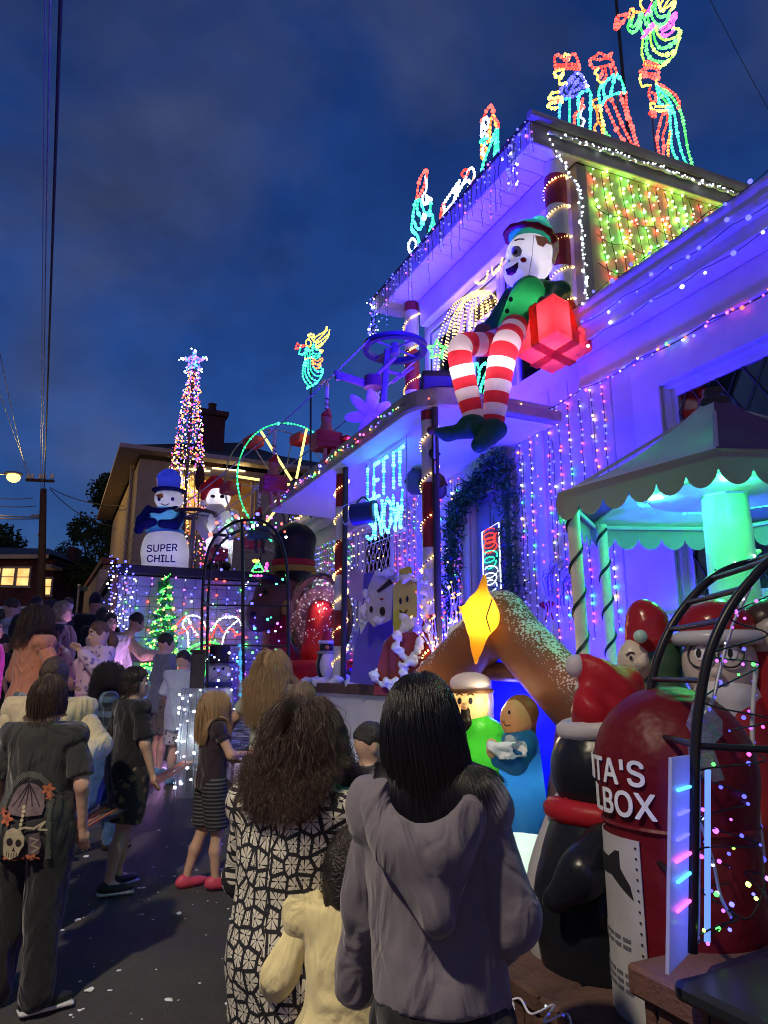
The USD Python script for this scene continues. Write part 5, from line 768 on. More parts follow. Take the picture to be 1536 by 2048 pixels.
# ---------------------------------------------------------------- bear guard and snow globe by the porch
B_ = lambda x, y, D=12.3: atD(x, y, D); bo = B_(570, 1330) * (1, 1, 0) + (0, 0, 1.3); br = thing('inflatable_bear', 'tall brown inflatable bear in black peaked cap with red and gold band', 'inflatable', bo); bear_i = infl('nylon_bear', (0.17, 0.07, 0.045), 0.3)
hbB = Blob(0.12).ell(B_(560, 1195), (0.46, 0.42, 0.42)).ell(B_(528, 1225, 12.0), (0.30, 0.30, 0.30)).ell(B_(512, 1240, 11.9), (0.17, 0.2, 0.19)); hp = wp_('head', hbB.mesh(0.045), bear_i, br, bo); wp_('body', Blob(0.1).ell(B_(590, 1300, 12.4), (0.55, 0.5, 0.55)).cone(B_(575, 1260, 12.4), B_(590, 1340, 12.4), 0.42, 0.5).mesh(0.05), infl('nylon_coat_red', (0.45, 0.02, 0.03)), br, bo)
wp_('cap', Blob(0.1).cone(B_(586, 1130), B_(590, 1085), 0.36, 0.36).ell(B_(588, 1078), (0.37, 0.37, 0.17)).mesh(0.045), infl('nylon_cap_black', (0.01, 0.01, 0.014), 0.1), br, bo)
for py_, r_, m_ in ((1128, 0.38, red_i), (1141, 0.395, infl('nylon_gold', (0.6, 0.4, 0.05)))): wp_('cap_band', lathe([(r_ - .03, -0.05), (r_, -0.05), (r_, 0.05), (r_ - .03, 0.05)], 32, B_(587, py_)), m_, br, bo)
wp_('cap_peak', Blob(0.05).ell(B_(545, 1160, 12.05), (0.34, 0.30, 0.06), rot((0, 1, 0), 0.25)).mesh(0.035), infl('nylon_cap_black', (0.01, 0.01, 0.014), 0.1), br, bo); wp_('ear', ico(B_(570, 1215, 11.95), 0.10, 2, (0.7, 0.7, 1.3)), infl('nylon_gold', (0.6, 0.4, 0.05)), hp, bo); decal(hbB, circ(532, 1185, 4, 6), 'eye', black_f, hp, bo, 0.015); decal(hbB, circ(507, 1228, 6, 5), 'nose', black_f, hp, bo, 0.015)
G_ = lambda x, y, D=10.3: atD(x, y, D); go2 = G_(640, 1370) * (1, 1, 0) + (0, 0, 1.6); sg = thing('inflatable_snow_globe', 'clear inflatable snow globe with red base and red Santa inside on the porch', 'inflatable', go2); gc = G_(640, 1238)
clear = usdkit.material(stage, lp('clear_vinyl'), {'f': ('layer_weight', {'blend': 0.35}) if False else ('fresnel', {'IOR': 1.35}), 'tc': ('texture_coordinate', {}), 'n': ('noise_texture', {'scale': 6.0}), 'b': ('bump', {'strength': 0.5, 'distance': 0.03}), 't': ('transparent_bsdf', {'color': (0.90, 0.86, 0.86)}), 'g': ('glossy_bsdf', {'roughness': 0.12}), 'm': ('mix_closure', {})}, [('tc.object', 'n.vector'), ('n.fac', 'b.height'), ('b.normal', 'g.normal'), ('f.fac', 'm.fac'), ('t.BSDF', 'm.closure1'), ('g.BSDF', 'm.closure2')], surface='m.closure')
wp_('dome', ico(gc, 0.50, 4, (0.95, 0.95, 1.35)), clear, sg, go2); wp_('base', lathe([(0, 0), (0.5, 0), (0.55, 0.08), (0.55, 0.2), (0.46, 0.3), (0, 0.3)], 32, go2), infl('nylon_red', (0.62, 0.03, 0.05)), sg, go2)
wp_('santa_inside', Blob(0.08).cone(gc - V(0, 0, 0.5), gc - V(0, 0, 0.05), 0.27, 0.2).ell(gc + V(0.02, 0, 0.1), (0.2, 0.19, 0.18)).mesh(0.04), red_i, sg, go2); wp_('pink_backdrop', Blob(0.05).ell(gc + FH * 0.22, (0.40, 0.12, 0.52), rotz(-YAW)).mesh(0.04), infl('nylon_pink', (0.62, 0.30, 0.34)), sg, go2)
rg = np.random.default_rng(31); q = rg.normal(0, 1, (420, 3)); q = q / np.linalg.norm(q, axis=1, keepdims=True) * rg.uniform(0.5, 0.95, (420, 1)) * (0.46, 0.46, 0.63); wp_('snow_flake', bulbs(gc + q, rg.uniform(0.006, 0.014, 420)), felt_white, sg, go2, smooth=False, kind='stuff')
sphere_light(sg, gc - go2 + V(-0.1, -0.3, 0.2), (1, 0.75, 0.55), 1.3, 0.04); sphere_light(sg, (0, 0, 0.15), (1, 0.7, 0.7), 0.8, 0.04)
def small_penguin(label, o, h):
    t = thing('penguin_figure', label, 'figure', o, 0.9); s = h / 0.6
    part('body', Blob(0.03).ell((0, 0, 0.2 * s), (0.13 * s, 0.12 * s, 0.2 * s)).ell((0, 0, 0.42 * s), (0.09 * s, 0.09 * s, 0.09 * s)).mesh(0.014), pm('plastic_black', (0.015, 0.015, 0.02), 0.3), t, True); part('belly', ico((-0.045 * s, -0.03 * s, 0.2 * s), 0.105 * s, 3, (1, 1, 1.6)), pm('plastic_white', (0.75, 0.75, 0.78), 0.35), t); part('beak', lathe([(0.03 * s, 0), (0, 0.06 * s)], 10, (0, 0, 0)).apply_transform(trimesh.transformations.rotation_matrix(-math.pi / 2, (0, 1, 0))).apply_translation((-0.07 * s, -0.03 * s, 0.41 * s)), pm('plastic_orange', (0.7, 0.25, 0.03), 0.4), t)
    part('hat', Blob(0.03).cone((0, 0, 0.49 * s), (0.02 * s, 0, 0.58 * s), 0.08 * s, 0.045 * s).mesh(0.012), pm('plastic_red', (0.5, 0.02, 0.03), 0.35), t, True); part('hat_band', tube([(0.088 * s * math.cos(a), 0.088 * s * math.sin(a), 0.475 * s) for a in np.linspace(0, 2 * math.pi, 21)[:-1]], 0.02 * s, 6, closed=True), pm('plastic_white', (0.75, 0.75, 0.78), 0.35), t); part('scarf', tube([(0.1 * s * math.cos(a), 0.1 * s * math.sin(a), 0.35 * s) for a in np.linspace(0, 2 * math.pi, 21)[:-1]], 0.022 * s, 6, closed=True), pm('plastic_grey', (0.3, 0.3, 0.34), 0.5), t); return t
small_penguin('small black penguin with red Santa hat standing in front of the snow globe', atX(652, 1350, 3.15) * (1, 1, 0) + (0, 0, 1.61), 0.62)
# ================================================================ carousel
cc = V(3.47, 2.80, 0.62); ca_ = thing('carousel', 'green lit carousel with scalloped canopy and candy striped poles', 'carousel', cc); NP = 6; RC, ZB, ZA = 0.98, 2.10, 2.66
cv_p, cv_w = pm('canvas_plum', (0.22, 0.13, 0.24), 0.85, 0.12, 6, 0.3, 60), pm('canvas_white', (0.62, 0.60, 0.60), 0.85, 0.1, 6, 0.3, 60)
ct = lambda base, k, tr=0.05: usdkit.material(stage, lp(k), {'d': ('diffuse_bsdf', {'color': base}), 't': ('translucent_bsdf', {'color': base}), 'm': ('mix_closure', {'fac': tr})}, [('d.BSDF', 'm.closure1'), ('t.BSDF', 'm.closure2')], surface='m.closure')
cwt, cpt, cvt = ct((0.74, 0.71, 0.71), 'canvas_white_thin', 0.03), ct((0.17, 0.10, 0.19), 'canvas_plum_thin', 0.008), ct((0.36, 0.33, 0.30), 'canvas_valance')
A = lambda k: math.radians(183 - 24.8 + 60 * k); cp = lambda k, r, z: V(r * math.cos(A(k)), r * math.sin(A(k)), z)
for k in range(NP):
    n = 9; G = np.zeros((n, n, 3))
    for i in range(n):
        f = i / (n - 1); r = 0.07 + (RC - 0.07) * f; z = ZA + (ZB - ZA) * f - 0.07 * math.sin(f * math.pi)
        for j in range(n): g = j / (n - 1); G[i, j] = cp(k, r, z) * (1 - g) + cp(k + 1, r, z) * g - V(0, 0, 0.02 * math.sin(g * math.pi) * f)
    part('canopy_panel', sheet(G), (cwt, cpt)[k % 2], ca_, smooth=True)
    m = 73; T = np.linspace(0, 1, m); top_ = np.array([cp(k, RC, ZB) * (1 - g) + cp(k + 1, RC, ZB) * g for g in T]); dr_ = 0.10 + 0.075 * np.abs(np.sin(T * math.pi * 6)) ** 0.55; bot = top_ * (1.012, 1.012, 1) - np.c_[0 * T, 0 * T, dr_]; mid = (top_ + bot) / 2 * (1.004, 1.004, 1)
    part('valance', sheet(np.array([top_, mid, bot])), cvt, ca_, smooth=True)
    part('rib', tube([cp(k, 0.1, ZA - 0.06), cp(k, RC - 0.02, ZB - 0.02)], 0.011, 6), cv_w, ca_); part('rim_bar', tube([cp(k, RC - .03, ZB - 0.03), cp(k + 1, RC - .03, ZB - 0.03)], 0.014, 6), cv_w, ca_)
    if k in (1, 2): continue
    P = np.array([cp(k, 0.88, 0.1), cp(k, 0.90, ZB - 0.02)]); pl = part('pole', tube(P, 0.036, 14), pm('pole_white', (0.72, 0.70, 0.62), 0.4), ca_)
    a = np.linspace(0, 2 * np.pi * 8, 8 * 26); P = np.stack([P[0, 0] + (P[1, 0] - P[0, 0]) * a / a[-1] + 0.036 * np.cos(a + k), P[0, 1] + (P[1, 1] - P[0, 1]) * a / a[-1] + 0.036 * np.sin(a + k), 0.1 + (ZB - .15) * a / a[-1]], 1); part('spiral_stripe', tube(P, 0.011, 4), pm('stripe_green_black', (0.01, 0.03, 0.03), 0.4), pl)
part('finial', lathe([(0, -0.04), (0.09, -0.04), (0.09, 0.02), (0.06, 0.05), (0.06, 0.09), (0, 0.09)], 12, (0, 0, ZA)), dark_frame, ca_); part('base_deck', lathe([(0, 0.0), (1.0, 0.0), (1.0, 0.1), (0, 0.1)], 48), pm('deck_white', (0.6, 0.6, 0.6), 0.6), ca_, smooth=False)
core = part('centre_drum', lathe([(0.155, 0.1), (0.125, ZB - 0.02)], 32), pm('drum_white', (0.72, 0.74, 0.72), 0.4), ca_); part('top_disc', lathe([(0.13, 0), (0.42, 0), (0.42, 0.03), (0.13, 0.03)], 40, (0, 0, ZB - 0.01)), pm('drum_white', (0.72, 0.74, 0.72), 0.4), ca_, smooth=False)
for z in (1.0, 1.35, 1.65): part('drum_screw', cat([ico((0.146 * math.cos(a), 0.146 * math.sin(a), z), 0.006, 1) for a in np.linspace(3.2, 5.6, 3)]), dark_frame, core, kind='stuff')
a = np.linspace(0, 2 * np.pi * 4, 120); P = np.stack([(0.165 - 0.02 * a / a[-1]) * np.cos(a), (0.165 - 0.02 * a / a[-1]) * np.sin(a), 0.5 + 1.3 * a / a[-1]], 1); w = part('wound_light', tube(P, 0.006, 4), pm('clear_tube', (0.6, 0.63, 0.66), 0.3), ca_); bulb_part('bulb', resample(P, 0.12), 0.009, mixed(['white', 'white', 'green'], 4), w)
a = np.linspace(0, 2 * np.pi, 70); P = np.stack([0.47 * np.cos(a), 0.47 * np.sin(a), ZB + 0.02 + 0.02 * np.sin(a * 5)], 1); w = part('green_rope', tube(P, 0.010, 5), em('rope_canopy', (0.05, 1.0, 0.35), 1.5), ca_); bulb_part('bulb', resample(P, 0.03), 0.012, bulb_mat('teal', 4), w)
P = np.array([cp(3.2 + k * 0.18, 0.72, ZB + 0.06) for k in range(9)]); w = part('green_rope', tube(P, 0.010, 5), em('rope_canopy', (0.05, 1.0, 0.35), 1.5), ca_); bulb_part('bulb', resample(P, 0.03), 0.012, bulb_mat('teal', 4), w)
sphere_light(ca_, (-0.30, -0.30, ZB - 0.02), (0.03, 1.0, 0.22), 3.2, 0.05); sphere_light(ca_, (0.32, 0.25, ZB + 0.0), (0.05, 1.0, 0.35), 2.2, 0.05); sphere_light(ca_, (-0.34, 0.2, ZB - 0.0), (0.05, 1.0, 0.35), 2.0, 0.05)
# blow-moulded figures before the carousel
gl = dict(spec=0.6)
F_ = lambda x, y, D: atD(x, y, D)
sc_ = F_(1440, 1330, 2.95); t = thing('santa_figure', 'glossy plastic Santa head with round glasses behind the mailbox', 'figure', sc_ * (1, 1, 0) + (0, 0, 0.6)); o = sc_ * (1, 1, 0) + (0, 0, 0.6)
pw, pr, pf = pm('gloss_white', (0.66, 0.66, 0.66), 0.25, 0.04), pm('gloss_red', (0.36, 0.02, 0.025), 0.2, 0.1), pm('gloss_face', (0.66, 0.55, 0.48), 0.3, 0.04)
hB = Blob(0.03).ell(sc_, (0.148, 0.14, 0.165)); hp = wp_('head', hB.mesh(0.014), pf, t, o); wp_('beard', Blob(0.04).ell(sc_ - V(0, 0, 0.17) - FH * .03, (0.155, 0.12, 0.16)).ell(F_(1415, 1395, 2.85), (0.06, 0.05, 0.03)).ell(F_(1470, 1395, 2.85), (0.06, 0.05, 0.03)).mesh(0.014), pw, t, o); wp_('hat', Blob(0.05).ell(sc_ + V(0, 0, 0.15), (0.15, 0.145, 0.12)).mesh(0.014), pr, t, o)
wp_('hat_band', tube([sc_ + V(0, 0, 0.105) + RT * 0.148 * math.cos(a) + FH * 0.145 * math.sin(a) for a in np.linspace(0, 2 * math.pi, 37)[:-1]], 0.03, 8, closed=True), pw, t, o); wp_('body', Blob(0.05).cone(sc_ - V(0, 0, 0.2), sc_ - V(0, 0, 0.85), 0.16, 0.22).mesh(0.02), pr, t, o); wp_('nose', ico(F_(1432, 1345, 2.8), 0.022, 2), pf, hp, o)
for ex in (1402, 1462):
    decal(hB, circ(ex, 1306, 12, 15), 'eye_white', felt_white, hp, o, 0.004); decal(hB, circ(ex - 3, 1307, 5, 9), 'eye', black_f, hp, o, 0.007)
    q = [march(hB, *p) for p in circ(ex, 1310, 26, 25, 28)]; q = [x + (EYE - x) / np.linalg.norm(EYE - x) * 0.010 for x in q if x is not None]; wp_('glasses', tube(q, 0.0035, 6, closed=True), pm('glasses_rim', (0.03, 0.03, 0.03), 0.3), hp, o)
    decal(hB, list(band([(ex - 20, 1277 + (6 if ex < 1420 else -2)), (ex + 18, 1277 + (-2 if ex < 1420 else 6))], 1.6).exterior.coords), 'eyebrow', black_f, hp, o, 0.005)
ec = F_(1310, 1320, 3.15); o = ec * (1, 1, 0) + (0, 0, 0.62); t = thing('elf_figure', 'glossy plastic elf with red cap and green hood seen in profile below the carousel', 'figure', o); pgn = pm('gloss_green', (0.05, 0.12, 0.07), 0.25, 0.1)
wp_('hood', Blob(0.04).ell(ec, (0.125, 0.125, 0.15)).ell(ec - V(0, 0, 0.2), (0.15, 0.14, 0.16)).mesh(0.014), pgn, t, o); eb = Blob(0.02).ell(F_(1270, 1322, 3.1), (0.075, 0.07, 0.095)); hp = wp_('face', eb.mesh(0.012), pm('gloss_face_pale', (0.60, 0.52, 0.40), 0.3), t, o); wp_('ear', Blob(0.01).chain([F_(1283, 1325, 3.0), F_(1290, 1308, 3.0)], [0.03, 0.008]).mesh(0.009), pm('gloss_face_pale', (0.60, 0.52, 0.40), 0.3), hp, o)
wp_('cap', Blob(0.03).chain([F_(1297, 1278, 3.12), F_(1292, 1240, 3.12), F_(1285, 1222, 3.12)], [0.10, 0.085, 0.045]).mesh(0.012), pr, t, o); wp_('bobble', ico(F_(1281, 1273, 3.0), 0.028, 3), pm('gloss_mint', (0.4, 0.62, 0.52), 0.25), t, o); decal(eb, list(band([(1254, 1310), (1261, 1305), (1268, 1307)], 1.5).exterior.coords), 'eyebrow', black_f, hp, o); decal(eb, circ(1262, 1316, 3, 4), 'eye', black_f, hp, o)
ic_ = F_(1545, 1270, 2.9); o = ic_ * (1, 1, 0) + (0, 0, .6); t = thing('elf_figure', 'brown haired plastic figure cut off by the right edge of the photo', 'figure', o); wp_('head', Blob(0.03).ell(ic_, (0.09, 0.09, 0.11)).mesh(0.014), pm('gloss_face_pale', (0.6, 0.52, 0.4)), t, o); wp_('hair', Blob(0.03).ell(ic_ + V(0, 0, 0.05) + FH * .03, (0.1, 0.1, 0.1)).mesh(0.014), pm('gloss_brown', (0.08, 0.04, 0.03), 0.3), t, o); wp_('body', Blob(0.04).cone(ic_ - V(0, 0, .12), ic_ - V(0, 0, .7), 0.09, 0.13).mesh(0.02), pr, t, o)
# ================================================================ right garden arch, light board, base
D0 = 1.93; hoop = [(1384, 1905), (1387, 1780), (1389, 1620), (1391, 1490), (1400, 1400), (1418, 1310), (1452, 1230), (1495, 1168), (1545, 1118), (1610, 1085), (1690, 1075), (1780, 1090), (1850, 1140), (1900, 1230), (1925, 1360), (1930, 1620), (1932, 1900)]
H1 = spline([atD(*p, D0) for p in hoop], 7); offs = FH * 0.42 + RT * 0.02; oA = H1[0] * (1, 1, 0) + (0, 0, 0.965); ga = thing('garden_arch', 'black metal garden arch wound with purple and green lights at the right edge', 'arch', oA); blk_m = pm('black_metal', (0.012, 0.012, 0.014), 0.35)
wp_('front_hoop', tube(H1, 0.0135, 8), blk_m, ga, oA); wp_('back_hoop', tube(H1 + offs, 0.0135, 8), blk_m, ga, oA)
for i in (7, 21, 31, 41, 48, 56, 65): wp_('rung', tube([H1[i], H1[i] + offs], 0.009, 6), blk_m, ga, oA)
a_, b_ = atD(1391, 1492, D0), atD(1560, 1500, D0); wp_('cross_bar', tube([a_, b_], 0.010, 6), blk_m, ga, oA)
rg = np.random.default_rng(44); MP = mixed(['purple', 'blue', 'pink', 'blue', 'lime', 'purple', 'green', 'blue'], 4)
def garland(label, pts, mats, sp, r, seed, jit=0.012, wm=None, wire=0.0028, group=None):
    t = thing('light_garland', label, 'fairy lights', (0, 0, 0), 0, group); P = spline(pts, 8); light_string(t, P, mats, sp, r, wire, jit, seed, wm); return t
garland('purple and green lights zigzagging over the right garden arch', [atD(*p) for p in ((1395, 1885, 1.95), (1470, 1830, 2.1), (1405, 1780, 1.95), (1500, 1755, 2.3), (1398, 1700, 1.92), (1520, 1690, 2.2), (1400, 1640, 1.95), (1510, 1600, 2.2), (1395, 1545, 1.93), (1530, 1520, 2.1), (1440, 1470, 2.2), (1540, 1440, 2.0), (1405, 1400, 1.94), (1520, 1330, 2.25), (1420, 1310, 1.96), (1535, 1270, 2.1), (1460, 1235, 1.97), (1540, 1190, 2.2))], MP, 0.14, 0.0058, 5)
garland('lights looped low around the foot of the right garden arch', [atD(*p) for p in ((1400, 1870, 1.9), (1440, 1850, 1.95), (1475, 1840, 2.0), (1455, 1820, 2.0), (1500, 1835, 1.95), (1530, 1760, 2.0), (1490, 1745, 2.1), (1540, 1800, 1.9), (1570, 1850, 2.0))], mixed(['white', 'lime', 'blue', 'purple'], 8), 0.10, 0.0065, 6)
wt_m = pm('clear_tube', (0.6, 0.63, 0.66), 0.3)
garland('clear twisted rope light down the middle of the right garden arch', [atD(*p) for p in ((1500, 1175, 2.1), (1465, 1250, 2.05), (1440, 1340, 2.02), (1425, 1400, 2.0), (1400, 1440, 1.95))], mixed(['blue', 'white', 'purple'], 2.5), 0.05, 0.0055, 7, 0.004, wt_m, 0.006)
garland('clear rope light hanging in a curve to the foot of the right garden arch', [atD(*p) for p in ((1385, 1560, 1.94), (1400, 1640, 2.0), (1425, 1720, 2.02), (1440, 1790, 2.0), (1462, 1835, 2.0))], mixed(['white', 'blue'], 2.0), 0.06, 0.005, 8, 0.004, wt_m, 0.005)
garland('purple rope light down the far leg of the right garden arch', [atD(*p) for p in ((1512, 1330, 2.3), (1505, 1450, 2.3), (1510, 1560, 2.3), (1528, 1720, 2.3))], mixed(['purple', 'blue'], 2.5), 0.045, 0.006, 9, 0.004, wt_m, 0.008)
bs_ = atD(1352, 1935, 1.86); t = thing('arch_base', 'flat black plastic base under the right garden arch', 'base', bs_ * (1, 1, 0) + (0, 0, 0.967)); part('plate', bevbox(-0.02, -0.42, 0.002, 0.55, 0.0, 0.045, 0.012), pm('plastic_dark', (0.02, 0.022, 0.026), 0.35), t, smooth=False); part('foot_rib', bevbox(0.0, -0.40, 0.046, 0.16, -0.30, 0.07, 0.01), pm('plastic_dark', (0.02, 0.022, 0.026), 0.35), t, smooth=False)
bo_ = atD(1340, 1950, 1.80) * (1, 1, 0) + (0, 0, 0.968); t = thing('light_board', 'white translucent light board leaning against the right garden arch', 'sign', bo_); p0, p1, p2, p3 = atD(1338, 1950, 1.80), atD(1400, 1885, 2.02), atD(1402, 1508, 2.02), atD(1344, 1516, 1.80); p0[2] = max(p0[2], 0.972); p1[2] = max(p1[2], 0.972)
pan = usdkit.material(stage, lp('opal_perspex'), {'p': ('principled_bsdf', {'base_color': (0.66, 0.70, 0.82), 'roughness': 0.25}), 't': ('translucent_bsdf', {'color': (0.7, 0.74, 0.9)}), 'm': ('mix_closure', {'fac': 0.5})}, [('p.BSDF', 'm.closure1'), ('t.BSDF', 'm.closure2')], surface='m.closure')
nrm = np.cross(p1 - p0, p3 - p0); nrm /= np.linalg.norm(nrm); nrm = nrm if nrm @ (EYE - p0) > 0 else -nrm
wp_('panel', trimesh.convex.convex_hull(np.array([p0, p1, p2, p3, p0 - nrm * .008, p1 - nrm * .008, p2 - nrm * .008, p3 - nrm * .008])), pan, t, bo_, smooth=False); bil = lambda u, v: (p0 * (1 - u) + p1 * u) * (1 - v) + (p3 * (1 - u) + p2 * u) * v
for u0, u1, v, c in ((.12, .55, .84, 'cyan'), (.12, .5, .60, 'blue'), (.1, .75, .50, 'pink'), (.15, .6, .40, 'cyan'), (.15, .7, .265, 'pink'), (.15, .5, .72, 'blue')): wp_('light_bar', tube([bil(u0, v) + nrm * .006, bil(u1, v) + nrm * .004], 0.0042, 6), em('bar_' + c, np.array(BC[c]) + .04, 2.2), t, bo_)
wp_('light_bar', tube([bil(.62, .43) + nrm * .006, bil(.62, .57) + nrm * .006], 0.006, 6), em('bar_pink', np.array(BC['pink']) + .04, 2.2), t, bo_); wp_('tube_lamp', tube([bil(.8, .05) + nrm * .03, bil(.8, .93) + nrm * .03], 0.008, 6), em('bar_soft', (0.15, 0.3, 1.0), 0.9), t, bo_)
rect_light(t, bil(0.5, 0.5) - nrm * 0.14 - bo_, nrm, (0.12, 0.16, 1.0), 0.35, 0.12, 0.4, 'back_lamp')
bw = atD(1425, 1480, 2.02); t = thing('plastic_bow', 'crumpled clear plastic bow tied to the right garden arch', 'bow', bw); film = usdkit.material(stage, lp('clear_film'), {'tc': ('texture_coordinate', {}), 'n': ('noise_texture', {'scale': 60.0, 'detail': 3.0}), 'b': ('bump', {'strength': 0.9, 'distance': 0.01}), 'g': ('glossy_bsdf', {'roughness': 0.15, 'color': (0.9, 0.93, 0.95)}), 'd': ('translucent_bsdf', {'color': (0.8, 0.85, 0.88)}), 't': ('transparent_bsdf', {}), 'm1': ('mix_closure', {'fac': 0.5}), 'm': ('mix_closure', {'fac': 0.42})}, [('tc.object', 'n.vector'), ('n.fac', 'b.height'), ('b.normal', 'g.normal'), ('g.BSDF', 'm1.closure1'), ('d.BSDF', 'm1.closure2'), ('t.BSDF', 'm.closure1'), ('m1.closure', 'm.closure2')], surface='m.closure')
def lobe(poly, D, seed):
    P = Polygon(poly); v, f = trimesh.creation.triangulate_polygon(P.segmentize(6), engine='earcut'); v3, f = trimesh.remesh.subdivide_to_size(np.c_[v, 0 * v[:, 0]], f, 5, max_iter=5); W = np.array([atD(q[0], q[1], D + 0.05 * (meshkit.fbm(np.array([q[0] * .08, q[1] * .08, seed]), 3) - .5)) for q in v3]); return trimesh.Trimesh(W, f, process=False)
for i, pl in enumerate(([(1385, 1405), (1420, 1412), (1445, 1440), (1446, 1470), (1425, 1492), (1395, 1488), (1372, 1450)], [(1398, 1490), (1425, 1492), (1450, 1560), (1420, 1566), (1396, 1540)], [(1375, 1495), (1398, 1490), (1400, 1550), (1385, 1560)])): wp_('loop', lobe(pl, 1.98 + 0.01 * i, i), film, t, bw)
for seed, pts in enumerate([[(1005, 1965, 2.35), (1040, 1948, 2.4), (1065, 1990, 2.3), (1110, 1960, 2.36), (1090, 2020, 2.25), (1135, 2005, 2.3), (1150, 2060, 2.2)], [(985, 1945, 2.45), (1030, 1985, 2.36), (1010, 2030, 2.25), (1060, 2040, 2.22), (1120, 2040, 2.2)]]):
    garland(('white wired net lights draped over the low brick wall', 'second loop of white wired net lights on the low brick wall')[seed], [V(min(atD(*p)[0], 1.478), atD(*p)[1], min(atD(*p)[2], 0.752)) + V(-0.006, 0, 0.004) for p in pts], mixed(['blue', 'white', 'blue'], 1.5), 0.12, 0.004, 60 + seed, 0.004, pm('cable_white', (0.6, 0.6, 0.66), 0.5), 0.004)
# ================================================================ left garden arch, gate post, light fence
gp = lambda x, y, D=7.8: atD(x, y, D); h2 = [(402, 1420), (403, 1330), (405, 1200), (412, 1120), (430, 1075), (462, 1048), (495, 1040), (530, 1045), (556, 1070), (572, 1120), (576, 1200), (576, 1330), (576, 1420)]
HA = spline([gp(*p) for p in h2], 6); oB = HA[0] * (1, 1, 0) + (0, 0, 0.75); of2 = FH * 0.5 - RT * 0.06; gb2 = thing('garden_arch', 'black garden arch with blue and green lights in front of the bear', 'arch', oB)
wp_('front_hoop', tube(HA, 0.017, 8), blk_m, gb2, oB); wp_('back_hoop', tube(HA + of2, 0.017, 8), blk_m, gb2, oB); P = [gp(486, 1420), gp(486, 1150), gp(484, 1043)]; wp_('centre_post', tube(P, 0.02, 8), blk_m, gb2, oB)
for y in (1170, 1210, 1290): wp_('cross_bar', tube([gp(405, y), gp(576, y + 2)], 0.011, 6), blk_m, gb2, oB)
for i in (3, 12, 20, 28, 36, 44, 52, 60, 68): wp_('rung', tube([HA[i], HA[i] + of2], 0.009, 6), blk_m, gb2, oB)
rg = np.random.default_rng(71); zz = []
for k in range(26): zz.append(gp(rg.uniform(405, 578), 1045 + k * 13 + rg.uniform(-8, 8), 7.8 + rg.uniform(0, 0.45)))
garland('blue green and white lights netted across the left garden arch', zz, mixed(['blue', 'green', 'white', 'blue', 'purple', 'teal'], 7), 0.16, 0.013, 72, 0.05)
garland('thick tangle of coloured lights on the crown of the left garden arch', [gp(425 + 11 * k, 1058 - 14 * math.sin(k / 13 * math.pi) + rg.uniform(-9, 9), 7.8 + rg.uniform(0, .4)) for k in range(14)], mixed(['blue', 'green', 'purple', 'white', 'red', 'blue'], 8), 0.07, 0.014, 73, 0.06)
q = gp(486, 1400, 7.75); garland('cool white tube light down the centre post of the left garden arch', [gp(482, 1420, 7.7), gp(481, 1340, 7.7), gp(480, 1292, 7.7)], bulb_mat('cyan', 1.6), 0.03, 0.018, 74, 0.002, wt_m, 0.016)
fo = atD(392, 1400, 7.0); fo = fo * (1, 1, 0) + (0, 0, gz(0, fo[1])); t = thing('gate_post', 'dark timber gate post beside the boys in blue shirts', 'post', fo); part('post', bevbox(-0.06, -0.06, 0, 0.06, 0.06, atD(392, 1306, 7.0)[2] - fo[2], 0.01), pm('dark_timber', (0.05, 0.04, 0.04), 0.8, 0.3, 8, 0.3, 30), t, smooth=False); part('post_cap', bevbox(-0.075, -0.075, atD(392, 1306, 7.0)[2] - fo[2] + .002, 0.075, 0.075, atD(392, 1306, 7.0)[2] - fo[2] + .03, 0.01), pm('dark_timber', (0.05, 0.04, 0.04)), t, smooth=False)
fo = atD(385, 1590, 6.9); fo[2] = gz(0, fo[1]); t = thing('lit_bin', 'clear wire cylinder wrapped in white lights standing on the kerb', 'light figure', fo)
for k in range(14): a = k / 14 * 2 * math.pi; part('wire_rib', tube([(0.17 * math.cos(a), 0.17 * math.sin(a), 0.0), (0.15 * math.cos(a), 0.15 * math.sin(a), 0.95)], 0.005, 4), pm('sign_wire', (0.55, 0.58, 0.62), 0.4, metal=1), t)
part('clear_skin', lathe([(0.165, 0.0), (0.145, 0.95)], 28), film, t); a = np.linspace(0, 2 * np.pi * 7, 150); P = np.stack([0.17 * np.cos(a), 0.17 * np.sin(a), 0.04 + 0.9 * a / a[-1] + 0.03 * np.sin(a * 3.3)], 1); w = part('white_string', tube(P, 0.003, 3), pm('cable_white', (0.6, 0.6, 0.66)), t); bulb_part('bulb', resample(P, 0.10), 0.012, bulb_mat('white', 5), w); sphere_light(t, (0, 0, 0.5), (0.75, 0.88, 1), 0.4, 0.05)
# ================================================================ terrace with its light wall
ter = thing('terrace', 'timber fronted garden terrace carrying the snowman and light tower', 'terrace', (0, 0, 0)); tw = pm('terrace_board', (0.36, 0.34, 0.35), 0.7, 0.12, 4, 0.2, 30); z = 0.9
while z < 3.4: part('plank', bevbox(0.98, 13.22, z + 0.004, 4.46, 13.25, z + 0.176, 0.006), tw, ter, smooth=False); z += 0.18
part('core', box(0.985, 13.251, 0.6, 4.46, 18.5, 3.42), tw, ter, smooth=False); part('deck_edge', bevbox(0.9, 13.12, 3.44, 4.46, 13.3, 3.60, 0.015), pm('deck_dark', (0.035, 0.03, 0.03), 0.7), ter, smooth=False); part('deck', box(0.9, 13.302, 3.44, 4.46, 18.5, 3.59), pm('deck_dark', (0.035, 0.03, 0.03)), ter, smooth=False); part('side_post', bevbox(0.86, 13.10, 0.8, 0.965, 13.21, 3.43, 0.01), pm('post_rust', (0.18, 0.07, 0.04), 0.8), ter, smooth=False)
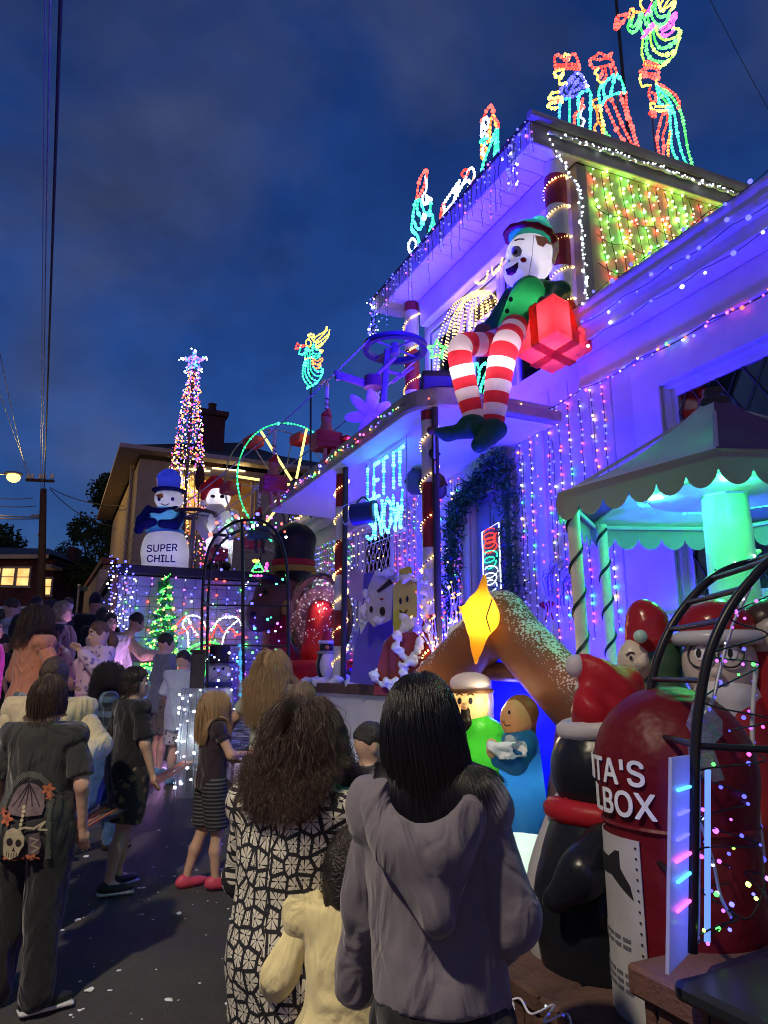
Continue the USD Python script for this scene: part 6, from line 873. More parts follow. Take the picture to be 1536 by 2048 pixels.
t = thing('light_curtain', 'mixed coloured lights scattered over the terrace front', 'fairy lights', (0, 0, 0)); rg = np.random.default_rng(81)
for i, x in enumerate(np.arange(1.1, 4.4, 0.2)):
    P = np.array([(x + rg.normal(0, .02), 13.20, z_) for z_ in np.linspace(3.42, 1.5 + rg.uniform(0, .5), 10)]); s = part('strand', tube(P, 0.004, 3, cap=False), pm('cable_black', (0.012, 0.014, 0.014)), t); Q = resample(P, 0.15); bulb_part('bulb', Q + rg.normal(0, 0.03, Q.shape) * (1, .1, 1) - (0, .02, 0), 0.017, mixed(['blue', 'blue', 'white', 'green', 'red', 'purple', 'blue'], 7), s, 300 + i)
t = thing('light_curtain', 'dense blue lights bunched on the left corner of the terrace', 'fairy lights', (0, 0, 0))
for i in range(9):
    P = np.array([(0.80 + 0.05 * i, 13.05 - 0.01 * (i % 3), z_) for z_ in np.linspace(3.75 - .04 * i, 2.5 + .12 * rg.uniform(-1, 1), 10)]); s = part('strand', tube(P, 0.004, 3, cap=False), pm('cable_black', (0.012, 0.014, 0.014)), t); Q = resample(P, 0.10); bulb_part('bulb', Q + rg.normal(0, 0.03, Q.shape), 0.016, mixed(['blue', 'blue', 'white'], 8), s, 330 + i)
garland('cool white light strand hanging down the terrace corner', [V(1.02, 13.0, 3.0), V(1.0, 12.98, 2.4), V(0.98, 12.98, 1.6), V(0.96, 12.98, 1.0)], bulb_mat('white', 5), 0.06, 0.018, 82, 0.025)
# green cone tree of lights
tb_ = atY(322, 1318, 12.9); tt = atY(325, 1150, 12.9); o = tb_ * (1, 1, 0) + (0, 0, 1.15); t = thing('light_tree', 'green spiral light tree in front of the terrace wall', 'light tree', o); hh = tt[2] - 1.15; part('pole', tube([(0, 0, 0), (0, 0, hh)], 0.02, 6), dark_frame, t); a = np.linspace(0, 2 * np.pi * 11, 420); f = a / a[-1]; P = np.stack([(0.36 * (1 - f) + 0.03) * np.cos(a), (0.36 * (1 - f) + 0.03) * np.sin(a), 0.25 + (hh - 0.25) * f], 1); w = part('spiral', tube(P, 0.010, 4), em('rope_green', (0.06, 0.9, 0.1), 0.5), t); bulb_part('bulb', resample(P, 0.055) + rg.normal(0, 0.02, (len(resample(P, 0.055)), 3)), 0.017, mixed(['green', 'lime', 'green', 'warm'], 5), w)
lv = []
for k in range(420): f = rg.random() ** 1.4; a = rg.uniform(0, 6.28); r = 0.36 * (1 - f) + 0.02; c = V(r * math.cos(a), r * math.sin(a), 0.25 + (hh - .3) * f); lv.append(trimesh.Trimesh(c + rg.normal(0, 0.045, (3, 3)), [[0, 1, 2]], process=False))
part('tinsel', cat(lv), pm('tinsel_green', (0.03, 0.25, 0.06), 0.4), t, smooth=False, kind='stuff')
sphere_light(t, (0, -0.1, 0.9), (0.1, 1, 0.15), 0.5, 0.05)
# candy canes of rope light
kz = (230, 1120, 4.151); kpj = lambda x, y: atY(x, y, 13.05)
for lab, ln in (('left rope-light candy cane pair on the terrace front', [('white', [(610, 720), (600, 600), (560, 540), (600, 470), (680, 465), (740, 520), (765, 600)]), ('red', [(500, 590), (520, 530), (580, 470), (600, 480)]), ('white', [(610, 490), (640, 560), (680, 620)]), ('red', [(530, 610), (580, 590), (630, 545), (660, 590), (690, 640)])]), ('right rope-light candy cane pair on the terrace front', [('white', [(800, 580), (860, 500), (940, 470), (1010, 480), (1050, 540)]), ('white', [(1010, 510), (950, 560), (910, 620), (890, 700)]), ('red', [(700, 570), (750, 570), (800, 640), (850, 540), (900, 600), (960, 570), (1020, 620), (1060, 600)]), ('red', [(780, 640), (790, 740)])])): rope_figure('light_candy_cane', lab, 'light figure', ln, kpj, kz, 0.014, 0.06, 0.019)
rope_figure('light_wreath', 'green light garland swag with red bow low on the terrace front', 'light figure', [('green', [(600, 760), (640, 720), (720, 690), (790, 680), (860, 700)]), ('green', [(620, 770), (700, 740), (780, 730)]), ('red', [(740, 740), (770, 690), (800, 740), (770, 760)], 1), ('green', [(750, 800), (760, 900), (730, 980)])], kpj, kz, 0.02, 0.05, 0.022)
sno = atD(434, 1410, 9.6) * (1, 1, 0) + (0, 0, 1.05); t = thing('snowman_figure', 'small white snowman figure in black top hat behind the left garden arch', 'figure', sno); sb_ = Blob(0.03).ell((0, 0, 0.30), (0.22, 0.2, 0.27)).ell((0, 0, 0.68), (0.17, 0.16, 0.16)); part('body', sb_.mesh(0.02), pm('gloss_white', (0.66, 0.66, 0.66)), t, True); part('hat', lathe([(0, .8), (.2, .8), (.2, .82), (.135, .83), (.135, 1.03), (0, 1.03)], 24), pm('plastic_black', (0.015, 0.015, 0.02)), t); part('scarf', tube([(0.15 * math.cos(a), 0.15 * math.sin(a), 0.53) for a in np.linspace(0, 6.28, 25)[:-1]], 0.035, 6, closed=True), pm('scarf_blue', (0.04, 0.05, 0.2), 0.7), t)
fdir = (EYE - sno) * (1, 1, 0); fdir /= np.linalg.norm(fdir); sdv = V(-fdir[1], fdir[0], 0)
for s_ in (-1, 1): part('eye', ico(fdir * 0.145 + sdv * s_ * 0.055 + (0, 0, 0.73), 0.018, 2), black_f, t)
part('nose', Blob(0).cone(fdir * 0.15 + (0, 0, .68), fdir * .23 + (0, 0, .67), 0.022, 0.005).mesh(0.008), pm('plastic_orange', (0.7, 0.25, 0.03)), t)
gl_ = thing('light_garland', 'sparse white lights wound on the small snowman figure', 'fairy lights', sno); a = np.linspace(0, 2 * np.pi * 6, 120); P = np.stack([0.235 * np.cos(a), 0.215 * np.sin(a), 0.08 + 0.8 * a / a[-1]], 1); bulb_part('bulb', resample(P, 0.2), 0.013, mixed(['white', 'blue'], 5), gl_)
lmo = atD(520, 1130, 9.0); rope_figure('light_tree', 'tiny green light-up tree with gold star fixed on the left garden arch', 'light tree', [('green', [(1140, 90), (1170, 40), (1190, 20), (1215, 60), (1230, 95), (1150, 100)]), ('teal', [(1150, 70), (1220, 50), (1160, 50)]), ('yellow', [(1150, 20), (1165, -5), (1180, 20), (1140, 5), (1190, 5)]), ('pink', [(1240, 90), (1270, 50), (1260, 20), (1250, 60)]), ('pink', [(1130, 130), (1215, 130)])], lambda x, y: atD(x, y, 8.2), (230, 1120, 4.151), 0.008, 0.03, 0.011)
# tower of lights with star on the terrace
tp_, tbs = atD(388, 728, 16.6), atD(379, 950, 16.6); o = tp_ * (1, 1, 0) + (0, 0, 3.6); t = thing('light_tower', 'tall narrow cone of coloured lights with a blue star on top', 'light tree', o); hh = tp_[2] - 3.6; part('mast', tube([(0, 0, 0), (0, 0, hh)], 0.04, 8), dark_frame, t)
for k in range(20):
    a = k / 20 * 2 * math.pi; P = np.array([(0.66 * math.cos(a), 0.66 * math.sin(a), 0.6), (0.10 * math.cos(a), 0.10 * math.sin(a), hh - 0.25)]); s = part('strand', tube(resample(P, 0.5), 0.006, 3, cap=False), pm('cable_black', (0.012, 0.014, 0.014)), t); Q = resample(P, 0.082); bulb_part('bulb', Q + rg.normal(0, 0.03, Q.shape), 0.018, mixed(['warm', 'red', 'purple', 'warm', 'white', 'blue', 'orange', 'pink'], 5), s, 400 + k)
sp_ = part('star', tube([RT * x * 0.01 + V(0, 0, hh + 0.06 - y * 0.01) for x, y in star(0, 0, 30, 14)], 0.02, 5, closed=True), pm('sign_wire', (0.55, 0.58, 0.62)), t); SQ = np.array([RT * x * 0.01 + V(0, 0, hh + 0.06 + y * 0.01) for x, y in rg.uniform(-28, 28, (220, 2)) if Polygon(star(0, 0, 31, 17)).contains(Point(x, -y))]); bulb_part('bulb', SQ - FH * .03, 0.021, mixed(['blue', 'blue', 'cyan', 'purple'], 6), sp_, 5); bulb_part('bulb', np.array([RT * 0.31 * math.sin(a) + V(0, 0, hh + 0.06 + 0.31 * math.cos(a)) + rg.normal(0, .035, 3) for a in np.repeat(np.arange(5) * 2 * math.pi / 5, 9)]), 0.021, bulb_mat('white', 6), sp_)
# ================================================================ ski lift, ferris wheel and what stands on the canopy
steel = pm('lift_steel', (0.16, 0.14, 0.16), 0.45, metal=0.4); wood_m = pm('lift_timber', (0.22, 0.15, 0.12), 0.7)
wc = atD(790, 697, 8.15); o = wc * (1, 1, 0) + (0, 0, 4.35); t = thing('lift_station', 'ski lift top station with horizontal wheel on the porch canopy', 'ski lift', o); h_ = wc[2] - 4.35
ring = lambda r, z, rr: tube([(r * math.cos(a), r * math.sin(a), z) for a in np.linspace(0, 6.2832, 49)[:-1]], rr, 8, closed=True)
part('bull_wheel', lathe([(0.33, h_ - .035), (0.40, h_ - .035), (0.385, h_), (0.40, h_ + .035), (0.33, h_ + .035), (0.33, h_ - .035)], 48), pm('wheel_black', (0.03, 0.028, 0.05), 0.4), t); part('hub', lathe([(0, h_ - .08), (0.06, h_ - .08), (0.06, h_ + .06), (0, h_ + .06)], 16), steel, t)
for a in (0.3, 1.87, 3.44, 5.01): part('spoke', tube([(0.05 * math.cos(a), 0.05 * math.sin(a), h_), (0.34 * math.cos(a), 0.34 * math.sin(a), h_)], 0.014, 6), steel, t)
bo1 = o; bar = lambda nm, p, q, w, m=wood_m: part(nm, tube([np.array(p) - bo1, np.array(q) - bo1], w, 6), m, t)
bar('tower', atD(762, 860, 8.1), atD(775, 700, 8.15), 0.045, steel); bar('strut', atD(672, 745, 7.9), atD(735, 765, 8.05), 0.03); bar('strut', atD(672, 752, 7.9), atD(735, 772, 8.05), 0.03); bar('strut', atD(735, 768, 8.05), atD(790, 715, 8.1), 0.025); bar('strut', atD(760, 738, 8.1), atD(810, 752, 8.2), 0.02); bar('strut', atD(785, 765, 8.1), atD(826, 735, 8.2), 0.02); bar('sheave_arm', atD(672, 742, 7.88), atD(676, 760, 7.88), 0.03, steel); bar('brace', atD(762, 805, 8.1), atD(790, 830, 8.15), 0.028, pm('lift_navy', (0.03, 0.03, 0.12), 0.5))
part('motor', lathe([(0, -.07), (.11, -.07), (.11, .07), (0, .07)], 20, atD(746, 765, 8.05) - o), pm('motor_maroon', (0.08, 0.02, 0.04), 0.4), t)
wc2 = atY(388, 1028, 13.35); o2 = wc2 * (1, 1, 0) + (0, 0, 3.6); t = thing('lift_station', 'ski lift bottom wheel on the terrace behind the snowman', 'ski lift', o2); part('bull_wheel', ring(0.40, wc2[2] - 3.6, 0.035), pm('wheel_brown', (0.06, 0.035, 0.03), 0.4), t); part('tower', tube([(0, 0, 0), (0, 0, wc2[2] - 3.6)], 0.04, 8), steel, t)
for a in (0.3, 1.87, 3.44, 5.01): part('spoke', tube([(0, 0, wc2[2] - 3.6), (0.39 * math.cos(a), 0.39 * math.sin(a), wc2[2] - 3.6)], 0.014, 6), steel, t)
dv = (wc - wc2); dv = dv / np.linalg.norm(dv); sd = np.cross(dv, (0, 0, 1)); sd /= np.linalg.norm(sd); t = thing('lift_cable', 'taut steel cable loop of the little ski lift crossing the sky', 'cable', (0, 0, 0)); lines = []
for s_ in (-1, 1):
    P = np.array([wc2 + sd * 0.4 * s_ + (wc - wc2) * f - V(0, 0, 0.5 * f * (1 - f)) for f in np.linspace(0, 1, 24)]); lines.append(P); part('cable_run', tube(P, 0.010, 5), pm('cable_steel', (0.42, 0.42, 0.46), 0.4), t)
def lift_chair(label, line, f, mcol, wcol, fig=True, lean=0.0):
    P = lines[line]; i = f * (len(P) - 1); c = P[int(i)] * (1 - i % 1) + P[min(int(i) + 1, len(P) - 1)] * (i % 1); t = thing('lift_chair', label, 'ski lift chair', c, 0, None)
    pl = part('candy_hanger', tube(spline([(0.0, 0, 0.02), (0.05, 0, 0.10), (0.1, 0, 0.06), (0.10, 0, -0.1), (0.10 + lean, 0, -0.62)], 5), 0.026, 8), pm('gloss_white', (0.66, 0.66, 0.66)), t); a = np.linspace(0, 2 * np.pi * 7, 90); part('stripe', tube(np.stack([0.10 + lean * a / a[-1] + 0.027 * np.cos(a), 0.027 * np.sin(a), -0.1 - 0.5 * a / a[-1]], 1), 0.008, 4), pm('gloss_black_red', (0.08, 0.01, 0.02), 0.3), pl)
    x = 0.1 + lean; part('box_seat', bevbox(x - .17, -.14, -0.86, x + .17, .14, -0.62, 0.02), mcol, t, smooth=False)
    for k in range(3): part('slat', bevbox(x - .172, -.146, -0.84 + .075 * k, x + .172, -.141, -0.79 + .075 * k, 0.004), mcol, t, smooth=False)
    if fig:
        e = part('rider_body', Blob(0.03).ell((x, 0, -0.58), (0.09, 0.08, 0.11)).ell((x, 0, -0.43), (0.075, 0.07, 0.08)).mesh(0.016), wcol, t, True); part('rider_hat', Blob(0.02).chain([(x, 0, -0.38), (x + .03, 0, -0.28)], [0.075, 0.02]).mesh(0.014), pm('plastic_red', (0.5, 0.02, 0.03)), e, True)
        for s_ in (-.05, .05): part('rider_leg', tube([(x + s_, -.1, -0.87), (x + s_ * 1.2, -.13, -1.05), (x + s_ * 1.2, -.2, -1.1)], 0.03, 8), wcol, t)
    return t
gbox, rbox_, pk = pm('box_green', (0.02, 0.16, 0.08), 0.4), pm('box_red', (0.42, 0.03, 0.05), 0.4), pm('rider_pink', (0.5, 0.18, 0.17), 0.5); dg = pm('box_teal', (0.03, 0.10, 0.10), 0.4); drk = pm('rider_dark', (0.06, 0.03, 0.04), 0.5)
def at_px(line, px):
    """share of the cable whose picture lies at that column"""
    q = lines[line] - EYE; return float(np.interp(px, 768 + FPX * (q @ RT) / (q @ FW), np.linspace(0, 1, len(q))))
for ln, px_, lab, bx_, rd_, le in ((0, 742, 'ski lift chair with green box under the big wheel', gbox, pm('rider_white', (0.5, 0.5, 0.55), 0.5), .12), (0, 508, 'teal ski lift chair with red capped rider left of the ferris wheel', dg, drk, 0), (1, 536, 'red ski lift chair with pink rider left of the ferris wheel', rbox_, pk, 0), (0, 396, 'red ski lift chair between snowman and white figure', rbox_, drk, 0), (1, 640, 'ski lift chair right of the ferris wheel hub', rbox_, pk, 0)): lift_chair(lab, ln, at_px(ln, px_), bx_, rd_, True, le)
fy = 12.95; fpj = lambda x, y: atY(x, y, fy); hub = fpj(590, 971); o = hub * (1, 1, 0) + (0, 0, 3.6); t = thing('ferris_wheel', 'small ferris wheel with green rim and yellow spokes beside the porch', 'ferris wheel', o, 0.26); hz = hub[2] - 3.6; Rw = np.linalg.norm(fpj(613, 854) - hub)
rim = [(Rw * math.cos(a), 0, hz + Rw * math.sin(a)) for a in np.linspace(0, 6.2832, 65)[:-1]]; rp = part('green_rim', tube(rim, 0.014, 5, closed=True), em('rope_mint', (0.03, 0.75, 0.22), 0.8), t); bulb_part('bulb', resample(np.vstack([rim, rim[:1]]), 0.075), 0.019, bulb_mat('teal', 4), rp); part('back_rim', tube([(p[0], 0.5, p[2]) for p in rim], 0.016, 5, closed=True), pm('lift_pale', (0.35, 0.33, 0.30), 0.5), t)
spk = em('spoke_yellow', (1.0, 0.85, 0.22), 1.4)
for k in range(7):
    a = 1.38 + k * 2 * math.pi / 7; d = V(math.cos(a), 0, math.sin(a)); part('spoke', tube([d * 0.12 + (0, 0, hz), d * (Rw - .02) + (0, 0, hz)], 0.024, 6), spk, t); part('back_spoke', tube([d * 0.1 + (0, 0.5, hz), d * (Rw - .02) + (0, 0.5, hz)], 0.014, 5), pm('lift_pale', (0.35, 0.33, 0.30)), t); part('tie_bar', tube([d * Rw + (0, 0, hz), d * Rw + (0, .5, hz)], 0.012, 5), pm('lift_pale', (0.35, 0.33, 0.30)), t)
    c = d * Rw + (0, .25, hz - 0.16); part('gondola', bevbox(c[0] - .15, c[1] - .18, c[2] - .12, c[0] + .15, c[1] + .18, c[2] + .08, 0.03), pm('gondola_red', (0.50, 0.03, 0.04), 0.5), t, smooth=False)
part('hub', lathe([(0, -.06), (.13, -.06), (.13, .06), (0, .06)], 20).apply_transform(trimesh.transformations.rotation_matrix(math.pi / 2, (1, 0, 0))).apply_translation((0, .0, hz)), dark_frame, t)
for s_ in (-.45, .45):
    for y in (-.1, .6): part('a_frame', tube([(0, y, hz), (s_, y, 0)], 0.02, 6), dark_frame, t)
cn = lambda x, y, X: atX(x, y, X)
po_ = cn(742, 858, 3.1); t = thing('flower_figure', 'big pale poinsettia petals standing on the porch canopy', 'flower', po_ * (1, 1, 0) + (0, 0, 4.36))
for k in range(7): a = k / 7 * 6.283; part('petal', ico((0, 0, 0), 0.17, 2, (0.4, 0.12, 1)).apply_transform(trimesh.transformations.rotation_matrix(a, (0, 1, 0))).apply_translation((0.16 * math.sin(a), 0.02 * (k % 2), 0.25 + 0.16 * math.cos(a))), pm('petal_pale', (0.56, 0.54, 0.50), 0.7), t)
for lab, x, y, X, s_ in (('red box stacked on the canopy behind the ferris wheel', 690, 893, 3.3, 0.2), ('red sack-like box on the canopy below the big lift wheel', 785, 800, 3.9, 0.22)): c = cn(x, y, X); t = thing('present_box', lab, 'box', c * (1, 1, 0) + (0, 0, 4.362), 0.5); part('box', bevbox(-s_, -s_, 0, s_, s_, s_ * 1.5, 0.03), pm('gondola_red', (0.5, 0.03, 0.04)), t, smooth=False); part('lid', bevbox(-s_ - .02, -s_ - .02, s_ * 1.5 + .002, s_ + .02, s_ + .02, s_ * 1.5 + .06, 0.02), pm('gondola_red', (0.5, 0.03, 0.04)), t, smooth=False)
# spot lamps under the canopy
def par_can(label, c, d, r, L, mat_):
    t = thing('spot_lamp', label, 'spot lamp', c); d = np.array(d, float) / np.linalg.norm(d); P = [np.zeros(3), d * L]; part('can', tube(resample(np.array(P), L / 3), r, 20), mat_, t); part('front_ring', tube([d * L * 1.0, d * (L + .03)], r * 1.06, 20), dark_frame, t); part('yoke', tube(spline([d * L * .5 + RT * r * 1.15, d * L * .5 + V(0, 0, r * 1.5), d * L * .5 - RT * r * 1.15], 6), 0.012, 6), dark_frame, t); part('cable', tube(spline([d * -.02, d * -.1 - V(0, 0, .1), d * -.16 + V(0, 0, .1), d * L * .5 + V(0, 0, r * 1.4)], 6), 0.008, 5), pm('cable_white', (0.6, 0.6, 0.66)), t)
par_can('dark blue barrel shaped lamp fixed beside the left candy column', atD(706, 1030, 8.1), (0.5, -0.5, 0.05), 0.13, 0.26, pm('lamp_navy', (0.02, 0.025, 0.12), 0.35)); par_can('black spot lamp fixed to the near candy column', atD(868, 905, 6.4), (0.4, 0.8, -0.2), 0.05, 0.10, dark_frame); par_can('black spot lamp hanging below the first on the near candy column', atD(872, 962, 6.5), (0.5, 0.8, -0.3), 0.09, 0.16, dark_frame); par_can('ribbed fan lamp hanging behind the blue light sign', atX(828, 965, 3.9), (0.3, -0.7, -0.1), 0.16, 0.18, pm('lamp_ribbed', (0.06, 0.06, 0.09), 0.3))
# ================================================================ painted plywood figures on the porch ledge
def ply(name, label, cat_, pieces, D, thick=0.014, extra=()):
    """pieces: (part name, outline in photo pixels, colour, step forward)"""
    allp = np.vstack([p[1] for p in pieces]); c = atD(allp[:, 0].mean(), allp[:, 1].max(), D); o = c; t = thing(name, label, cat_, o)
    for nm, pl, m, st in pieces:
        q = np.array([((atD(*p, D) - o) @ RT, (atD(*p, D) - o)[2]) for p in pl]); g = Polygon(q).buffer(0); part(nm, frame(extrude(g, thick), -FH * (0.0145 * st) + FH * thick * 0, RT, (0, 0, 1), -FH), m, t, smooth=False)
    return t
YZ = lambda pts: [(690 + x / 6.678, 1110 + y / 6.678) for x, y in pts]
olive = pm('paint_lime', (0.50, 0.50, 0.07), 0.6, 0.12, 4); pred = pm('paint_red', (0.26, 0.03, 0.04), 0.6, 0.25, 5); pblu = pm('paint_blue', (0.10, 0.08, 0.42), 0.5, 0.1, 3); pink_ = pm('paint_mauve', (0.50, 0.36, 0.48), 0.6)
ply('plywood_candle', 'lime painted plywood candle shape with a smiling face', 'cutout', [('board', YZ([(640, 430), (730, 330), (720, 200), (860, 150), (890, 180), (900, 280), (965, 330), (960, 820), (900, 1040), (670, 1060), (640, 950)]), olive, 0), ('eye', YZ(circ(742, 618, 18, 42)), black_f, 1), ('eye', YZ(circ(830, 592, 18, 42)), black_f, 1), ('mouth', YZ(list(band([(732, 742), (770, 785), (810, 765), (828, 738)], 9).exterior.coords)), black_f, 1)], 6.75)
ply('plywood_sleigh', 'red painted plywood sleigh end with an upright post and snow runs', 'cutout', [('body', YZ([(380, 1870), (430, 1500), (520, 1180), (600, 1080), (680, 1050), (930, 1030), (1000, 1090), (1080, 640), (1225, 620), (1180, 1000), (1060, 1450), (980, 1640), (960, 1870)]), pred, 0), ('post_top', YZ([(1090, 620), (1110, 320), (1130, 190), (1290, 210), (1270, 460), (1220, 620)]), olive, 1), ('dark_oval', YZ(circ(1205, 335, 75, 145)), pm('paint_navy', (0.01, 0.02, 0.05), 0.6), 2), ('groove', YZ([(570, 1150), (585, 1150), (590, 1700), (570, 1700)]), pm('paint_red_dark', (0.13, 0.015, 0.02), 0.6), 1)], 6.5)
ply('plywood_slide', 'blue painted plywood board leaning behind the snowy animal', 'cutout', [('board', YZ([(60, 1700), (210, 850), (250, 250), (400, 230), (640, 300), (640, 1050), (520, 1150), (380, 1740)]), pblu, 0), ('pale_end', YZ([(60, 190), (205, 190), (245, 350), (240, 640), (60, 570)]), pink_, 1)], 7.2)
ply('plywood_animal', 'white plywood animal face caked in fake snow', 'cutout', [('head', YZ([(380, 260), (640, 200), (700, 300), (640, 420), (620, 860), (510, 920), (380, 960), (310, 880), (210, 1060), (190, 900), (250, 640), (290, 480)]), pm('paint_white', (0.55, 0.54, 0.58), 0.7, 0.15, 6), 0), ('stick', YZ([(420, 480), (600, 320), (640, 380), (450, 510)]), pm('paint_black', (0.015, 0.013, 0.015), 0.6), 1), ('eye', YZ(circ(500, 755, 38, 60)), black_f, 1), ('eye', YZ(circ(350, 730, 24, 45)), black_f, 1), ('nose', YZ(circ(490, 590, 26, 14)), pm('paint_red', (0.26, 0.03, 0.04)), 1), ('muzzle', YZ(circ(580, 750, 45, 100)), pm('paint_white', (0.55, 0.54, 0.58)), 1)], 6.95)
sl2 = []
for pts, D in ((((690, 1040), (700, 1150), (690, 1260)), 6.44), (((760, 1330), (790, 1450), (740, 1560), (760, 1650)), 6.44), (((1000, 1130), (970, 1300), (930, 1460)), 6.44), (((1130, 880), (1120, 1000)), 6.44), (((780, 820), (790, 930), (780, 1010)), 6.7), (((880, 850), (890, 950)), 6.7), (((1090, 250), (1060, 420), (1070, 600), (1080, 780)), 6.44), (((700, 310), (930, 300), (960, 340)), 6.7), (((400, 270), (520, 230), (650, 220)), 6.9), (((300, 520), (260, 700), (230, 900)), 6.9), (((420, 880), (500, 860)), 6.9), (((400, 1560), (440, 1700), (620, 1740), (800, 1700)), 6.42), (((1140, 200), (1270, 200)), 6.44)):
    for x, y in resample(np.array(pts, float), 26): sl2.append(atD(690 + x / 6.678, 1110 + y / 6.678, D))
b = Blob(0.03); rg = np.random.default_rng(91)
for p in sl2: r = rg.choice([.008, .014, .022, .03]); b.ell(p + rg.normal(0, 0.018, 3), (r, r, r * 1.25))
top('snow_on_cutouts', b.mesh(0.014, lambda P: (meshkit.fbm(P * 28, 3, 3) - 0.5) * 0.05), snow, 'ragged fake snow stuck on the painted plywood figures', 'fake snow', kind='stuff')
# glittering white twig tree and garland round the door
o = atX(893, 1340, 3.15) * (1, 1, 0) + (0, 0, 1.61); t = thing('twig_tree', 'white glittering twig bush with warm lights right of the plywood sleigh', 'decoration', o); rg = np.random.default_rng(95); tw_, tips = [], []
for k in range(46): a, e = rg.uniform(0, 6.28), rg.uniform(0.15, 1.25); L = rg.uniform(0.35, 0.85); P = spline([(0, 0, 0), V(math.cos(a) * .12, math.sin(a) * .12, L * .45), V(math.cos(a) * e * .3, math.sin(a) * e * .3, L) + rg.normal(0, .04, 3)], 4); tw_.append(tube(P, np.linspace(0.007, 0.003, len(P)), 4)); tips += [P[-1], P[-3], P[-5]]
part('twig', cat(tw_), pm('glitter_white', (0.7, 0.68, 0.7), 0.3), t, kind='stuff'); bulb_part('bulb', np.array(tips), 0.010, mixed(['warm', 'warm', 'red', 'white', 'orange'], 5), t); sphere_light(t, (0, -.1, .3), (1, .62, .35), .9, .04)
o = V(4.36, 6.82, 1.62); t = thing('door_garland', 'dark green tinsel garland framing the blue front door', 'garland', o); path = spline([(4.36, 7.42, 1.65), (4.34, 7.44, 2.6), (4.34, 7.40, 3.4), (4.34, 7.2, 3.72), (4.35, 6.8, 3.86), (4.35, 6.45, 3.98), (4.36, 6.28, 3.8), (4.37, 6.26, 2.6), (4.37, 6.26, 1.7)], 30); lv = []; rg = np.random.default_rng(96)
for p in path:
    for k in range(20): c = p + rg.normal(0, 0.075, 3) * (0.7, 1, 1); d = rg.normal(0, 1, 3); d /= np.linalg.norm(d); s_ = np.cross(d, rg.normal(0, 1, 3)); s_ /= np.linalg.norm(s_); lv.append(np.array([c - s_ * .013, c + s_ * .013, c + d * .09]))
part('needle', trimesh.Trimesh(np.vstack(lv) - o, np.arange(len(lv) * 3).reshape(-1, 3), process=False), pm('tinsel_dark_green', (0.015, 0.09, 0.055), 0.45, 0.5, 30), t, smooth=False, kind='stuff'); part('core', tube(path - o, 0.03, 6), pm('tinsel_dark_green', (0.015, 0.09, 0.055)), t)
wo_ = atX(1128, 1165, 4.36); t = thing('ribbon_wreath', 'drooping wreath of white and blue plastic ribbons on the wall left of the carousel', 'wreath', wo_); rg = np.random.default_rng(97)
for k in range(44):
    a = rg.uniform(-0.6, 3.6); b1 = V(0, -math.cos(a) * 0.15, math.sin(a) * 0.17 + 0.04); e1 = b1 + V(-0.06 - rg.uniform(0, .05), rg.normal(0, .05), -rg.uniform(0.12, 0.36)); P = spline([b1, (b1 + e1) / 2 + V(-.06, rg.normal(0, .03), .05), e1], 5); w_ = V(0.01, rg.uniform(.012, .022), .006); part('ribbon', sheet(np.array([P - w_, P + w_])), (pm('ribbon_white', (0.66, 0.66, 0.70), 0.35), pm('ribbon_blue', (0.06, 0.08, 0.42), 0.3), pm('ribbon_silver', (0.35, 0.37, 0.42), 0.3), pm('ribbon_teal', (0.05, 0.25, 0.22), 0.3))[int(rg.choice([0, 0, 0, 1, 2, 2, 3]))], t)
rbo = atX(1097, 1212, 4.40); t = thing('red_bow', 'small dark red ribbon bow on the wall under the ribbon wreath', 'bow', rbo); rd = pm('ribbon_red', (0.35, 0.01, 0.02), 0.4)
for s_ in (-1, 1): part('loop', Blob(0.01).chain([(0, 0, 0), (-.02, s_ * .05, .03), (-.02, s_ * .09, .02), (-.01, s_ * .05, -.015)], [.014, .018, .02, .014]).mesh(0.008), rd, t, True); part('tail', sheet(np.array([[(0, s_ * (.01 + .05 * f) - .012, -.14 * f), (0, s_ * (.01 + .05 * f) + .012, -.14 * f)] for f in np.linspace(0, 1, 4)])), rd, t)
# ================================================================ neighbours, street furniture, trees
sid = pm('cream_siding', (0.40, 0.34, 0.25), 0.7, 0.1, 2, 0.1, 20); slate = pm('slate_roof', (0.045, 0.04, 0.045), 0.7, 0.25, 3); tanw = pm('tan_trim', (0.42, 0.36, 0.27), 0.6)
X0, Y0n, ZE = 1.95, 22.0, 8.35
nh_ = thing('neighbour_house', 'two storey cream house with lit upstairs verandah and brick chimney beyond the terrace', 'house', (0, 0, 0)); va, vb = atY(352, 1000, Y0n)[0], atY(512, 1000, Y0n)[0]; VZ0, VZ1 = 5.95, 7.85
part('wall', cat([box(X0, Y0n, 1.5, va, Y0n + 0.2, ZE - .2), box(vb, Y0n, 1.5, 12, Y0n + 0.2, ZE - .2), box(va, Y0n, 1.5, vb, Y0n + .2, VZ0), box(va, Y0n, VZ1, vb, Y0n + .2, ZE - .2), box(X0, Y0n + .201, 1.5, X0 + .2, 32, ZE - .2), box(11.8, Y0n + .201, 1.5, 12, 32, ZE - .2)]), sid, nh_, smooth=False)
z = 2.0
while z < ZE - .45: part('siding_board', bevbox(X0 - 0.025, Y0n - .02, z, X0 - 0.003, 32, z + 0.235, 0.008), sid, nh_, smooth=False); z += 0.25
for z in np.arange(2.0, VZ0 - .3, 0.25): part('siding_board', bevbox(X0, Y0n - .025, z, 8, Y0n - .003, z + .235, 0.008), sid, nh_, smooth=False)
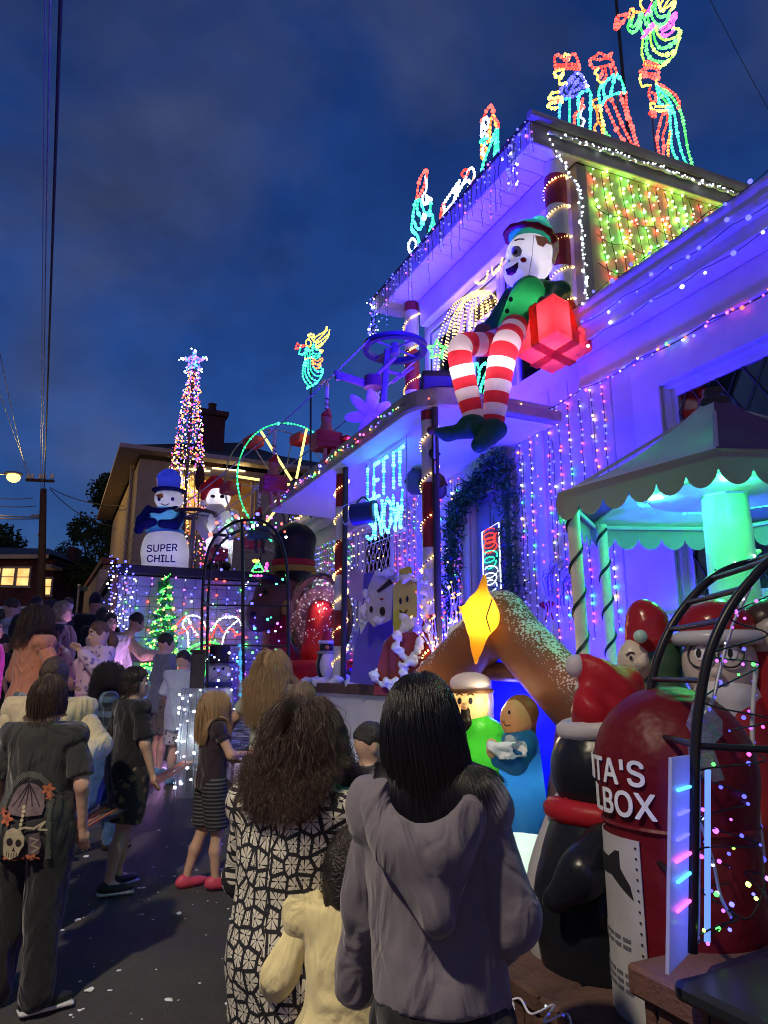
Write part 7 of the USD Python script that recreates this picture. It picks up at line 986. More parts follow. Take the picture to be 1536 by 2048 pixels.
warmw = pm('verandah_wall', (0.62, 0.50, 0.28), 0.7); vr = part('verandah', cat([box(va - .3, Y0n + 1.6, VZ0, vb + .3, Y0n + 1.7, VZ1), box(va - .3, Y0n + .201, VZ0 - .1, vb + .3, Y0n + 1.6, VZ0), box(va - .3, Y0n + .201, VZ1, vb + .3, Y0n + 1.6, VZ1 + .08), box(va - .4, Y0n + .201, VZ0, va - .301, Y0n + 1.6, VZ1), box(vb + .301, Y0n + .201, VZ0, vb + .4, Y0n + 1.6, VZ1)]), warmw, nh_, smooth=False)
part('window_frame', cat([box(va + .5, Y0n + 1.55, VZ0 + .5, va + .56, Y0n + 1.597, VZ1 - .3), box(va + 1.1, Y0n + 1.55, VZ0 + .5, va + 1.16, Y0n + 1.597, VZ1 - .3), box(va + .561, Y0n + 1.55, VZ1 - .36, va + 1.099, Y0n + 1.597, VZ1 - .3)]), tanw, vr, smooth=False)
for k in range(3): part('verandah_post', bevbox(va + (vb - va) * (.02 + .47 * k) - .05, Y0n + .05, VZ0, va + (vb - va) * (.02 + .47 * k) + .05, Y0n + .16, VZ1, .01), tanw, vr, smooth=False)
part('handrail', bevbox(va, Y0n + .06, VZ0 + .55, vb, Y0n + .12, VZ0 + .62, .01), tanw, vr, smooth=False)
for k in range(14): part('baluster', box(va + .08 + (vb - va - .16) * k / 13 - .015, Y0n + .075, VZ0, va + .08 + (vb - va - .16) * k / 13 + .015, Y0n + .105, VZ0 + .548), tanw, vr, smooth=False)
for px_ in (362, 482): p = atY(px_, 962, Y0n + 1.3); part('ceiling_lamp', ico(p, 0.07, 2), em('verandah_lamp', (1, 0.78, 0.36), 14), vr); sphere_light(nh_, p - V(0, .15, .12), (1.0, 0.66, 0.26), 11, 0.06)
for a0, a1 in ((353, 420), (425, 490)): P = np.array([atY(a0, 936, Y0n - .02), atY(a1, 942, Y0n - .02)]); part('eave_light_strip', tube(P, 0.025, 5), em('warm_strip', (1, 0.72, 0.34), 2.5), nh_)
ov = 0.55; rl = [(X0 - ov, Y0n - ov), (12 + ov, Y0n - ov), (12 + ov, 32 + ov), (X0 - ov, 32 + ov)]; rz_ = [(6.0, 26.5, 10.6), (8.0, 27.5, 10.6)]
rv = np.array([(*p, ZE) for p in rl] + rz_ + [(*p, ZE - .02) for p in rl]); part('roof', trimesh.Trimesh(rv, [[0, 1, 5], [0, 5, 4], [1, 2, 5], [2, 3, 4], [2, 4, 5], [3, 0, 4]], process=False), slate, nh_, smooth=False)
part('soffit', cat([box(X0 - ov, Y0n - ov, ZE - .06, X0 - .03, 32 + ov, ZE - .03), box(X0 - .029, Y0n - ov, ZE - .06, 12 + ov, Y0n - .03, ZE - .03)]), tanw, nh_, smooth=False); part('gutter', cat([box(X0 - ov - .1, Y0n - ov - .1, ZE - .1, X0 - ov - .005, 32 + ov, ZE + .03), box(X0 - ov - .004, Y0n - ov - .1, ZE - .1, 12 + ov, Y0n - ov - .005, ZE + .03)]), tanw, nh_, smooth=False)
part('downpipe', tube([(X0 - .1, Y0n + 1.2, ZE - .1), (X0 - .1, Y0n + 1.2, 2)], 0.06, 8), tanw, nh_)
sw = part('window', cat([box(X0 - .05, 23.4, 5.9, X0 - .027, 23.5, 7.6), box(X0 - .05, 24.8, 5.9, X0 - .027, 24.9, 7.6), box(X0 - .05, 23.5, 7.5, X0 - .027, 24.8, 7.6), box(X0 - .05, 23.5, 5.9, X0 - .027, 24.8, 6.0)]), tanw, nh_, smooth=False); part('pane', box(X0 - .035, 23.5, 6, X0 - .03, 24.8, 7.5), pm('pane_dark', (0.02, 0.02, 0.03), 0.1), sw, smooth=False)
ch = atY(421, 880, 25.0); chm = pm('chimney_brick', (0.07, 0.03, 0.028), 0.85, 0.3, 9, 0.4, 30); c1 = part('chimney', bevbox(ch[0] - .42, 24.6, 8.6, ch[0] + .42, 25.4, atY(421, 838, 25)[2], .02), chm, nh_, smooth=False); zt_ = atY(421, 838, 25)[2]; part('chimney_cap', bevbox(ch[0] - .52, 24.5, zt_ + .003, ch[0] + .52, 25.5, zt_ + .2, .02), chm, c1, smooth=False); part('chimney_pot', lathe([(.16, 0), (.14, .35), (.17, .37), (0, .37)], 14, (ch[0], 25, zt_ + .202)), chm, c1)
sh = thing('garage', 'low tan garage wall with raking parapet left of the terrace', 'shed', (0, 0, 0)); part('wall', trimesh.convex.convex_hull(np.array([(x, y, z) for x in (1.0, 1.25) for y, z in ((18.6, 1.2), (30, 1.2), (30, 4.9), (18.6, 4.35))])), pm('tan_render', (0.25, 0.19, 0.14), 0.85, 0.2, 2), sh, smooth=False); part('coping', trimesh.convex.convex_hull(np.array([(x, y, z) for x in (0.94, 1.31) for y, z in ((18.5, 4.36), (30, 4.91), (30, 5.06), (18.5, 4.51))])), pm('rust_coping', (0.16, 0.06, 0.05), 0.8), sh, smooth=False); part('pier', bevbox(0.9, 18.4, 1.0, 1.35, 18.58, 4.2, .02), tanw, sh, smooth=False)
# far house across the side street
FO = atD(50, 1170, 34.0); FO[2] = 3.3; fh = thing('brick_house', 'dark brick house with warm lit windows at the far left', 'house', FO, -YAW); wb_ = pm('maroon_brick', (0.075, 0.026, 0.026), 0.9, 0.25, 6)
fz = lambda y: atD(50, y, 34.0)[2] - FO[2]; fx = lambda x: (atD(x, 1170, 34.0) - FO) @ RT
part('wall', box(fx(-330), 0.05, -1, fx(106), 9, fz(1118)), wb_, fh, smooth=False)
def fwin(x0, x1, y0, y1):
    f = part('window', cat([box(fx(x0) - .08, -.02, fz(y1), fx(x0), .045, fz(y0)), box(fx(x1), -.02, fz(y1), fx(x1) + .08, .045, fz(y0)), box(fx(x0) - .08, -.02, fz(y0) + .001, fx(x1) + .08, .045, fz(y0) + .1), box(fx(x0) - .12, -.06, fz(y1) - .12, fx(x1) + .12, .045, fz(y1) - .001), box(fx(x0), -.01, (fz(y0) + fz(y1)) / 2 - .02, fx(x1), .03, (fz(y0) + fz(y1)) / 2 + .02)]), tanw, fh, smooth=False); part('lit_blind', box(fx(x0), .031, fz(y1), fx(x1), .044, fz(y0)), usdkit.material(stage, lp('lit_blind'), {'tc': ('texture_coordinate', {}), 'n': ('noise_texture', {'scale': 1.3, 'detail': 3.0}), 'r': ('rgb_ramp', {'ramp': [(0.35, (0.75, 0.36, 0.10)), (0.65, (1.0, 0.62, 0.22))]}), 'e': ('emission', {'strength': 1.1})}, [('tc.object', 'n.vector'), ('n.fac', 'r.fac'), ('r.color', 'e.color')], surface='e.emission'), f, smooth=False)
for w in ((-32, -2, 1137, 1170), (1, 26, 1137, 1170), (32, 56, 1137, 1171), (84, 102, 1158, 1189)): fwin(*w)
part('fascia', box(fx(-330), -.5, fz(1120), fx(101), -.45, fz(1112)), tanw, fh, smooth=False); part('roof', trimesh.convex.convex_hull(np.array([(fx(-330), -.5, fz(1111)), (fx(104), -.5, fz(1111)), (fx(104), 9.5, fz(1111)), (fx(-330), 9.5, fz(1111)), (fx(-260), 4.5, fz(1060)), (fx(0), 4.5, fz(1065))])), slate, fh, smooth=False); part('porch_roof', bevbox(fx(98), -1.2, fz(1142), fx(122), .0, fz(1136), .03), tanw, fh, smooth=False); part('chimney', bevbox(fx(72), 3, fz(1100), fx(86), 4, fz(1072), .03), wb_, fh, smooth=False)
# trees
leafm = usdkit.material(stage, lp('night_leaf'), {'n': ('noise_texture', {'scale': 1.2}), 'tc': ('texture_coordinate', {}), 'r': ('rgb_ramp', {'ramp': [(0.3, (0.018, 0.035, 0.018)), (0.7, (0.055, 0.085, 0.035))]}), 'd': ('diffuse_bsdf', {}), 't': ('translucent_bsdf', {}), 'm': ('mix_closure', {'fac': 0.3})}, [('tc.object', 'n.vector'), ('n.fac', 'r.fac'), ('r.color', 'd.color'), ('r.color', 't.color'), ('d.BSDF', 'm.closure1'), ('t.BSDF', 'm.closure2')], surface='m.closure'); bark = pm('bark', (0.05, 0.04, 0.03), 0.9)
def tree(label, base, h, w, seed, n=5200, name='street_tree'):
    rg = np.random.default_rng(seed); t = thing(name, label, 'tree', base); limbs, cl = [tube(spline([(0, 0, -.3), (0.1, 0, h * .3), (-.05, .1, h * .6)], 5), np.linspace(h * .03, h * .015, 11), 8)], []
    for k in range(13):
        a, f = rg.uniform(0, 6.28), rg.uniform(.3, 1); c = V(math.cos(a) * w * .5 * rg.uniform(.2, 1) * (1.15 - f * .6), math.sin(a) * w * .5 * rg.uniform(.2, 1) * (1.15 - f * .6), h * f); cl.append((c, w * rg.uniform(.12, .24))); limbs.append(tube(spline([(0, 0, h * f * .45), c * (.5, .5, .8), c], 4), np.linspace(h * .012, h * .004, 9), 5))
    part('trunk', cat(limbs), bark, t); i = rg.integers(0, len(cl), n); C = np.array([c for c, _ in cl])[i]; R = np.array([r for _, r in cl])[i]; d = rg.normal(0, 1, (n, 3)); d /= np.linalg.norm(d, axis=1, keepdims=True); P = C + d * (R * rg.uniform(.35, 1.0, n) ** .5)[:, None]; s_ = w * .022; u = rg.normal(0, 1, (n, 3)); u /= np.linalg.norm(u, axis=1, keepdims=True); v_ = np.cross(u, d); v_ /= np.linalg.norm(v_, axis=1, keepdims=True) + 1e-9
    q = np.stack([P - u * s_, P + v_ * s_ * .6, P + u * s_, P - v_ * s_ * .6], 1).reshape(-1, 3); k = np.arange(n)[:, None] * 4; part('crown', trimesh.Trimesh(q, np.vstack([k + [0, 1, 2], k + [0, 2, 3]]), process=False), leafm, t, smooth=False)
def tr(px, D): p = atD(px, 1200, D); p[2] = min(gz(0, p[1]), 3.6); return p
tree('tall dark tree beside the neighbour house', tr(216, 36), 8.2, 4.4, 1, 7000); tree('dark bushy tree left of the tall one', tr(176, 42), 6.6, 5.5, 2); tree('dark tree behind the chimney of the brick house', tr(112, 52), 7.2, 4.0, 3); tree('broad dark tree behind the brick house at the left edge', tr(10, 60), 9.0, 11, 4, 7000); tree('low dark tree behind the street name sign', tr(150, 50), 5.5, 6.0, 5)
# power pole with wires
PB = atD(80, 1290, 30.0); PB[2] = gz(0, PB[1]); PTz = atD(84, 978, 30.0)[2]; pp_ = thing('power_pole', 'dark timber power pole carrying overhead wires at the left', 'power pole', PB); part('pole', tube([(0, 0, -.2), tuple(atD(87, 978, 30.0) - PB)], [0.19, 0.13], 12), pm('pole_timber', (0.045, 0.028, 0.026), 0.9, 0.3, 3), pp_); lc = lambda x, y: atD(x, y, 30.0) - PB
part('crossarm', tube([lc(52, 960), lc(108, 962)], 0.07, 6), pm('pole_timber', (0.045, 0.028, 0.026)), pp_); part('crossarm', tube([lc(62, 1032), lc(90, 1030)], 0.06, 6), pm('galvanised', (0.35, 0.36, 0.36)), pp_); part('conduit', tube([lc(80, 1040), lc(82, 1060), lc(76, 1072)], 0.05, 6), pm('galvanised', (0.35, 0.36, 0.36)), pp_)
for x in (56, 64, 80, 88, 104): part('insulator', lathe([(0, 0), (.07, 0), (.09, .1), (.05, .22), (0, .24)], 10, lc(x, 957)), pm('porcelain', (0.6, 0.6, 0.55), 0.2), pp_)
wd_, wl = pm('wire_dark', (0.02, 0.02, 0.025), 0.6), pm('wire_pale', (0.35, 0.36, 0.38), 0.4, metal=0.5)
def wire(label, a, b, sag, r, m):
    a, b = np.array(a), np.array(b); P = np.array([a + (b - a) * f - V(0, 0, sag * 4 * f * (1 - f)) for f in np.linspace(0, 1, 40)]); top('overhead_wire', tube(P, r, 5), m, label, 'wire', smooth=True)
def ext(p, q, k): return p + (p - q) * k
for lab, (x, D), (bx, by), r, m, sg_ in (('thickest dark overhead wire leaving the top of the frame left', (121, 5.2), (88, 985), 0.020, wd_, .0), ('pale overhead wire left of the thickest one', (100, 5.6), (84, 985), 0.011, wl, .0), ('thin overhead wire beside the pale one', (90, 5.9), (81, 975), 0.008, wl, .0)): a = atD(x, 0, D); b = atD(bx, by, 30.0); wire(lab, ext(a, b, 0.25), b, sg_, r, m)
for lab, p, q, r, m, s_ in (('upper overhead wire crossing the left edge toward the pole', (-30, 560, 9), (56, 958, 30), .009, wl, .1), ('lower overhead wire crossing the left edge toward the pole', (-30, 700, 11), (64, 958, 30), .009, wl, .1), ('upper sagging wire from the left edge to the pole below the lamp', (-60, 988, 24), (66, 996, 30), .02, wl, .1), ('middle sagging wire from the left edge to the pole', (-60, 1003, 24), (72, 1012, 30), .02, wl, .1), ('double wire from the left edge to the lower crossarm', (-60, 1024, 22), (80, 1034, 30), .028, wl, .05), ('lowest wire from the left edge to the lower crossarm', (-60, 1032, 22), (80, 1037, 30), .028, wl, .05), ('upper service wire from the pole to the neighbour house', (100, 975, 30), (247, 1012, 23), .018, wd_, .2), ('lower service wire from the pole running to the trees', (100, 978, 30), (226, 1052, 27), .018, wd_, .3)): wire(lab, atD(*p), atD(*q), s_, r, m)
wire('thin pale wire across the sky at the top right', atD(1390, -60, 14), atD(1560, 260, 16), 0.1, 0.008, pm('wire_faint', (0.10, 0.10, 0.13), 0.6))
g0 = gz(0, 26); so_ = atD(147, 1290, 25.0); so_[2] = gz(0, so_[1]); t = thing('street_sign', 'street name sign on a thin pale post below the trees', 'sign', so_); hs = atD(150, 1172, 25.0)[2] - so_[2]; part('post', tube([(0, 0, 0), (0, 0, hs)], 0.035, 8), pm('galvanised', (0.35, 0.36, 0.36)), t); part('blade', frame(bevbox(0.05, -.01, hs - .18, 0.62, .01, hs - .02, .005), (0, 0, 0), RT, FH), pm('sign_green', (0.03, 0.09, 0.06), 0.4), t, smooth=False); part('cap', ico((0, 0, hs), .07, 2), pm('galvanised', (0.35, 0.36, 0.36)), t)
def car(label, pos, heading, paint):
    t = thing('parked_car', label, 'car', pos, heading, None); prof = Polygon([(-2.2, .35), (-2.2, .8), (-1.9, .95), (-1.2, 1.0), (-.55, 1.45), (.9, 1.47), (1.6, 1.05), (2.1, .95), (2.2, .7), (2.2, .35)]).buffer(.05).buffer(-.05); bdm = extrude(prof, 1.7); bdm.apply_transform(trimesh.transformations.rotation_matrix(math.pi / 2, (1, 0, 0))); bdm.apply_translation((0, .85, 0)); b = part('body', bdm, paint, t, smooth=20)
    gw = extrude(Polygon([(-1.05, 1.03), (-.5, 1.38), (.82, 1.40), (1.35, 1.05)]), 1.71); gw.apply_transform(trimesh.transformations.rotation_matrix(math.pi / 2, (1, 0, 0))); gw.apply_translation((0, .855, 0)); part('side_window', gw, pm('pane_dark', (0.02, 0.02, 0.03)), b, smooth=False)
    for x in (-1.35, 1.35):
        for y in (-.78, .78): w = part('wheel', lathe([(0, -.1), (.3, -.1), (.32, -.06), (.32, .06), (.3, .1), (0, .1)], 22).apply_transform(trimesh.transformations.rotation_matrix(math.pi / 2, (1, 0, 0))).apply_translation((x, y, .32)), pm('tyre', (0.02, 0.02, 0.02), 0.8), t); part('rim', lathe([(0, -.11), (.18, -.11), (.18, .11), (0, .11)], 14).apply_transform(trimesh.transformations.rotation_matrix(math.pi / 2, (1, 0, 0))).apply_translation((x, y, .32)), pm('galvanised', (0.35, 0.36, 0.36)), w)
    for y in (-.6, .6): part('headlight', bevbox(2.17, y - .15, .7, 2.26, y + .15, .84, .02), pm('lens_clear', (0.5, 0.5, 0.5), 0.1), t, smooth=False)
cp1 = atD(15, 1215, 21.0); cp1[2] = gz(0, cp1[1]); car('pale parked car behind the crowd at the left edge', cp1, -0.35, pm('paint_silver', (0.6, 0.6, 0.62), 0.25, 0.03, metal=0.2)); cp2 = atD(165, 1240, 20.0); cp2[2] = gz(0, cp2[1]) - 0.1; car('dark parked car behind the woman with short grey hair', cp2, -0.35, pm('paint_dark', (0.02, 0.02, 0.028), 0.2, 0.03))
# ================================================================ people
skin_m = {k: pm('skin_' + k, c, 0.55, 0.08, 14, 0.05, 90) for k, c in (('light', (0.50, 0.31, 0.22)), ('tan', (0.36, 0.21, 0.14)), ('pale', (0.56, 0.37, 0.29)))}
def fabric(name, col, var=0.14, bump=0.25, bs=260, rough=0.9, sheen=0.25):
    """woven cloth: mottled colour, weave and slack creases"""
    k = 'cloth_' + name
    if k in looks: return looks[k]
    c = np.array(col)
    looks[k] = usdkit.material(stage, lp(k), {'tc': ('texture_coordinate', {}), 'n': ('noise_texture', {'scale': 7.0, 'detail': 4.0}), 'r': ('rgb_ramp', {'ramp': [(.3, tuple(c * (1 - var))), (.7, tuple(np.minimum(c * (1 + var), .95)))]}), 'w': ('noise_texture', {'scale': float(bs), 'detail': 2.0}), 'b1': ('bump', {'strength': bump, 'distance': .004}), 'mp': ('mapping', {'scale': (1.0, 1.0, 0.45), 'rotation': (0.5, 0.35, 0.0)}), 'f': ('noise_texture', {'scale': 9.0, 'detail': 2.5, 'roughness': .45, 'distortion': 1.4}), 'b2': ('bump', {'strength': .9, 'distance': .045}), 'p': ('principled_bsdf', {'roughness': rough, 'sheen_weight': sheen, 'specular_ior_level': .2})},
        [('tc.object', 'n.vector'), ('n.fac', 'r.fac'), ('r.color', 'p.base_color'), ('tc.object', 'w.vector'), ('w.fac', 'b1.height'), ('tc.object', 'mp.vector'), ('mp.vector', 'f.vector'), ('f.fac', 'b2.height'), ('b2.normal', 'b1.normal'), ('b1.normal', 'p.normal')], surface='p.BSDF'); return looks[k]
def hair_m(name, col): HC['hair_' + name] = col; return pm('hair_' + name, col, 0.42, 0.45, 30, 0.5, 160, spec=0.5)
eye_w, eye_d, lip_m = pm('eyeball', (0.6, 0.58, 0.56), 0.2), pm('eye_dark', (0.02, 0.015, 0.012), 0.15), pm('lips', (0.30, 0.12, 0.10), 0.5)
def sm_(m):
    """the smooth strand version of a hair colour"""
    k = str(m.GetPath()).split('/')[-1]; c = HC[k]; return pm(k + '_strand', c, 0.36, 0.2, 3, spec=0.45)
HC = {}
class Person:
    """local axes: x to the person's right, y forward, z up; s = height / 1.7"""
    def __init__(p, label, top_px, D, face, skin='light', lean=(0, 0), hs=1.0, wid=1.0, arms=None, legs=None, step=0.016, H=None, head_yaw=0.0, head_tilt=(0, 0), fat=1.0, group=None, crouch=0.0):
        tp = atD(*top_px, D); p.g = gz(0, tp[1]); p.H = H or tp[2] - p.g; s = p.s = p.H / 1.7; d = FH * math.cos(math.radians(face)) + RT * math.sin(math.radians(face)); p.rz = math.atan2(-d[0], d[1]); R = rotz(p.rz); p.R = R
        off = R @ V(lean[0], lean[1], 0); p.o = V(tp[0] - off[0], tp[1] - off[1], p.g); p.t = thing('person', label, 'person', p.o, p.rz, group); p.step = step; p.hs = hs
        L = lambda z: V(lean[0], lean[1], 0) * max(0, (z - 0.5 * 1.7) / (0.5 * 1.7)) ** 1.2                       # the upper body leans
        c = lambda x, y, z: V(x * s * wid, y * s, z * s - crouch * max(0, min(1, z / 0.9)) * 1.0) + L(z)
        p.c = c; hr = V(0.076, 0.096, 0.116) * s * hs; p.hc = V(lean[0], lean[1], p.H - hr[2] - 0.012 * s); p.hr = hr; p.Rh = rotz(head_yaw) @ rot((0, 1, 0), head_tilt[0]) @ rot((1, 0, 0), head_tilt[1]); p.neck = c(0, -0.01, 1.42)
        p.sh = {k: c(0.165 * k, -0.01, 1.365) for k in (-1, 1)}; arms = arms or {}; p.el, p.wr = {}, {}
        for k in (-1, 1):
            e, w = arms.get(k, ((0.075 * k, -0.03, -0.27), (0.085 * k, 0.05, -0.50))); p.el[k] = p.sh[k] + V(*e) * s; p.wr[k] = p.sh[k] + V(*w) * s
        legs = legs or {}; p.hip, p.kn, p.an, p.toe = {}, {}, {}, {}
        for k in (-1, 1):
            kn, an, toe = legs.get(k, ((0.095 * k, 0.015, 0.48), (0.10 * k, -0.02, 0.075), (0.12 * k, 0.13, 0.03))); p.hip[k] = c(0.085 * k, 0, 0.86); p.kn[k] = V(kn[0] * s, kn[1] * s, kn[2] * s); p.an[k] = V(an[0] * s, an[1] * s, an[2] * s); p.toe[k] = V(toe[0] * s, toe[1] * s, toe[2] * s)
        p.fat = fat; p.skin = skin_m[skin]
    def trunk(p, b, g=0.0, f=1.0):
        s, c, ft = p.s, p.c, p.fat * f
        b.ell(c(0, 0.0, 1.24), (0.152 * s * ft + g, 0.105 * s * ft + g, 0.20 * s + g), k=.05 * s); b.ell(c(0, 0.0, 1.04), (0.135 * s * ft + g, 0.100 * s * ft + g, 0.17 * s + g), k=.06 * s); b.ell(c(0, -0.012, 0.90), (0.150 * s * ft + g, 0.118 * s * ft + g, 0.12 * s + g), k=.06 * s)
        for k in (-1, 1): b.cone(p.neck - V(0, 0, .03 * s), p.sh[k], 0.055 * s + g, 0.058 * s + g, k=.05 * s)
        return b
    def hand(p, k):
        s = p.s; w, e = p.wr[k], p.el[k]; d = (w - e) / np.linalg.norm(w - e); side = np.cross(d, (0, 1, 0.2)); side /= np.linalg.norm(side) + 1e-9; nrm = np.cross(side, d); b = Blob(0.008 * s); q = w + d * 0.05 * s
        b.ell(q, (0.018 * s + .02 * s * abs(side[0]), 0.018 * s + .02 * s * abs(side[1]), 0.03 * s + .01 * s), k=.01 * s); b.cone(w - d * .02 * s, q, 0.022 * s, 0.026 * s)
        for i, (u, ln) in enumerate(((-.028, .058), (-.010, .068), (.010, .064), (.027, .052))): a0 = q + side * u * s + d * .03 * s; m = a0 + d * ln * .55 * s + nrm * .006 * s; b.chain([a0, m, m + (d * .8 + nrm * .5) * ln * .5 * s], [.0095 * s, .009 * s, .0075 * s], k=.004 * s)
        tsd = side * (-1 if (k > 0) == (nrm[1] > 0) else 1); b.chain([q - d * .01 * s + tsd * .028 * s, q + d * .02 * s + tsd * .048 * s + nrm * .01 * s, q + d * .045 * s + tsd * .05 * s + nrm * .014 * s], [.013 * s, .011 * s, .009 * s], k=.006 * s); return b
    def body(p, hands=(-1, 1), face=True, shoes=True):
        s = p.s; b = p.trunk(Blob(0.03 * s)); hc, hr, R = p.hc, p.hr, p.Rh; h = lambda x, y, z: hc + R @ (V(x, y, z) * hr); hv = lambda x, y, z: V(x, y, z) * hr
        b.cone(p.neck - V(0, 0, .04 * s), hc - R @ hv(0, .15, .45), 0.055 * s, 0.05 * s * p.hs, k=.03 * s); b.ell(h(0, -.05, .12), hv(1, .98, .90), R, k=.02); b.ell(h(0, .18, -.42), hv(.78, .72, .56), R, k=.03 * s)
        if face: b.cone(h(0, .88, .02), h(0, 1.10, -.22), .010 * s, .016 * s, k=.014 * s); b.ell(h(0, .80, -.62), hv(.30, .20, .12), R, k=.02 * s); b.sub(h(.42, 1.0, .0), hv(.24, .22, .14), R, k=.02 * s); b.sub(h(-.42, 1.0, .0), hv(.24, .22, .14), R, k=.02 * s)
        for k in (-1, 1): b.ell(h(k * 1.0, -.05, -.12), hv(.10, .22, .28), R @ rotz(k * .3), k=.008 * s)
        for k in (-1, 1): b.chain([p.sh[k], p.el[k], p.wr[k]], [0.050 * s * p.fat ** .5, 0.040 * s * p.fat ** .5, 0.026 * s], k=.03 * s); b.chain([p.hip[k], p.kn[k], (p.kn[k] * .6 + p.an[k] * .4) - V(0, .012 * s, 0), p.an[k]], [0.082 * s * p.fat ** .5, 0.052 * s, 0.052 * s, 0.034 * s], k=.03 * s); b.cone(p.an[k], p.toe[k], .034 * s, .026 * s, k=.02 * s)
        m = b.mesh(p.step); ms = [m] + [p.hand(k).mesh(max(0.0045, p.step * .3)) for k in hands]; bp = p.bp = part('body', cat(ms), p.skin, p.t, True); p.bb = b
        if face:
            for k in (-1, 1): part('eye', ico(h(k * .40, .80, .0), .0135 * s * p.hs, 2), eye_w, p.t); part('iris', ico(h(k * .40, .80, .0) + R @ V(0, .0075, 0) * s, .0085 * s * p.hs, 2), eye_d, p.t); part('eyebrow', Blob(0).chain([h(k * .2, .97, .2), h(k * .42, .94, .26), h(k * .62, .80, .2)], [.004 * s, .005 * s, .003 * s]).mesh(.004), eye_d, p.t, True)
            part('mouth', Blob(0).ell(h(0, .93, -.52), hv(.32, .09, .055), R).mesh(.0035), lip_m, p.t, True)
        return p
    def fold(p, amp, seed, fr=(9, 9, 5)): return (lambda P: (meshkit.fbm(P * np.array(fr) / p.s ** .5, 3, seed) - 0.5) * amp * 2) if amp else None
    def shirt(p, mat_, hem=0.84, sleeve=0.55, loose=0.022, flare=0.0, amp=0.012, seed=1, name='shirt', neck=1.44, cuff=None, sl_mat=None, k=0.05):
        s = p.s; b = p.trunk(Blob(k * s), loose * s * 1.0); zb = hem * s - (p.c(0, 0, hem)[2] - hem * s) * -1
        if flare: b.cone(p.c(-.05, 0, 1.0), p.c(-.05, 0, hem - .02), .12 * s, (.12 + flare) * s, k=.08 * s); b.cone(p.c(.05, 0, 1.0), p.c(.05, 0, hem - .02), .12 * s, (.12 + flare) * s, k=.08 * s)
        elif hem < .80: b.cone(p.c(-.05, 0, .95), p.c(-.05, 0, hem - .1), .115 * s + loose * s, .115 * s + loose * s); b.cone(p.c(.05, 0, .95), p.c(.05, 0, hem - .1), .115 * s + loose * s, .115 * s + loose * s)
        b.cut((0, 0, -1), -p.c(0, 0, hem)[2]); b.cut((0, 0, 1), p.c(0, 0, neck)[2]); sp = part(name, b.mesh(p.step, p.fold(amp, seed)), mat_, p.t, True); p.sb = b
        for kk in (-1, 1):
            path = [p.sh[kk] - V(kk * .03 * s, 0, 0), p.sh[kk], p.el[kk], p.wr[kk]]; La, Lb = np.linalg.norm(p.el[kk] - p.sh[kk]), np.linalg.norm(p.wr[kk] - p.el[kk]); q = Blob(.03 * s); lo = loose * .55; r0, r1, r2 = (.052 + lo * .5) * s, (.050 + lo) * s, (.036 + lo) * s
            if sleeve <= 0: continue
            if sleeve < 1: e = p.sh[kk] + (p.el[kk] - p.sh[kk]) * (sleeve + .12); q.cone(path[0], p.sh[kk], r0, r0).cone(p.sh[kk], e, r0, r1 + .008 * s); d = (p.el[kk] - p.sh[kk]) / La; q.cut(d, d @ (p.sh[kk] + d * La * sleeve))
            else: w = p.el[kk] + (p.wr[kk] - p.el[kk]) * (sleeve - 1); q.cone(path[0], p.sh[kk], r0, r0).chain([p.sh[kk], p.el[kk], w], [r0, r1, r2])
            part('sleeve', q.mesh(p.step, p.fold(amp, seed + kk + 5)), sl_mat or mat_, sp, True)
        return sp
    def legsw(p, mat_, hem=0.5, loose=0.02, waist=0.98, amp=0.010, seed=3, name='trousers', flare=0.0):
        """hem as a share of the leg: 0.5 ends at the knee, 1 at the ankle"""
        s = p.s; b = Blob(.05 * s); g = loose * s; b.ell(p.c(0, -.012, .90), (.150 * s * p.fat + g * .7, .118 * s * p.fat + g * .7, .13 * s), k=.05 * s); b.cut((0, 0, 1), p.c(0, 0, waist)[2]); tp_ = part(name, b.mesh(p.step, p.fold(amp, seed)), mat_, p.t, True)
        for k in (-1, 1):
            q = Blob(.03 * s); h, kn, an = p.hip[k], p.kn[k], p.an[k]; r0, r1, r2 = .088 * s * p.fat ** .5 + g, .056 * s + g + flare * s, .042 * s + g
            if hem <= .5: d = (kn - h) / np.linalg.norm(kn - h); e = h + (kn - h) * (hem * 2 + .15); q.cone(h, e, r0, r1 + .012 * s); q.cut(d, d @ (h + (kn - h) * hem * 2))
            else: e = kn + (an - kn) * (hem * 2 - 1); q.chain([h, kn, e], [r0, r1, r2])
            part('leg', q.mesh(p.step, p.fold(amp, seed + k)), mat_, tp_, True)
        return tp_
    def shoes(p, mat_, sole=None, kind='shoe', sc=1.0):
        s = p.s * sc
        for k in (-1, 1):
            a, t = p.an[k], p.toe[k]; f = (t - a) * (1, 1, 0); f /= np.linalg.norm(f) + 1e-9; c = V(a[0], a[1], min(a[2], .08 * s) * 0 + t[2] - .03 * p.s) + f * .055 * s; R = np.stack([np.cross(f, (0, 0, 1)), f, V(0, 0, 1)], 1); b = Blob(.03 * s).ell(c + V(0, 0, .04 * s), (.046 * s, .135 * s, .038 * s), R).ell(c - f * .07 * s + V(0, 0, .055 * s), (.042 * s, .06 * s, .05 * s), R); b.cut((0, 0, -1), -(t[2] - .026 * p.s)); sp = part(kind, b.mesh(p.step * .7), mat_, p.t, True)
            if sole: part('sole', Blob(0).rbox(c + V(0, 0, .012 * s), (.046 * s, .135 * s, .012 * s), .011 * s, R).mesh(p.step * .6), sole, sp, True)
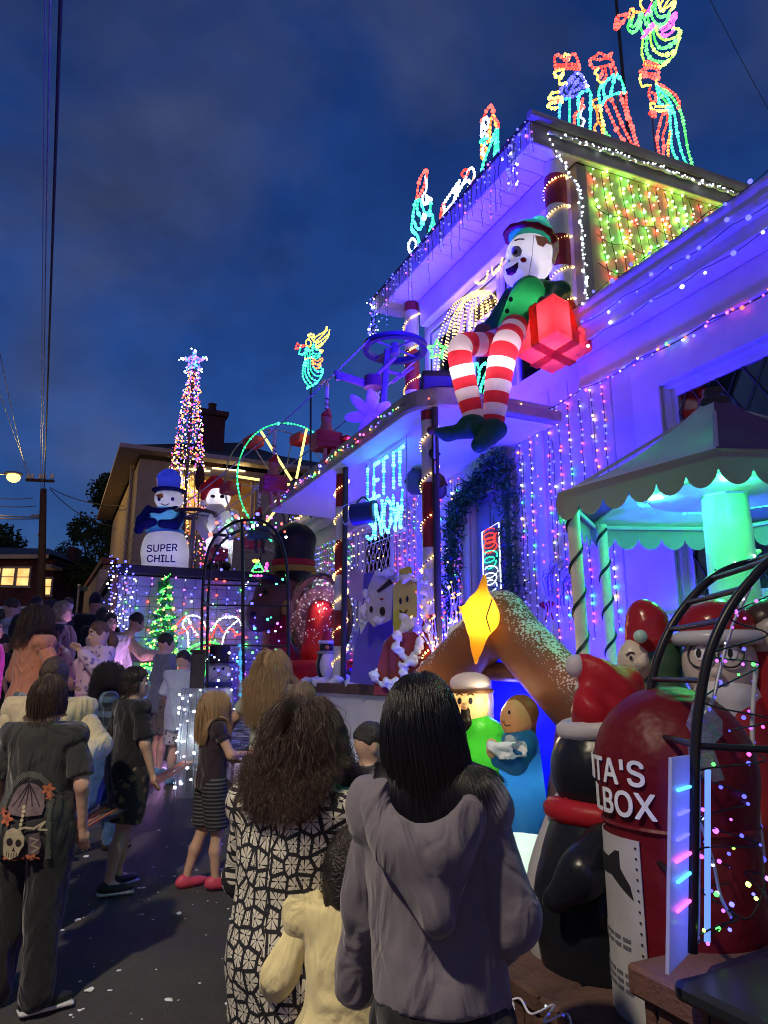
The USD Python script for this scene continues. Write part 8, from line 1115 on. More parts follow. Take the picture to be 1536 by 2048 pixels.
    def hair(p, mat_, style='short', seed=1, back=0.0, n=0, width=0.0014, length=0.25, curl=0.0, smat=None, vol=0.03, amp=0.010, wide=1.0, part_x=0.0, drift=0.0):
        s, hc, hr, R = p.s, p.hc, p.hr, p.Rh; h = lambda x, y, z: hc + R @ (V(x, y, z) * hr); hv = lambda x, y, z: V(x, y, z) * hr; b = Blob(.02 * s)
        g = {'short': 1.06, 'buzz': 1.035}.get(style, 1.10); b.ell(h(0, -.08, .16), hv(g, g * .98, g * .92), R, k=.02)
        if style in ('bob', 'curly', 'long'):
            w = {'bob': (.95, -.62, .62), 'curly': (1.18, -.7, .85), 'long': (.95, -.8, .66)}[style]; b.ell(h(0, -.30, -.35), hv(w[0] * wide, .85, 1.0), R, k=.03 * s)
        b.sub(h(0, 1.0, -.42), hv(.80, .80, .98), R, k=.02 * s); b.cut(-(R @ V(0, .55, 1.0)) / 1.141, -(((R @ V(0, .55, 1.0)) / 1.141) @ h(0, 0, {'short': -.22, 'buzz': -.18, 'bob': -1.15, 'curly': -1.35, 'long': -1.2}[style])))
        if length > 0 and style in ('long', 'curly', 'bob') and length > .12:
            z0 = h(0, -.55, -.5); z1 = z0 + V(0, -.03, -length); q = Blob(.05 * s)
            for x in (-.55, 0, .55): q.cone(h(x * wide, -.50 + .1 * abs(x), -.4), h(x * wide, -.55 + back, -.6) + V(drift * length, -.015, -length), .048 * s * wide, .030 * s * wide, k=.06 * s)
            hm = cat([b.mesh(p.step * .8, p.fold(amp, seed, (22, 22, 10))), q.mesh(p.step * .8, p.fold(amp * 1.3, seed, (26, 26, 7)))])
        else: hm = b.mesh(p.step * .8, p.fold(amp, seed, (26, 26, 16)))
        hp = part('hair', hm, mat_, p.t, True)
        if n:
            rg = np.random.default_rng(seed); d = rg.normal(0, 1, (n * 3, 3)); d /= np.linalg.norm(d, axis=1, keepdims=True); ok = ((d[:, 1] < .30) | (d[:, 2] > .62)) & (d[:, 2] > -.45 - .4 * (d[:, 1] < -.3)); d = d[ok][:n]; nn = len(d); P = hc + (d * hr * 1.04) @ R.T; dw = d @ R.T
            col = Blob(.03 * s); col.ell(h(0, -.05, .12), hv(1.05, 1.03, .96), R); p.trunk(col, .03 * s); K = 22; L = length * rg.uniform(.75, 1.1, nn) + ((d[:, 2] + .2).clip(0) * hr[2] * 1.6 if length > .1 else 0); ds = (L / K)[:, None]; Vv = dw * .4 + V(0, 0, -.3); Vv += (np.sign(d[:, :1] - part_x) * .45 * (d[:, 2:] > .3)) * V(1, 0, 0) if part_x is not None else V(0, -.35, 0); mg = rg.uniform(.15, 1, nn) * vol * s; out = [P.copy()]; ph = rg.uniform(0, 6.28, nn); cl = rg.integers(0, max(n // 14, 1), nn); cdir = rg.normal(0, 1, (max(n // 14, 1), 3))[cl]
            for i in range(K):
                Vv = Vv * .70 + V(drift, back * .1, -1.0) * .30 + rg.normal(0, .05 if curl else .012, (nn, 3)); v = Vv / np.linalg.norm(Vv, axis=1, keepdims=True); P = P + v * ds; f = col.field(P); e = .006; G = np.stack([col.field(P + np.eye(3)[k] * e) - f for k in range(3)], 1); G /= np.linalg.norm(G, axis=1, keepdims=True) + 1e-9; P = P + G * np.clip(mg - f, 0, .05)[:, None]; Vv = v
                q = P.copy()
                if curl: t_ = (i + 1) / K; w = curl * s * min(1, t_ * 2.2); q = q + w * (np.sin(ph * .25 + cdir[:, :1].T[0] * 6 + t_ * 17)[:, None] * cdir * .7 + np.cos(ph + t_ * 13)[:, None] * cdir[:, [1, 2, 0]] * .35)
                out.append(q)
            S_ = np.stack(out, 1); curves('hair_strands', [x for x in S_], width * s, smat or sm_(mat_), hp, 0.45)
        return hp
def patch(p, B, poly, name, mat_, zc, off, x0=0.0, side=-1, st=0.02, parent=None):
    """flat print on the back (side -1) or chest (+1): poly in metres, centred at (x0, zc)"""
    g = Polygon(poly).buffer(0) if not isinstance(poly, Polygon) and not hasattr(poly, 'geoms') else poly; ms = []
    for gg in getattr(g, 'geoms', [g]):
        if gg.area < 1e-6: continue
        v, f = trimesh.creation.triangulate_polygon(gg.segmentize(st), engine='earcut'); v, f = trimesh.remesh.subdivide_to_size(np.c_[v, 0 * v[:, 0]], f, st * 1.3, max_iter=5); P = np.stack([v[:, 0] + x0, np.full(len(v), side * .6), v[:, 1] + zc], 1)
        for _ in range(60): P[:, 1] -= side * np.maximum(B.field(P) * .8, 0.0)
        P[:, 1] += side * off; ms.append(trimesh.Trimesh(P, f if side > 0 else f, process=False))
    if ms: return part(name, cat(ms), mat_, parent or p.t, True)
blk, dgrey, navy = fabric('black', (0.012, 0.012, 0.015)), fabric('charcoal', (0.035, 0.036, 0.036)), fabric('navy', (0.018, 0.02, 0.032)); cream_f = fabric('cream', (0.52, 0.45, 0.30)); hb_, hd_, hk_, hl_, hg_ = hair_m('brown', (0.045, 0.026, 0.017)), hair_m('dark', (0.016, 0.011, 0.010)), hair_m('black', (0.007, 0.006, 0.008)), hair_m('blonde', (0.30, 0.20, 0.10)), hair_m('greyblond', (0.26, 0.20, 0.15))
shoe_b, shoe_w = pm('shoe_black', (0.015, 0.015, 0.017), 0.5), pm('shoe_sole', (0.5, 0.5, 0.52), 0.6)
def printed(name, base, c2, scale, thr, c3=None):
    """cloth with a small scattered print"""
    if name in looks: return looks[name]
    N = {'tc': ('texture_coordinate', {}), 'v': ('voronoi_texture', {'scale': scale}), 'n': ('noise_texture', {'scale': scale * .9, 'detail': 2.0}), 'ad': ('math', {'math_type': 'multiply'}), 'lt': ('math', {'math_type': 'less_than', 'value2': thr}), 'mx': ('mix', {'color1': base, 'color2': c2}), 'nb': ('noise_texture', {'scale': 8.0, 'detail': 4.0}), 'b': ('bump', {'strength': 0.3, 'distance': 0.02}), 'p': ('principled_bsdf', {'roughness': 0.9, 'sheen_weight': 0.2})}
    looks[name] = usdkit.material(stage, lp(name), N, [('tc.object', 'v.vector'), ('tc.object', 'n.vector'), ('tc.object', 'nb.vector'), ('v.distance', 'ad.value1'), ('n.fac', 'ad.value2'), ('ad.value', 'lt.value1'), ('lt.value', 'mx.fac'), ('mx.color', 'p.base_color'), ('nb.fac', 'b.height'), ('b.normal', 'p.normal')], surface='p.BSDF'); return looks[name]
# ---- near left: teenager with printed T-shirt, seen from behind
p = Person('boy in dark grey T-shirt with big flower and skull print on the back', (103, 1352), 3.42, -4, 'light', hs=1.12, head_yaw=-0.25, wid=.95, arms={-1: ((-.09, .0, -.27), (-.06, .16, -.42)), 1: ((.085, -.02, -.27), (.09, .04, -.50))}, legs={-1: ((-.11, .08, .48), (-.13, -.02, .075), (-.17, .10, .03)), 1: ((.10, -.03, .48), (.13, -.12, .075), (.24, -.05, .03))}, step=.013).body(); p.shirt(dgrey, .74, .82, .038, amp=.016, seed=11); p.legsw(blk, 1.0, .045, seed=12, amp=.02); p.shoes(shoe_b, shoe_w); p.hair(hb_, 'short', 13, n=2600, length=.05, width=.0022, vol=.016)
B = p.sb; s = p.s; zc = 1.13 * s; pr = part('print', trimesh.Trimesh([[0, 0, .9 * s], [.001, 0, .9 * s], [0, 0, .901 * s]], [[0, 1, 2]], process=False), dgrey, p.t, smooth=False); sc = lambda pts, k=.0062: [(-(x - 22) * -k, (y * -k)) for x, y in pts]
def PR(nm, pts, m, o): return patch(p, B, [((x - 24) * .0060 * s, -y * .0060 * s) for x, y in pts], nm, m, zc, o * .0012 + .016, 0.0, -1, .012, pr)
gcol = pm('ink_grey_green', (0.13, 0.14, 0.12), 0.8); oc, oc2, bone, mv, dk = pm('ink_orange', (0.50, 0.14, 0.06), 0.8, 0.3, 30), pm('ink_rust', (0.28, 0.08, 0.05), 0.8), pm('ink_bone', (0.42, 0.36, 0.24), 0.8, 0.25, 40), pm('ink_mauve', (0.14, 0.10, 0.11), 0.8, 0.3, 40), pm('ink_dark', (0.02, 0.015, 0.018), 0.8)
arch_o = [(0, 70), (2, 20)] + [(24 - 22 * math.cos(a), 20 - 30 * math.sin(a)) for a in np.linspace(.1, math.pi - .1, 14)] + [(46, 20), (48, 70)]; arch_i = [(3.5, 66), (5.5, 22)] + [(24 - 18.5 * math.cos(a), 21 - 26 * math.sin(a)) for a in np.linspace(.1, math.pi - .1, 14)] + [(42.5, 22), (44.5, 66)]
bg_ = Polygon(arch_o).difference(Polygon(arch_i)); chk = [Polygon([(x, y), (x + 1, y), (x + 1, y + 1), (x, y + 1)]) for x in range(0, 50) for y in range(-12, 72) if (x + y) % 2 == 0]; bg_ = unary_union([c for c in chk if bg_.contains(c.centroid)]); patch(p, B, trimesh and __import__('shapely.affinity', fromlist=['x']).affine_transform(bg_, [.0060 * s, 0, 0, -.0060 * s, -24 * .0060 * s, 0]), 'checker_border', gcol, zc, .0165, 0.0, -1, .03, pr)
PR('dome', [(8, 20)] + [(24 - 15 * math.cos(a), 18 - 18 * math.sin(a)) for a in np.linspace(0, math.pi, 14)] + [(40, 20), (30, 24), (18, 24)], mv, 0)
for k in range(5): PR('rib_line', band([(24, 0), (12 + 6 * k, 20)], .5).exterior.coords, dk, 1)
for cx, cy, r in ((40, 6, 5), (9, 30, 6), (14, 66, 6), (34, 64, 6), (42, 12, 3.5), (4, 24, 4), (24, 68, 5)): PR('flower', [(cx + r * (1 + .35 * math.cos(5 * a)) * math.cos(a) * .8, cy + r * (1 + .35 * math.cos(5 * a)) * math.sin(a) * .8) for a in np.linspace(0, 6.283, 40)[:-1]], oc if r > 4 else oc2, 1); PR('flower_eye', circ(cx, cy, r * .3), oc2 if r > 4 else oc, 2)
for k in range(6): PR('bead', circ(23 + .5 * math.sin(k), 20 + 3.6 * k, 1.5, 1.7, 10), bone, 2)
PR('wing', [(24, 24), (8, 20), (10, 26), (22, 28)], mv, 1); PR('wing', [(24, 24), (40, 20), (39, 27), (26, 28)], mv, 1); PR('branch', band([(18, 40), (26, 37), (34, 38), (42, 33), (38, 39), (44, 40)], .9).exterior.coords, bone, 1)
PR('skull', [(8, 46), (10, 40), (16, 37), (23, 39), (27, 45), (27, 52), (24, 56), (22, 61), (15, 64), (9, 61), (8, 55)], bone, 2); PR('eye_socket', circ(14, 49, 3, 3.4), dk, 3); PR('eye_socket', circ(22, 50, 2.6, 3.2), dk, 3); PR('nose_hole', [(18, 53), (19.5, 57), (16.5, 57)], dk, 3)
for k in range(5): PR('tooth_gap', band([(11.5 + 2.3 * k, 58.5), (11.8 + 2.3 * k, 62)], .35).exterior.coords, dk, 3)
PR('shade', [(30, 44), (38, 42), (41, 52), (39, 60), (31, 60)], mv, 1); PR('shade_line', band([(32, 46), (38, 48), (33, 52), (39, 55), (34, 58)], .6).exterior.coords, bone, 2); PR('foot_band', [(4, 68), (44, 68), (44, 71), (4, 71)], gcol, 1)
# ---- facing us behind him: cream sweatshirt
p = Person('person in cream sweatshirt with black lettering patches hidden behind the printed T-shirt', (112, 1314), 4.05, 172, 'light', hs=1.08, head_tilt=(0, -.45), arms={-1: ((-.15, .05, -.24), (-.08, .26, -.30)), 1: ((.15, .05, -.24), (.08, .26, -.30))}, wid=1.2, fat=1.1).body(); p.shirt(cream_f, .80, 1.95, .05, amp=.02, seed=21); p.legsw(navy, 1.0, .03); p.shoes(shoe_b, shoe_w); p.hair(hb_, 'bob', 22, length=.0)
for nm, pts, x in (('black_patch', [(-.05, 0), (-.02, .05), (.05, .06), (.08, .02), (.06, -.03), (.0, -.05)], -.125), ('black_patch', [(-.07, -.01), (-.02, .04), (.06, .045), (.05, .0), (.03, -.05), (.0, -.02)], .125)): patch(p, p.sb, pts, nm, blk, 1.22 * p.s, .020, x * p.s, 1)
for x in (-.125, .125): patch(p, p.sb, list(band([(-.03, .0), (-.005, .022), (.02, .0), (-.005, -.02)], .006).exterior.coords), 'cream_swirl', cream_f, 1.22 * p.s, .023, x * p.s, 1)
# ---- boy in black T-shirt and camouflage shorts
camo = printed('cloth_camo', (0.012, 0.012, 0.014), (0.13, 0.11, 0.06), 17.0, 0.17)
p = Person('boy in black T-shirt and dark floral shorts walking away', (272, 1333), 4.68, 48, 'light', hs=1.12, head_yaw=-.35, arms={-1: ((-.085, -.05, -.27), (-.08, -.02, -.50)), 1: ((.085, .02, -.27), (.10, .09, -.49))}, legs={-1: ((-.09, .06, .48), (-.10, .02, .075), (-.12, .16, .03)), 1: ((.09, -.04, .48), (.10, -.13, .075), (.14, .0, .03))}, step=.013, wid=1.06).body(); p.shirt(blk, .76, .85, .034, amp=.014, seed=31); p.legsw(camo, .47, .05, seed=32, flare=.02, amp=.014); p.shoes(shoe_b, shoe_w); p.hair(hd_, 'buzz', 33, n=2200, length=.035, width=.002, vol=.012)
# ---- curly dark-haired person in plaid and jeans walking
plaid = usdkit.material(stage, lp('cloth_plaid'), {'tc': ('texture_coordinate', {}), 'w1': ('wave_texture', {'scale': 3.2, 'bands_direction': 'z'}), 'w2': ('wave_texture', {'scale': 3.2, 'bands_direction': 'x'}), 'r1': ('rgb_ramp', {'ramp': [(.55, (0.012, 0.018, 0.03)), (.75, (0.06, 0.10, 0.16))]}), 'r2': ('rgb_ramp', {'ramp': [(.6, (0, 0, 0)), (.8, (0.08, 0.12, 0.18))]}), 'a': ('mix', {'mix_type': 'add', 'fac': 1.0}), 'p': ('principled_bsdf', {'roughness': .9})}, [('tc.object', 'w1.vector'), ('tc.object', 'w2.vector'), ('w1.fac', 'r1.fac'), ('w2.fac', 'r2.fac'), ('r1.color', 'a.color1'), ('r2.color', 'a.color2'), ('a.color', 'p.base_color')], surface='p.BSDF'); denim = fabric('denim', (0.05, 0.12, 0.30), .25, .35, 120)
p = Person('person with dark curly hair in plaid shirt and blue jeans mid-stride', (222, 1327), 5.25, 62, 'light', hs=1.12, legs={-1: ((-.09, .10, .48), (-.10, .14, .085), (-.11, .27, .05)), 1: ((.08, -.10, .50), (.09, -.36, .20), (.10, -.33, .09))}, arms={-1: ((-.10, -.08, -.25), (-.08, -.16, -.46)), 1: ((.09, .05, -.26), (.10, .18, -.44))}).body(); p.shirt(plaid, .78, 1.9, .035, seed=41); p.legsw(denim, .98, .035, seed=42, amp=.016); p.shoes(pm('boot_brown', (0.07, 0.04, 0.03), 0.6), shoe_b); p.hair(hk_, 'curly', 43, length=.14, wide=1.05, amp=.03, n=2600, width=.0022, curl=.02, vol=.05)
# ---- two boys in pale blue shirts
tee = fabric('pale_blue', (0.48, 0.58, 0.74)); tee2 = fabric('slate_blue', (0.14, 0.18, 0.26)); wsh = printed('cloth_white_print', (0.5, 0.5, 0.54), (0.05, 0.06, 0.12), 26.0, 0.15); crocb, crocp = pm('clog_blue', (0.10, 0.30, 0.42), 0.5), pm('clog_pink', (0.55, 0.06, 0.11), 0.5); gsh = printed('cloth_grey_print', (0.13, 0.12, 0.12), (0.04, 0.05, 0.08), 24.0, 0.15)
p = Person('boy in loose pale blue T-shirt and white patterned shorts with blue clogs', (370, 1300), 7.25, 20, 'pale', hs=1.12, head_yaw=-.2, arms={-1: ((-.1, .0, -.26), (-.10, .12, -.42)), 1: ((.1, .05, -.25), (.06, .22, -.36))}, step=.017, wid=1.06).body(); p.shirt(tee, .68, .95, .06, flare=.045, seed=51, amp=.02); p.legsw(wsh, .48, .05, flare=.02); p.shoes(crocb, None, 'clog', 1.1); p.hair(hd_, 'buzz', 52)
p = Person('taller boy in slate blue T-shirt and grey shorts left of the pale blue one', (334, 1266), 7.6, 55, 'pale', hs=1.08, head_yaw=-.2, step=.018).body(); p.shirt(tee2, .74, .95, .04, seed=53); p.legsw(gsh, .5, .05); p.shoes(crocb, None, 'clog', 1.1); p.hair(hd_, 'short', 54)
# ---- woman in orange hoodie, woman in navy, girl in pink pyjamas
orange = fabric('apricot', (0.62, 0.26, 0.16)); sage = printed('cloth_sage_print', (0.30, 0.32, 0.34), (0.12, 0.16, 0.17), 16.0, 0.2)
p = Person('woman with long dark hair in apricot hoodie and pale patterned shorts', (78, 1213), 6.25, 38, 'light', wid=1.2, fat=1.15, arms={-1: ((-.14, .02, -.26), (-.10, .18, -.34)), 1: ((.14, .04, -.26), (.09, .2, -.34))}, step=.017).body(); p.shirt(orange, .88, 1.95, .035, amp=.018, seed=61); part('hood', Blob(.04).ell(p.c(0, -.10, 1.37), (.13, .07, .08)).ell(p.c(0, -.11, 1.30), (.09, .05, .1)).mesh(.016), orange, p.t, True); p.legsw(sage, .42, .055, flare=.03); p.shoes(shoe_b, shoe_w); p.hair(hb_, 'long', 62, length=.20, wide=1.3, n=1800, width=.003, vol=.05, curl=.012)
p = Person('older woman with short fair hair and glasses in dark navy top', (128, 1202), 7.9, 72, 'pale', wid=1.25, fat=1.3, step=.018).body(); p.shirt(navy, .84, .9, .035, seed=63); p.legsw(blk, 1.0, .03); p.shoes(shoe_b, shoe_w); p.hair(hg_, 'bob', 64, length=.0, amp=.02); part('glasses', cat([tube([p.hc + p.Rh @ (V(k * .40, 1.02, .0) * p.hr + V(.022 * math.cos(a), 0, .018 * math.sin(a)) * p.s) for a in np.linspace(0, 6.283, 17)[:-1]], .0025, 5, closed=True) for k in (-1, 1)]), blk, p.t, kind='stuff')
pyj = printed('cloth_pyjama', (0.58, 0.44, 0.62), (0.20, 0.14, 0.34), 17.0, 0.13)
p = Person('laughing girl in pink patterned pyjamas with hands clasped by her chin', (200, 1242), 6.6, 222, 'pale', hs=1.08, head_tilt=(.18, -.1), lean=(0.0, -.02), arms={-1: ((-.16, .10, -.19), (-.03, .24, .0)), 1: ((.16, .10, -.19), (.02, .26, .02))}, step=.015).body(); p.shirt(pyj, .82, 1.93, .045, amp=.018, seed=65); p.legsw(pyj, .97, .045, seed=66, amp=.016); p.shoes(shoe_w, None); p.hair(hair_m('auburn', (0.12, 0.055, 0.03)), 'short', 67, amp=.006); part('ponytail', Blob(.03).chain([p.hc + p.Rh @ (V(0, -1.1, .1) * p.hr), p.hc + p.Rh @ (V(0, -1.4, -.6) * p.hr), p.hc + p.Rh @ (V(.3, -1.2, -1.7) * p.hr)], [.04, .045, .02]).mesh(.014), hair_m('auburn', (0.12, 0.055, 0.03)), p.t, True); part('teeth', Blob(0).ell(p.hc + p.Rh @ (V(0, .955, -.50) * p.hr), V(.24, .07, .06) * p.hr, p.Rh).mesh(.003), pm('teeth', (0.7, 0.68, 0.62), 0.3), p.t, True)
# ---- back row at the left
p = Person('person in beige hoodie bending towards the green light tree', (272, 1272), 8.6, 58, 'light', H=1.62, lean=(0, .32), wid=1.15, arms={-1: ((-.1, .2, -.2), (-.06, .42, -.22)), 1: ((.1, .2, -.2), (.06, .42, -.2))}, step=.02).body(face=False); p.shirt(fabric('beige', (0.55, 0.40, 0.24)), .84, 1.9, .04, amp=.02, seed=71); p.legsw(blk, 1.0, .03); p.shoes(shoe_b); p.hair(hd_, 'short', 72)
p = Person('person in white top with pale bag behind the laughing girl', (222, 1226), 8.2, 140, 'pale', step=.02).body(); p.shirt(fabric('white', (0.6, 0.58, 0.55)), .8, 1.9, .04, seed=73); p.legsw(navy, 1.0, .03); p.shoes(shoe_b); p.hair(hd_, 'bob', 74, length=.14)
p = Person('man in dark peaked cap looking down in the shadow', (192, 1190), 10.2, 330, 'tan', step=.022).body(); p.shirt(blk, .82, 1.95, .04, seed=75); p.legsw(blk, 1.0, .03); p.shoes(shoe_b); p.hair(hk_, 'short', 76); part('cap', Blob(.02).ell(p.hc + V(0, 0, .05), p.hr * 1.1).ell(p.hc + V(0, .11, .03), (.07, .10, .015)).cut((0, 0, -1), -(p.hc[2] + .01)).mesh(.016), blk, p.t, True)
p = Person('man with short hair in pale grey shirt at the far left of the crowd', (27, 1196), 9.0, 60, 'pale', step=.02).body(); p.shirt(fabric('pale_grey', (0.38, 0.42, 0.48)), .82, .9, .035, seed=77); p.legsw(navy, 1.0, .03); p.shoes(shoe_b); p.hair(hb_, 'short', 78)
p = Person('dark haired person in black jacket between the man and the woman in apricot', (42, 1228), 8.3, 20, 'light', step=.02).body(face=False); p.shirt(blk, .8, 1.95, .05, seed=79); p.legsw(blk, 1.0, .03); p.shoes(shoe_b); p.hair(hk_, 'long', 80, length=.15, wide=1.2)
p = Person('person in bright pink top cut off by the left edge', (-12, 1236), 6.8, 70, 'light', step=.018).body(); p.shirt(fabric('magenta', (0.55, 0.03, 0.30)), .84, 1.9, .04, seed=81); p.legsw(printed('cloth_white_print', (0.5, 0.5, 0.54), (0.05, 0.06, 0.12), 26.0, 0.15), .6, .04); p.shoes(shoe_b); p.hair(hd_, 'long', 82, length=.15)
p = Person('small dark haired child low at the left edge beside the pink top', (8, 1268), 7.8, 40, 'light', hs=1.15, step=.018).body(face=False); p.shirt(navy, .8, .9, .04, seed=83); p.legsw(blk, .5, .04); p.shoes(shoe_b); p.hair(hd_, 'short', 84)
for i, (x, y, D, lab, hr_, f) in enumerate(((76, 1192, 11.5, 'bystander with glasses far back behind the woman in apricot', 'short', 80), (105, 1198, 11.0, 'bystander with dark bob far back left of the fair haired woman', 'bob', 60), (138, 1194, 11.8, 'bystander far back right of the fair haired woman', 'short', 330), (205, 1215, 9.6, 'bystander with dark hair just behind the person in white', 'long', 320), (95, 1213, 9.2, 'bystander in dark top behind the woman with fair hair', 'short', 100), (16, 1222, 10.5, 'bystander with brown hair half hidden behind the man in pale grey', 'bob', 40))):
    p = Person(lab, (x, y), D, f, ('tan', 'light', 'pale')[i % 3], step=.024).body(hands=()); p.shirt((blk, navy, dgrey)[i % 3], .82, 1.95, .04, seed=90 + i); p.legsw(blk, 1.0, .03); p.shoes(shoe_b); p.hair((hd_, hk_, hb_)[i % 3], hr_, 95 + i, length=.13)
# ---- toddler and long haired girl
rib = usdkit.material(stage, lp('cloth_ribbed'), {'tc': ('texture_coordinate', {}), 'w': ('wave_texture', {'scale': 14.0, 'bands_direction': 'z', 'distortion': 1.0}), 'r': ('rgb_ramp', {'ramp': [(.6, (0.010, 0.010, 0.014)), (.9, (0.10, 0.10, 0.12))]}), 'p': ('principled_bsdf', {'roughness': .9})}, [('tc.object', 'w.vector'), ('w.fac', 'r.fac'), ('r.color', 'p.base_color')], surface='p.BSDF'); plum = fabric('plum_black', (0.030, 0.018, 0.028))
p = Person('little fair haired child in dark vest, striped shorts and pink clogs', (432, 1384), 4.75, 58, 'light', hs=1.34, arms={-1: ((-.07, .08, -.24), (-.05, .24, -.30)), 1: ((.07, .10, -.22), (.02, .28, -.22))}, legs={-1: ((-.08, -.03, .48), (-.09, -.16, .075), (-.10, -.05, .03)), 1: ((.08, .05, .48), (.09, .05, .075), (.12, .18, .03))}, step=.011).body(); p.shirt(plum, .84, .45, .026, seed=101); p.legsw(rib, .46, .035, seed=102); p.shoes(crocp, None, 'clog', 1.15); p.hair(hair_m('fair', (0.34, 0.22, 0.11)), 'bob', 103, length=.13, n=2600, width=.0026, vol=.03)
gt = fabric('grey_green', (0.30, 0.34, 0.30)); p = Person('girl with long wavy fair hair in grey-green T-shirt and pale shorts', (545, 1303), 5.05, 22, 'light', hs=1.06, arms={-1: ((-.17, .02, -.20), (-.34, .10, -.40)), 1: ((.09, .08, -.25), (.05, .24, -.34))}, step=.014).body(); p.shirt(gt, .86, .75, .028, amp=.012, seed=105); p.legsw(fabric('oat', (0.40, 0.38, 0.34)), .42, .05, flare=.03); p.shoes(shoe_w, None); p.hair(hl_, 'long', 106, length=.34, wide=1.15, n=3600, width=.0024, vol=.05, curl=.014)
p = Person('child with short fair hair just above the curly haired woman', (605, 1365), 4.0, 20, 'light', hs=1.15, step=.015).body(); p.shirt(fabric('olive_grey', (0.16, 0.17, 0.15)), .8, .9, .03, seed=107); p.legsw(navy, 1.0, .03); p.shoes(shoe_b); p.hair(hair_m('fair_dark', (0.17, 0.12, 0.08)), 'short', 108, n=1600, length=.05, width=.0022, vol=.014)
# ---- children in front of the snow
p = Person('boy with cropped hair in black T-shirt kneeling at the snow', (742, 1466), 3.35, 65, 'light', H=1.22, hs=1.12, arms={-1: ((-.12, .10, -.2), (-.06, .30, -.26)), 1: ((.1, .12, -.2), (.04, .3, -.2))}, step=.013).body(); p.shirt(blk, .8, .8, .03, seed=111); p.legsw(navy, .6, .03); p.shoes(shoe_b); p.hair(hd_, 'buzz', 112)
tl = usdkit.material(stage, lp('cloth_teal_knit'), {'tc': ('texture_coordinate', {}), 'w': ('wave_texture', {'scale': 12.0, 'bands_direction': 'diagonal', 'distortion': 1.5}), 'r': ('rgb_ramp', {'ramp': [(.2, (0.015, 0.05, 0.055)), (.8, (0.035, 0.13, 0.135))]}), 'b': ('bump', {'strength': .8, 'distance': .02}), 'p': ('principled_bsdf', {'roughness': .95})}, [('tc.object', 'w.vector'), ('w.fac', 'r.fac'), ('w.fac', 'b.height'), ('b.normal', 'p.normal'), ('r.color', 'p.base_color')], surface='p.BSDF')
p = Person('child in knitted teal jumper bending between the two women', (790, 1500), 2.75, 40, 'light', hs=1.2, lean=(0, .1), arms={-1: ((-.14, .14, -.16), (-.2, .34, -.22)), 1: ((.1, .12, -.2), (.04, .3, -.2))}, wid=1.1, step=.013).body(face=False); p.shirt(tl, .8, 1.7, .05, amp=.014, seed=113); p.legsw(navy, 1.0, .03); p.shoes(shoe_b); p.hair(hd_, 'short', 114)
p = Person('small child in red jacket with pale collar behind the cream jumper', (668, 1660), 2.62, 30, 'light', hs=1.3, step=.013).body(face=False); p.shirt(fabric('crimson', (0.30, 0.015, 0.02)), .7, 1.9, .05, seed=115); part('collar', Blob(.03).ell(p.c(0, -.03, 1.36), (.15, .12, .07)).mesh(.014), fabric('mint', (0.4, 0.55, 0.5)), p.t, True); p.legsw(navy, 1.0, .03); p.shoes(shoe_b); p.hair(hd_, 'bob', 116, length=.0)
p = Person('small child in cream jumper squeezed between the two women', (706, 1655), 2.05, 18, 'light', hs=1.3, head_tilt=(.1, 0), arms={-1: ((-.085, -.05, -.20), (-.13, .06, -.40)), 1: ((.1, .08, -.2), (.06, .28, -.24))}, step=.012, wid=1.12).body(face=False); p.shirt(fabric('lemon_cream', (0.66, 0.58, 0.30)), .72, 1.92, .05, amp=.022, seed=117); p.legsw(navy, 1.0, .03); p.shoes(shoe_b); p.hair(hd_, 'bob', 118, length=.0, n=2200, width=.002, vol=.02)
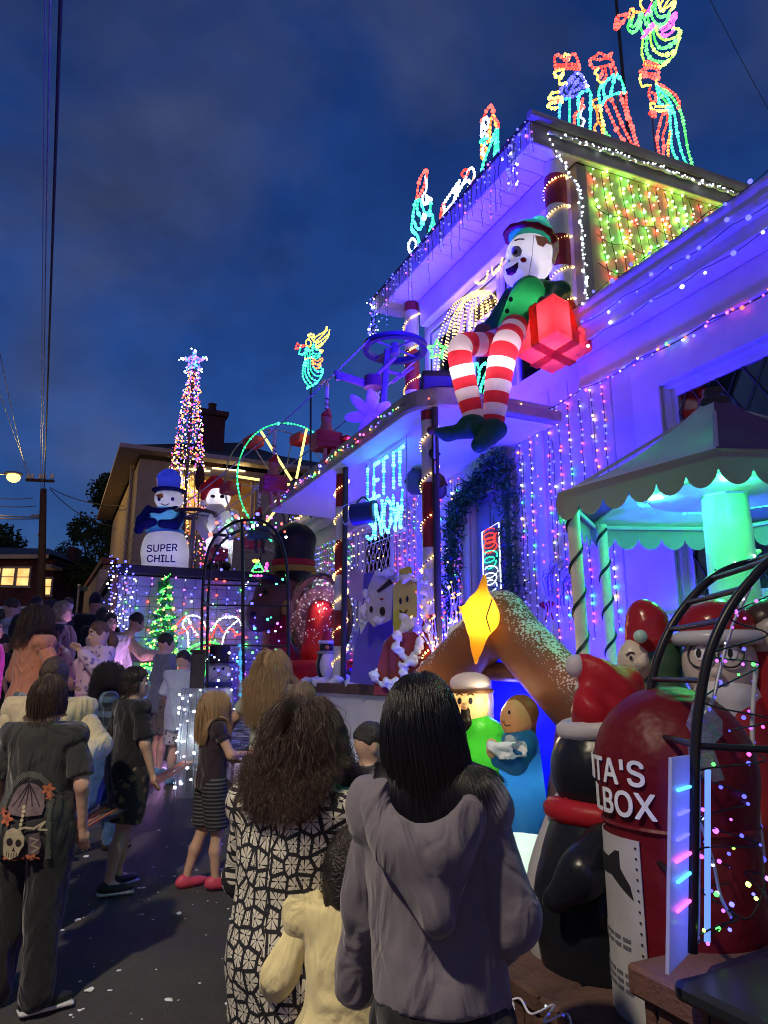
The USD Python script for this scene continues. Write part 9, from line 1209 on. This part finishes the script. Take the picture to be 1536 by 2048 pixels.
# ---- woman with curly hair in black and white floral tunic
flo = usdkit.material(stage, lp('cloth_floral'), {'tc': ('texture_coordinate', {}), 's': ('separate_xyz', {}), 'at': ('math', {'math_type': 'arctan2'}), 'mu': ('math', {'math_type': 'multiply', 'value2': 0.17}), 'cx': ('combine_xyz', {}), 'v': ('voronoi_texture', {'dimensions': '2D', 'scale': 21.0, 'randomness': 0.8}), 've': ('voronoi_texture', {'dimensions': '2D', 'scale': 21.0, 'randomness': 0.8, 'feature': 'distance_to_edge'}), 'sc': ('vector_math', {'math_type': 'subtract'}), 's2': ('separate_xyz', {}), 'a2': ('math', {'math_type': 'arctan2'}), 'k': ('math', {'math_type': 'multiply', 'value2': 4.0}), 'sn': ('math', {'math_type': 'sine'}), 'ab': ('math', {'math_type': 'absolute'}), 'g1': ('math', {'math_type': 'greater_than', 'value2': 0.36}), 'g2': ('math', {'math_type': 'greater_than', 'value2': 0.11}), 'g3': ('math', {'math_type': 'greater_than', 'value2': 0.07}), 'm1': ('math', {'math_type': 'multiply'}), 'm2': ('math', {'math_type': 'multiply'}), 'sh': ('math', {'math_type': 'multiply', 'value2': 1.0}), 'mx': ('mix', {'color1': (0.009, 0.009, 0.014), 'color2': (0.60, 0.57, 0.47)}), 'nb': ('noise_texture', {'scale': 7.0, 'detail': 4.0}), 'b': ('bump', {'strength': .3, 'distance': .02}), 'p': ('principled_bsdf', {'roughness': .8})},
    [('tc.object', 's.vector'), ('s.x', 'at.value1'), ('s.y', 'at.value2'), ('at.value', 'mu.value1'), ('mu.value', 'cx.x'), ('s.z', 'cx.y'), ('cx.vector', 'v.vector'), ('cx.vector', 've.vector'), ('cx.vector', 'sc.vector1'), ('v.position', 'sc.vector2'), ('sc.vector', 's2.vector'), ('s2.x', 'a2.value1'), ('s2.y', 'a2.value2'), ('a2.value', 'k.value1'), ('k.value', 'sn.value1'), ('sn.value', 'ab.value1'), ('ab.value', 'g1.value1'), ('ve.distance', 'g2.value1'), ('v.distance', 'g3.value1'), ('g1.value', 'm1.value1'), ('g2.value', 'm1.value2'), ('m1.value', 'm2.value1'), ('g3.value', 'm2.value2'), ('m2.value', 'sh.value1'), ('sh.value', 'mx.fac'), ('mx.color', 'p.base_color'), ('tc.object', 'nb.vector'), ('nb.fac', 'b.height'), ('b.normal', 'p.normal')], surface='p.BSDF')
p = Person('woman with thick curly dark hair in black and white flower patterned tunic', (607, 1412), 2.22, 22, 'light', hs=1.04, head_tilt=(.06, -.1), lean=(.01, .03), wid=1.08, fat=1.12, arms={-1: ((-.07, .08, -.27), (-.05, .26, -.38)), 1: ((.075, .05, -.27), (.10, .20, -.44))}, step=.012).body(); p.shirt(flo, .73, 1.7, .042, flare=.035, amp=.014, seed=121, name='tunic'); p.legsw(blk, 1.0, .03, seed=122); p.shoes(shoe_b, shoe_w); p.hair(hd_, 'curly', 123, length=.16, wide=1.04, amp=.03, n=6500, width=.0017, curl=.024, vol=.06, smat=pm('hair_curl_strand', (0.055, 0.032, 0.022), 0.36, 0.3, 3, spec=0.45))
# ---- woman with straight black hair in grey hoodie
hood_m = fabric('grey_hoodie', (0.155, 0.138, 0.165), .10, .22, 330); p = Person('woman with long straight black hair in grey hooded sweatshirt', (838, 1353), 1.85, 14, 'tan', hs=1.04, head_tilt=(.10, 0), lean=(-.05, .03), wid=.78, fat=.92, arms={-1: ((-.06, .06, -.27), (-.11, .13, -.50)), 1: ((.075, .0, -.26), (.0, .18, -.38))}, step=.0105).body(hands=(-1,)); p.shirt(hood_m, .92, 1.96, .036, amp=.022, seed=131, k=.07); s = p.s
hem = Blob(.02); hem.ell(p.c(0, -.01, .92), (.150 * s, .128 * s, .045 * s)); part('waistband', hem.mesh(.010, p.fold(.006, 5, (30, 30, 6))), hood_m, p.t, True)
hd2 = Blob(.045 * s).chain([p.c(-.15, .04, 1.44), p.c(-.13, -.09, 1.385), p.c(-.05, -.135, 1.30), p.c(.05, -.14, 1.285), p.c(.13, -.09, 1.36), p.c(.16, .04, 1.42)], [.040 * s, .052 * s, .060 * s, .062 * s, .056 * s, .042 * s]).cone(p.c(-.10, -.115, 1.32), p.c(.045, -.158, 1.16), .045 * s, .032 * s).cone(p.c(.12, -.10, 1.31), p.c(.05, -.158, 1.15), .045 * s, .032 * s).cone(p.c(-.02, -.145, 1.24), p.c(.045, -.155, 1.14), .04 * s, .03 * s).sub(p.c(.02, -.115, 1.40), (.085 * s, .045 * s, .075 * s), k=.03); part('hood', hd2.mesh(.0085, lambda P: (meshkit.fbm(P * (14, 14, 5), 3, 5) - .5) * .02), hood_m, p.t, True)
p.legsw(blk, 1.0, .035, seed=132); p.shoes(shoe_b, shoe_w); p.hair(hk_, 'long', 133, length=.19, wide=.96, amp=.003, n=8000, width=.0016, vol=.020, curl=.0, part_x=None, drift=.16)
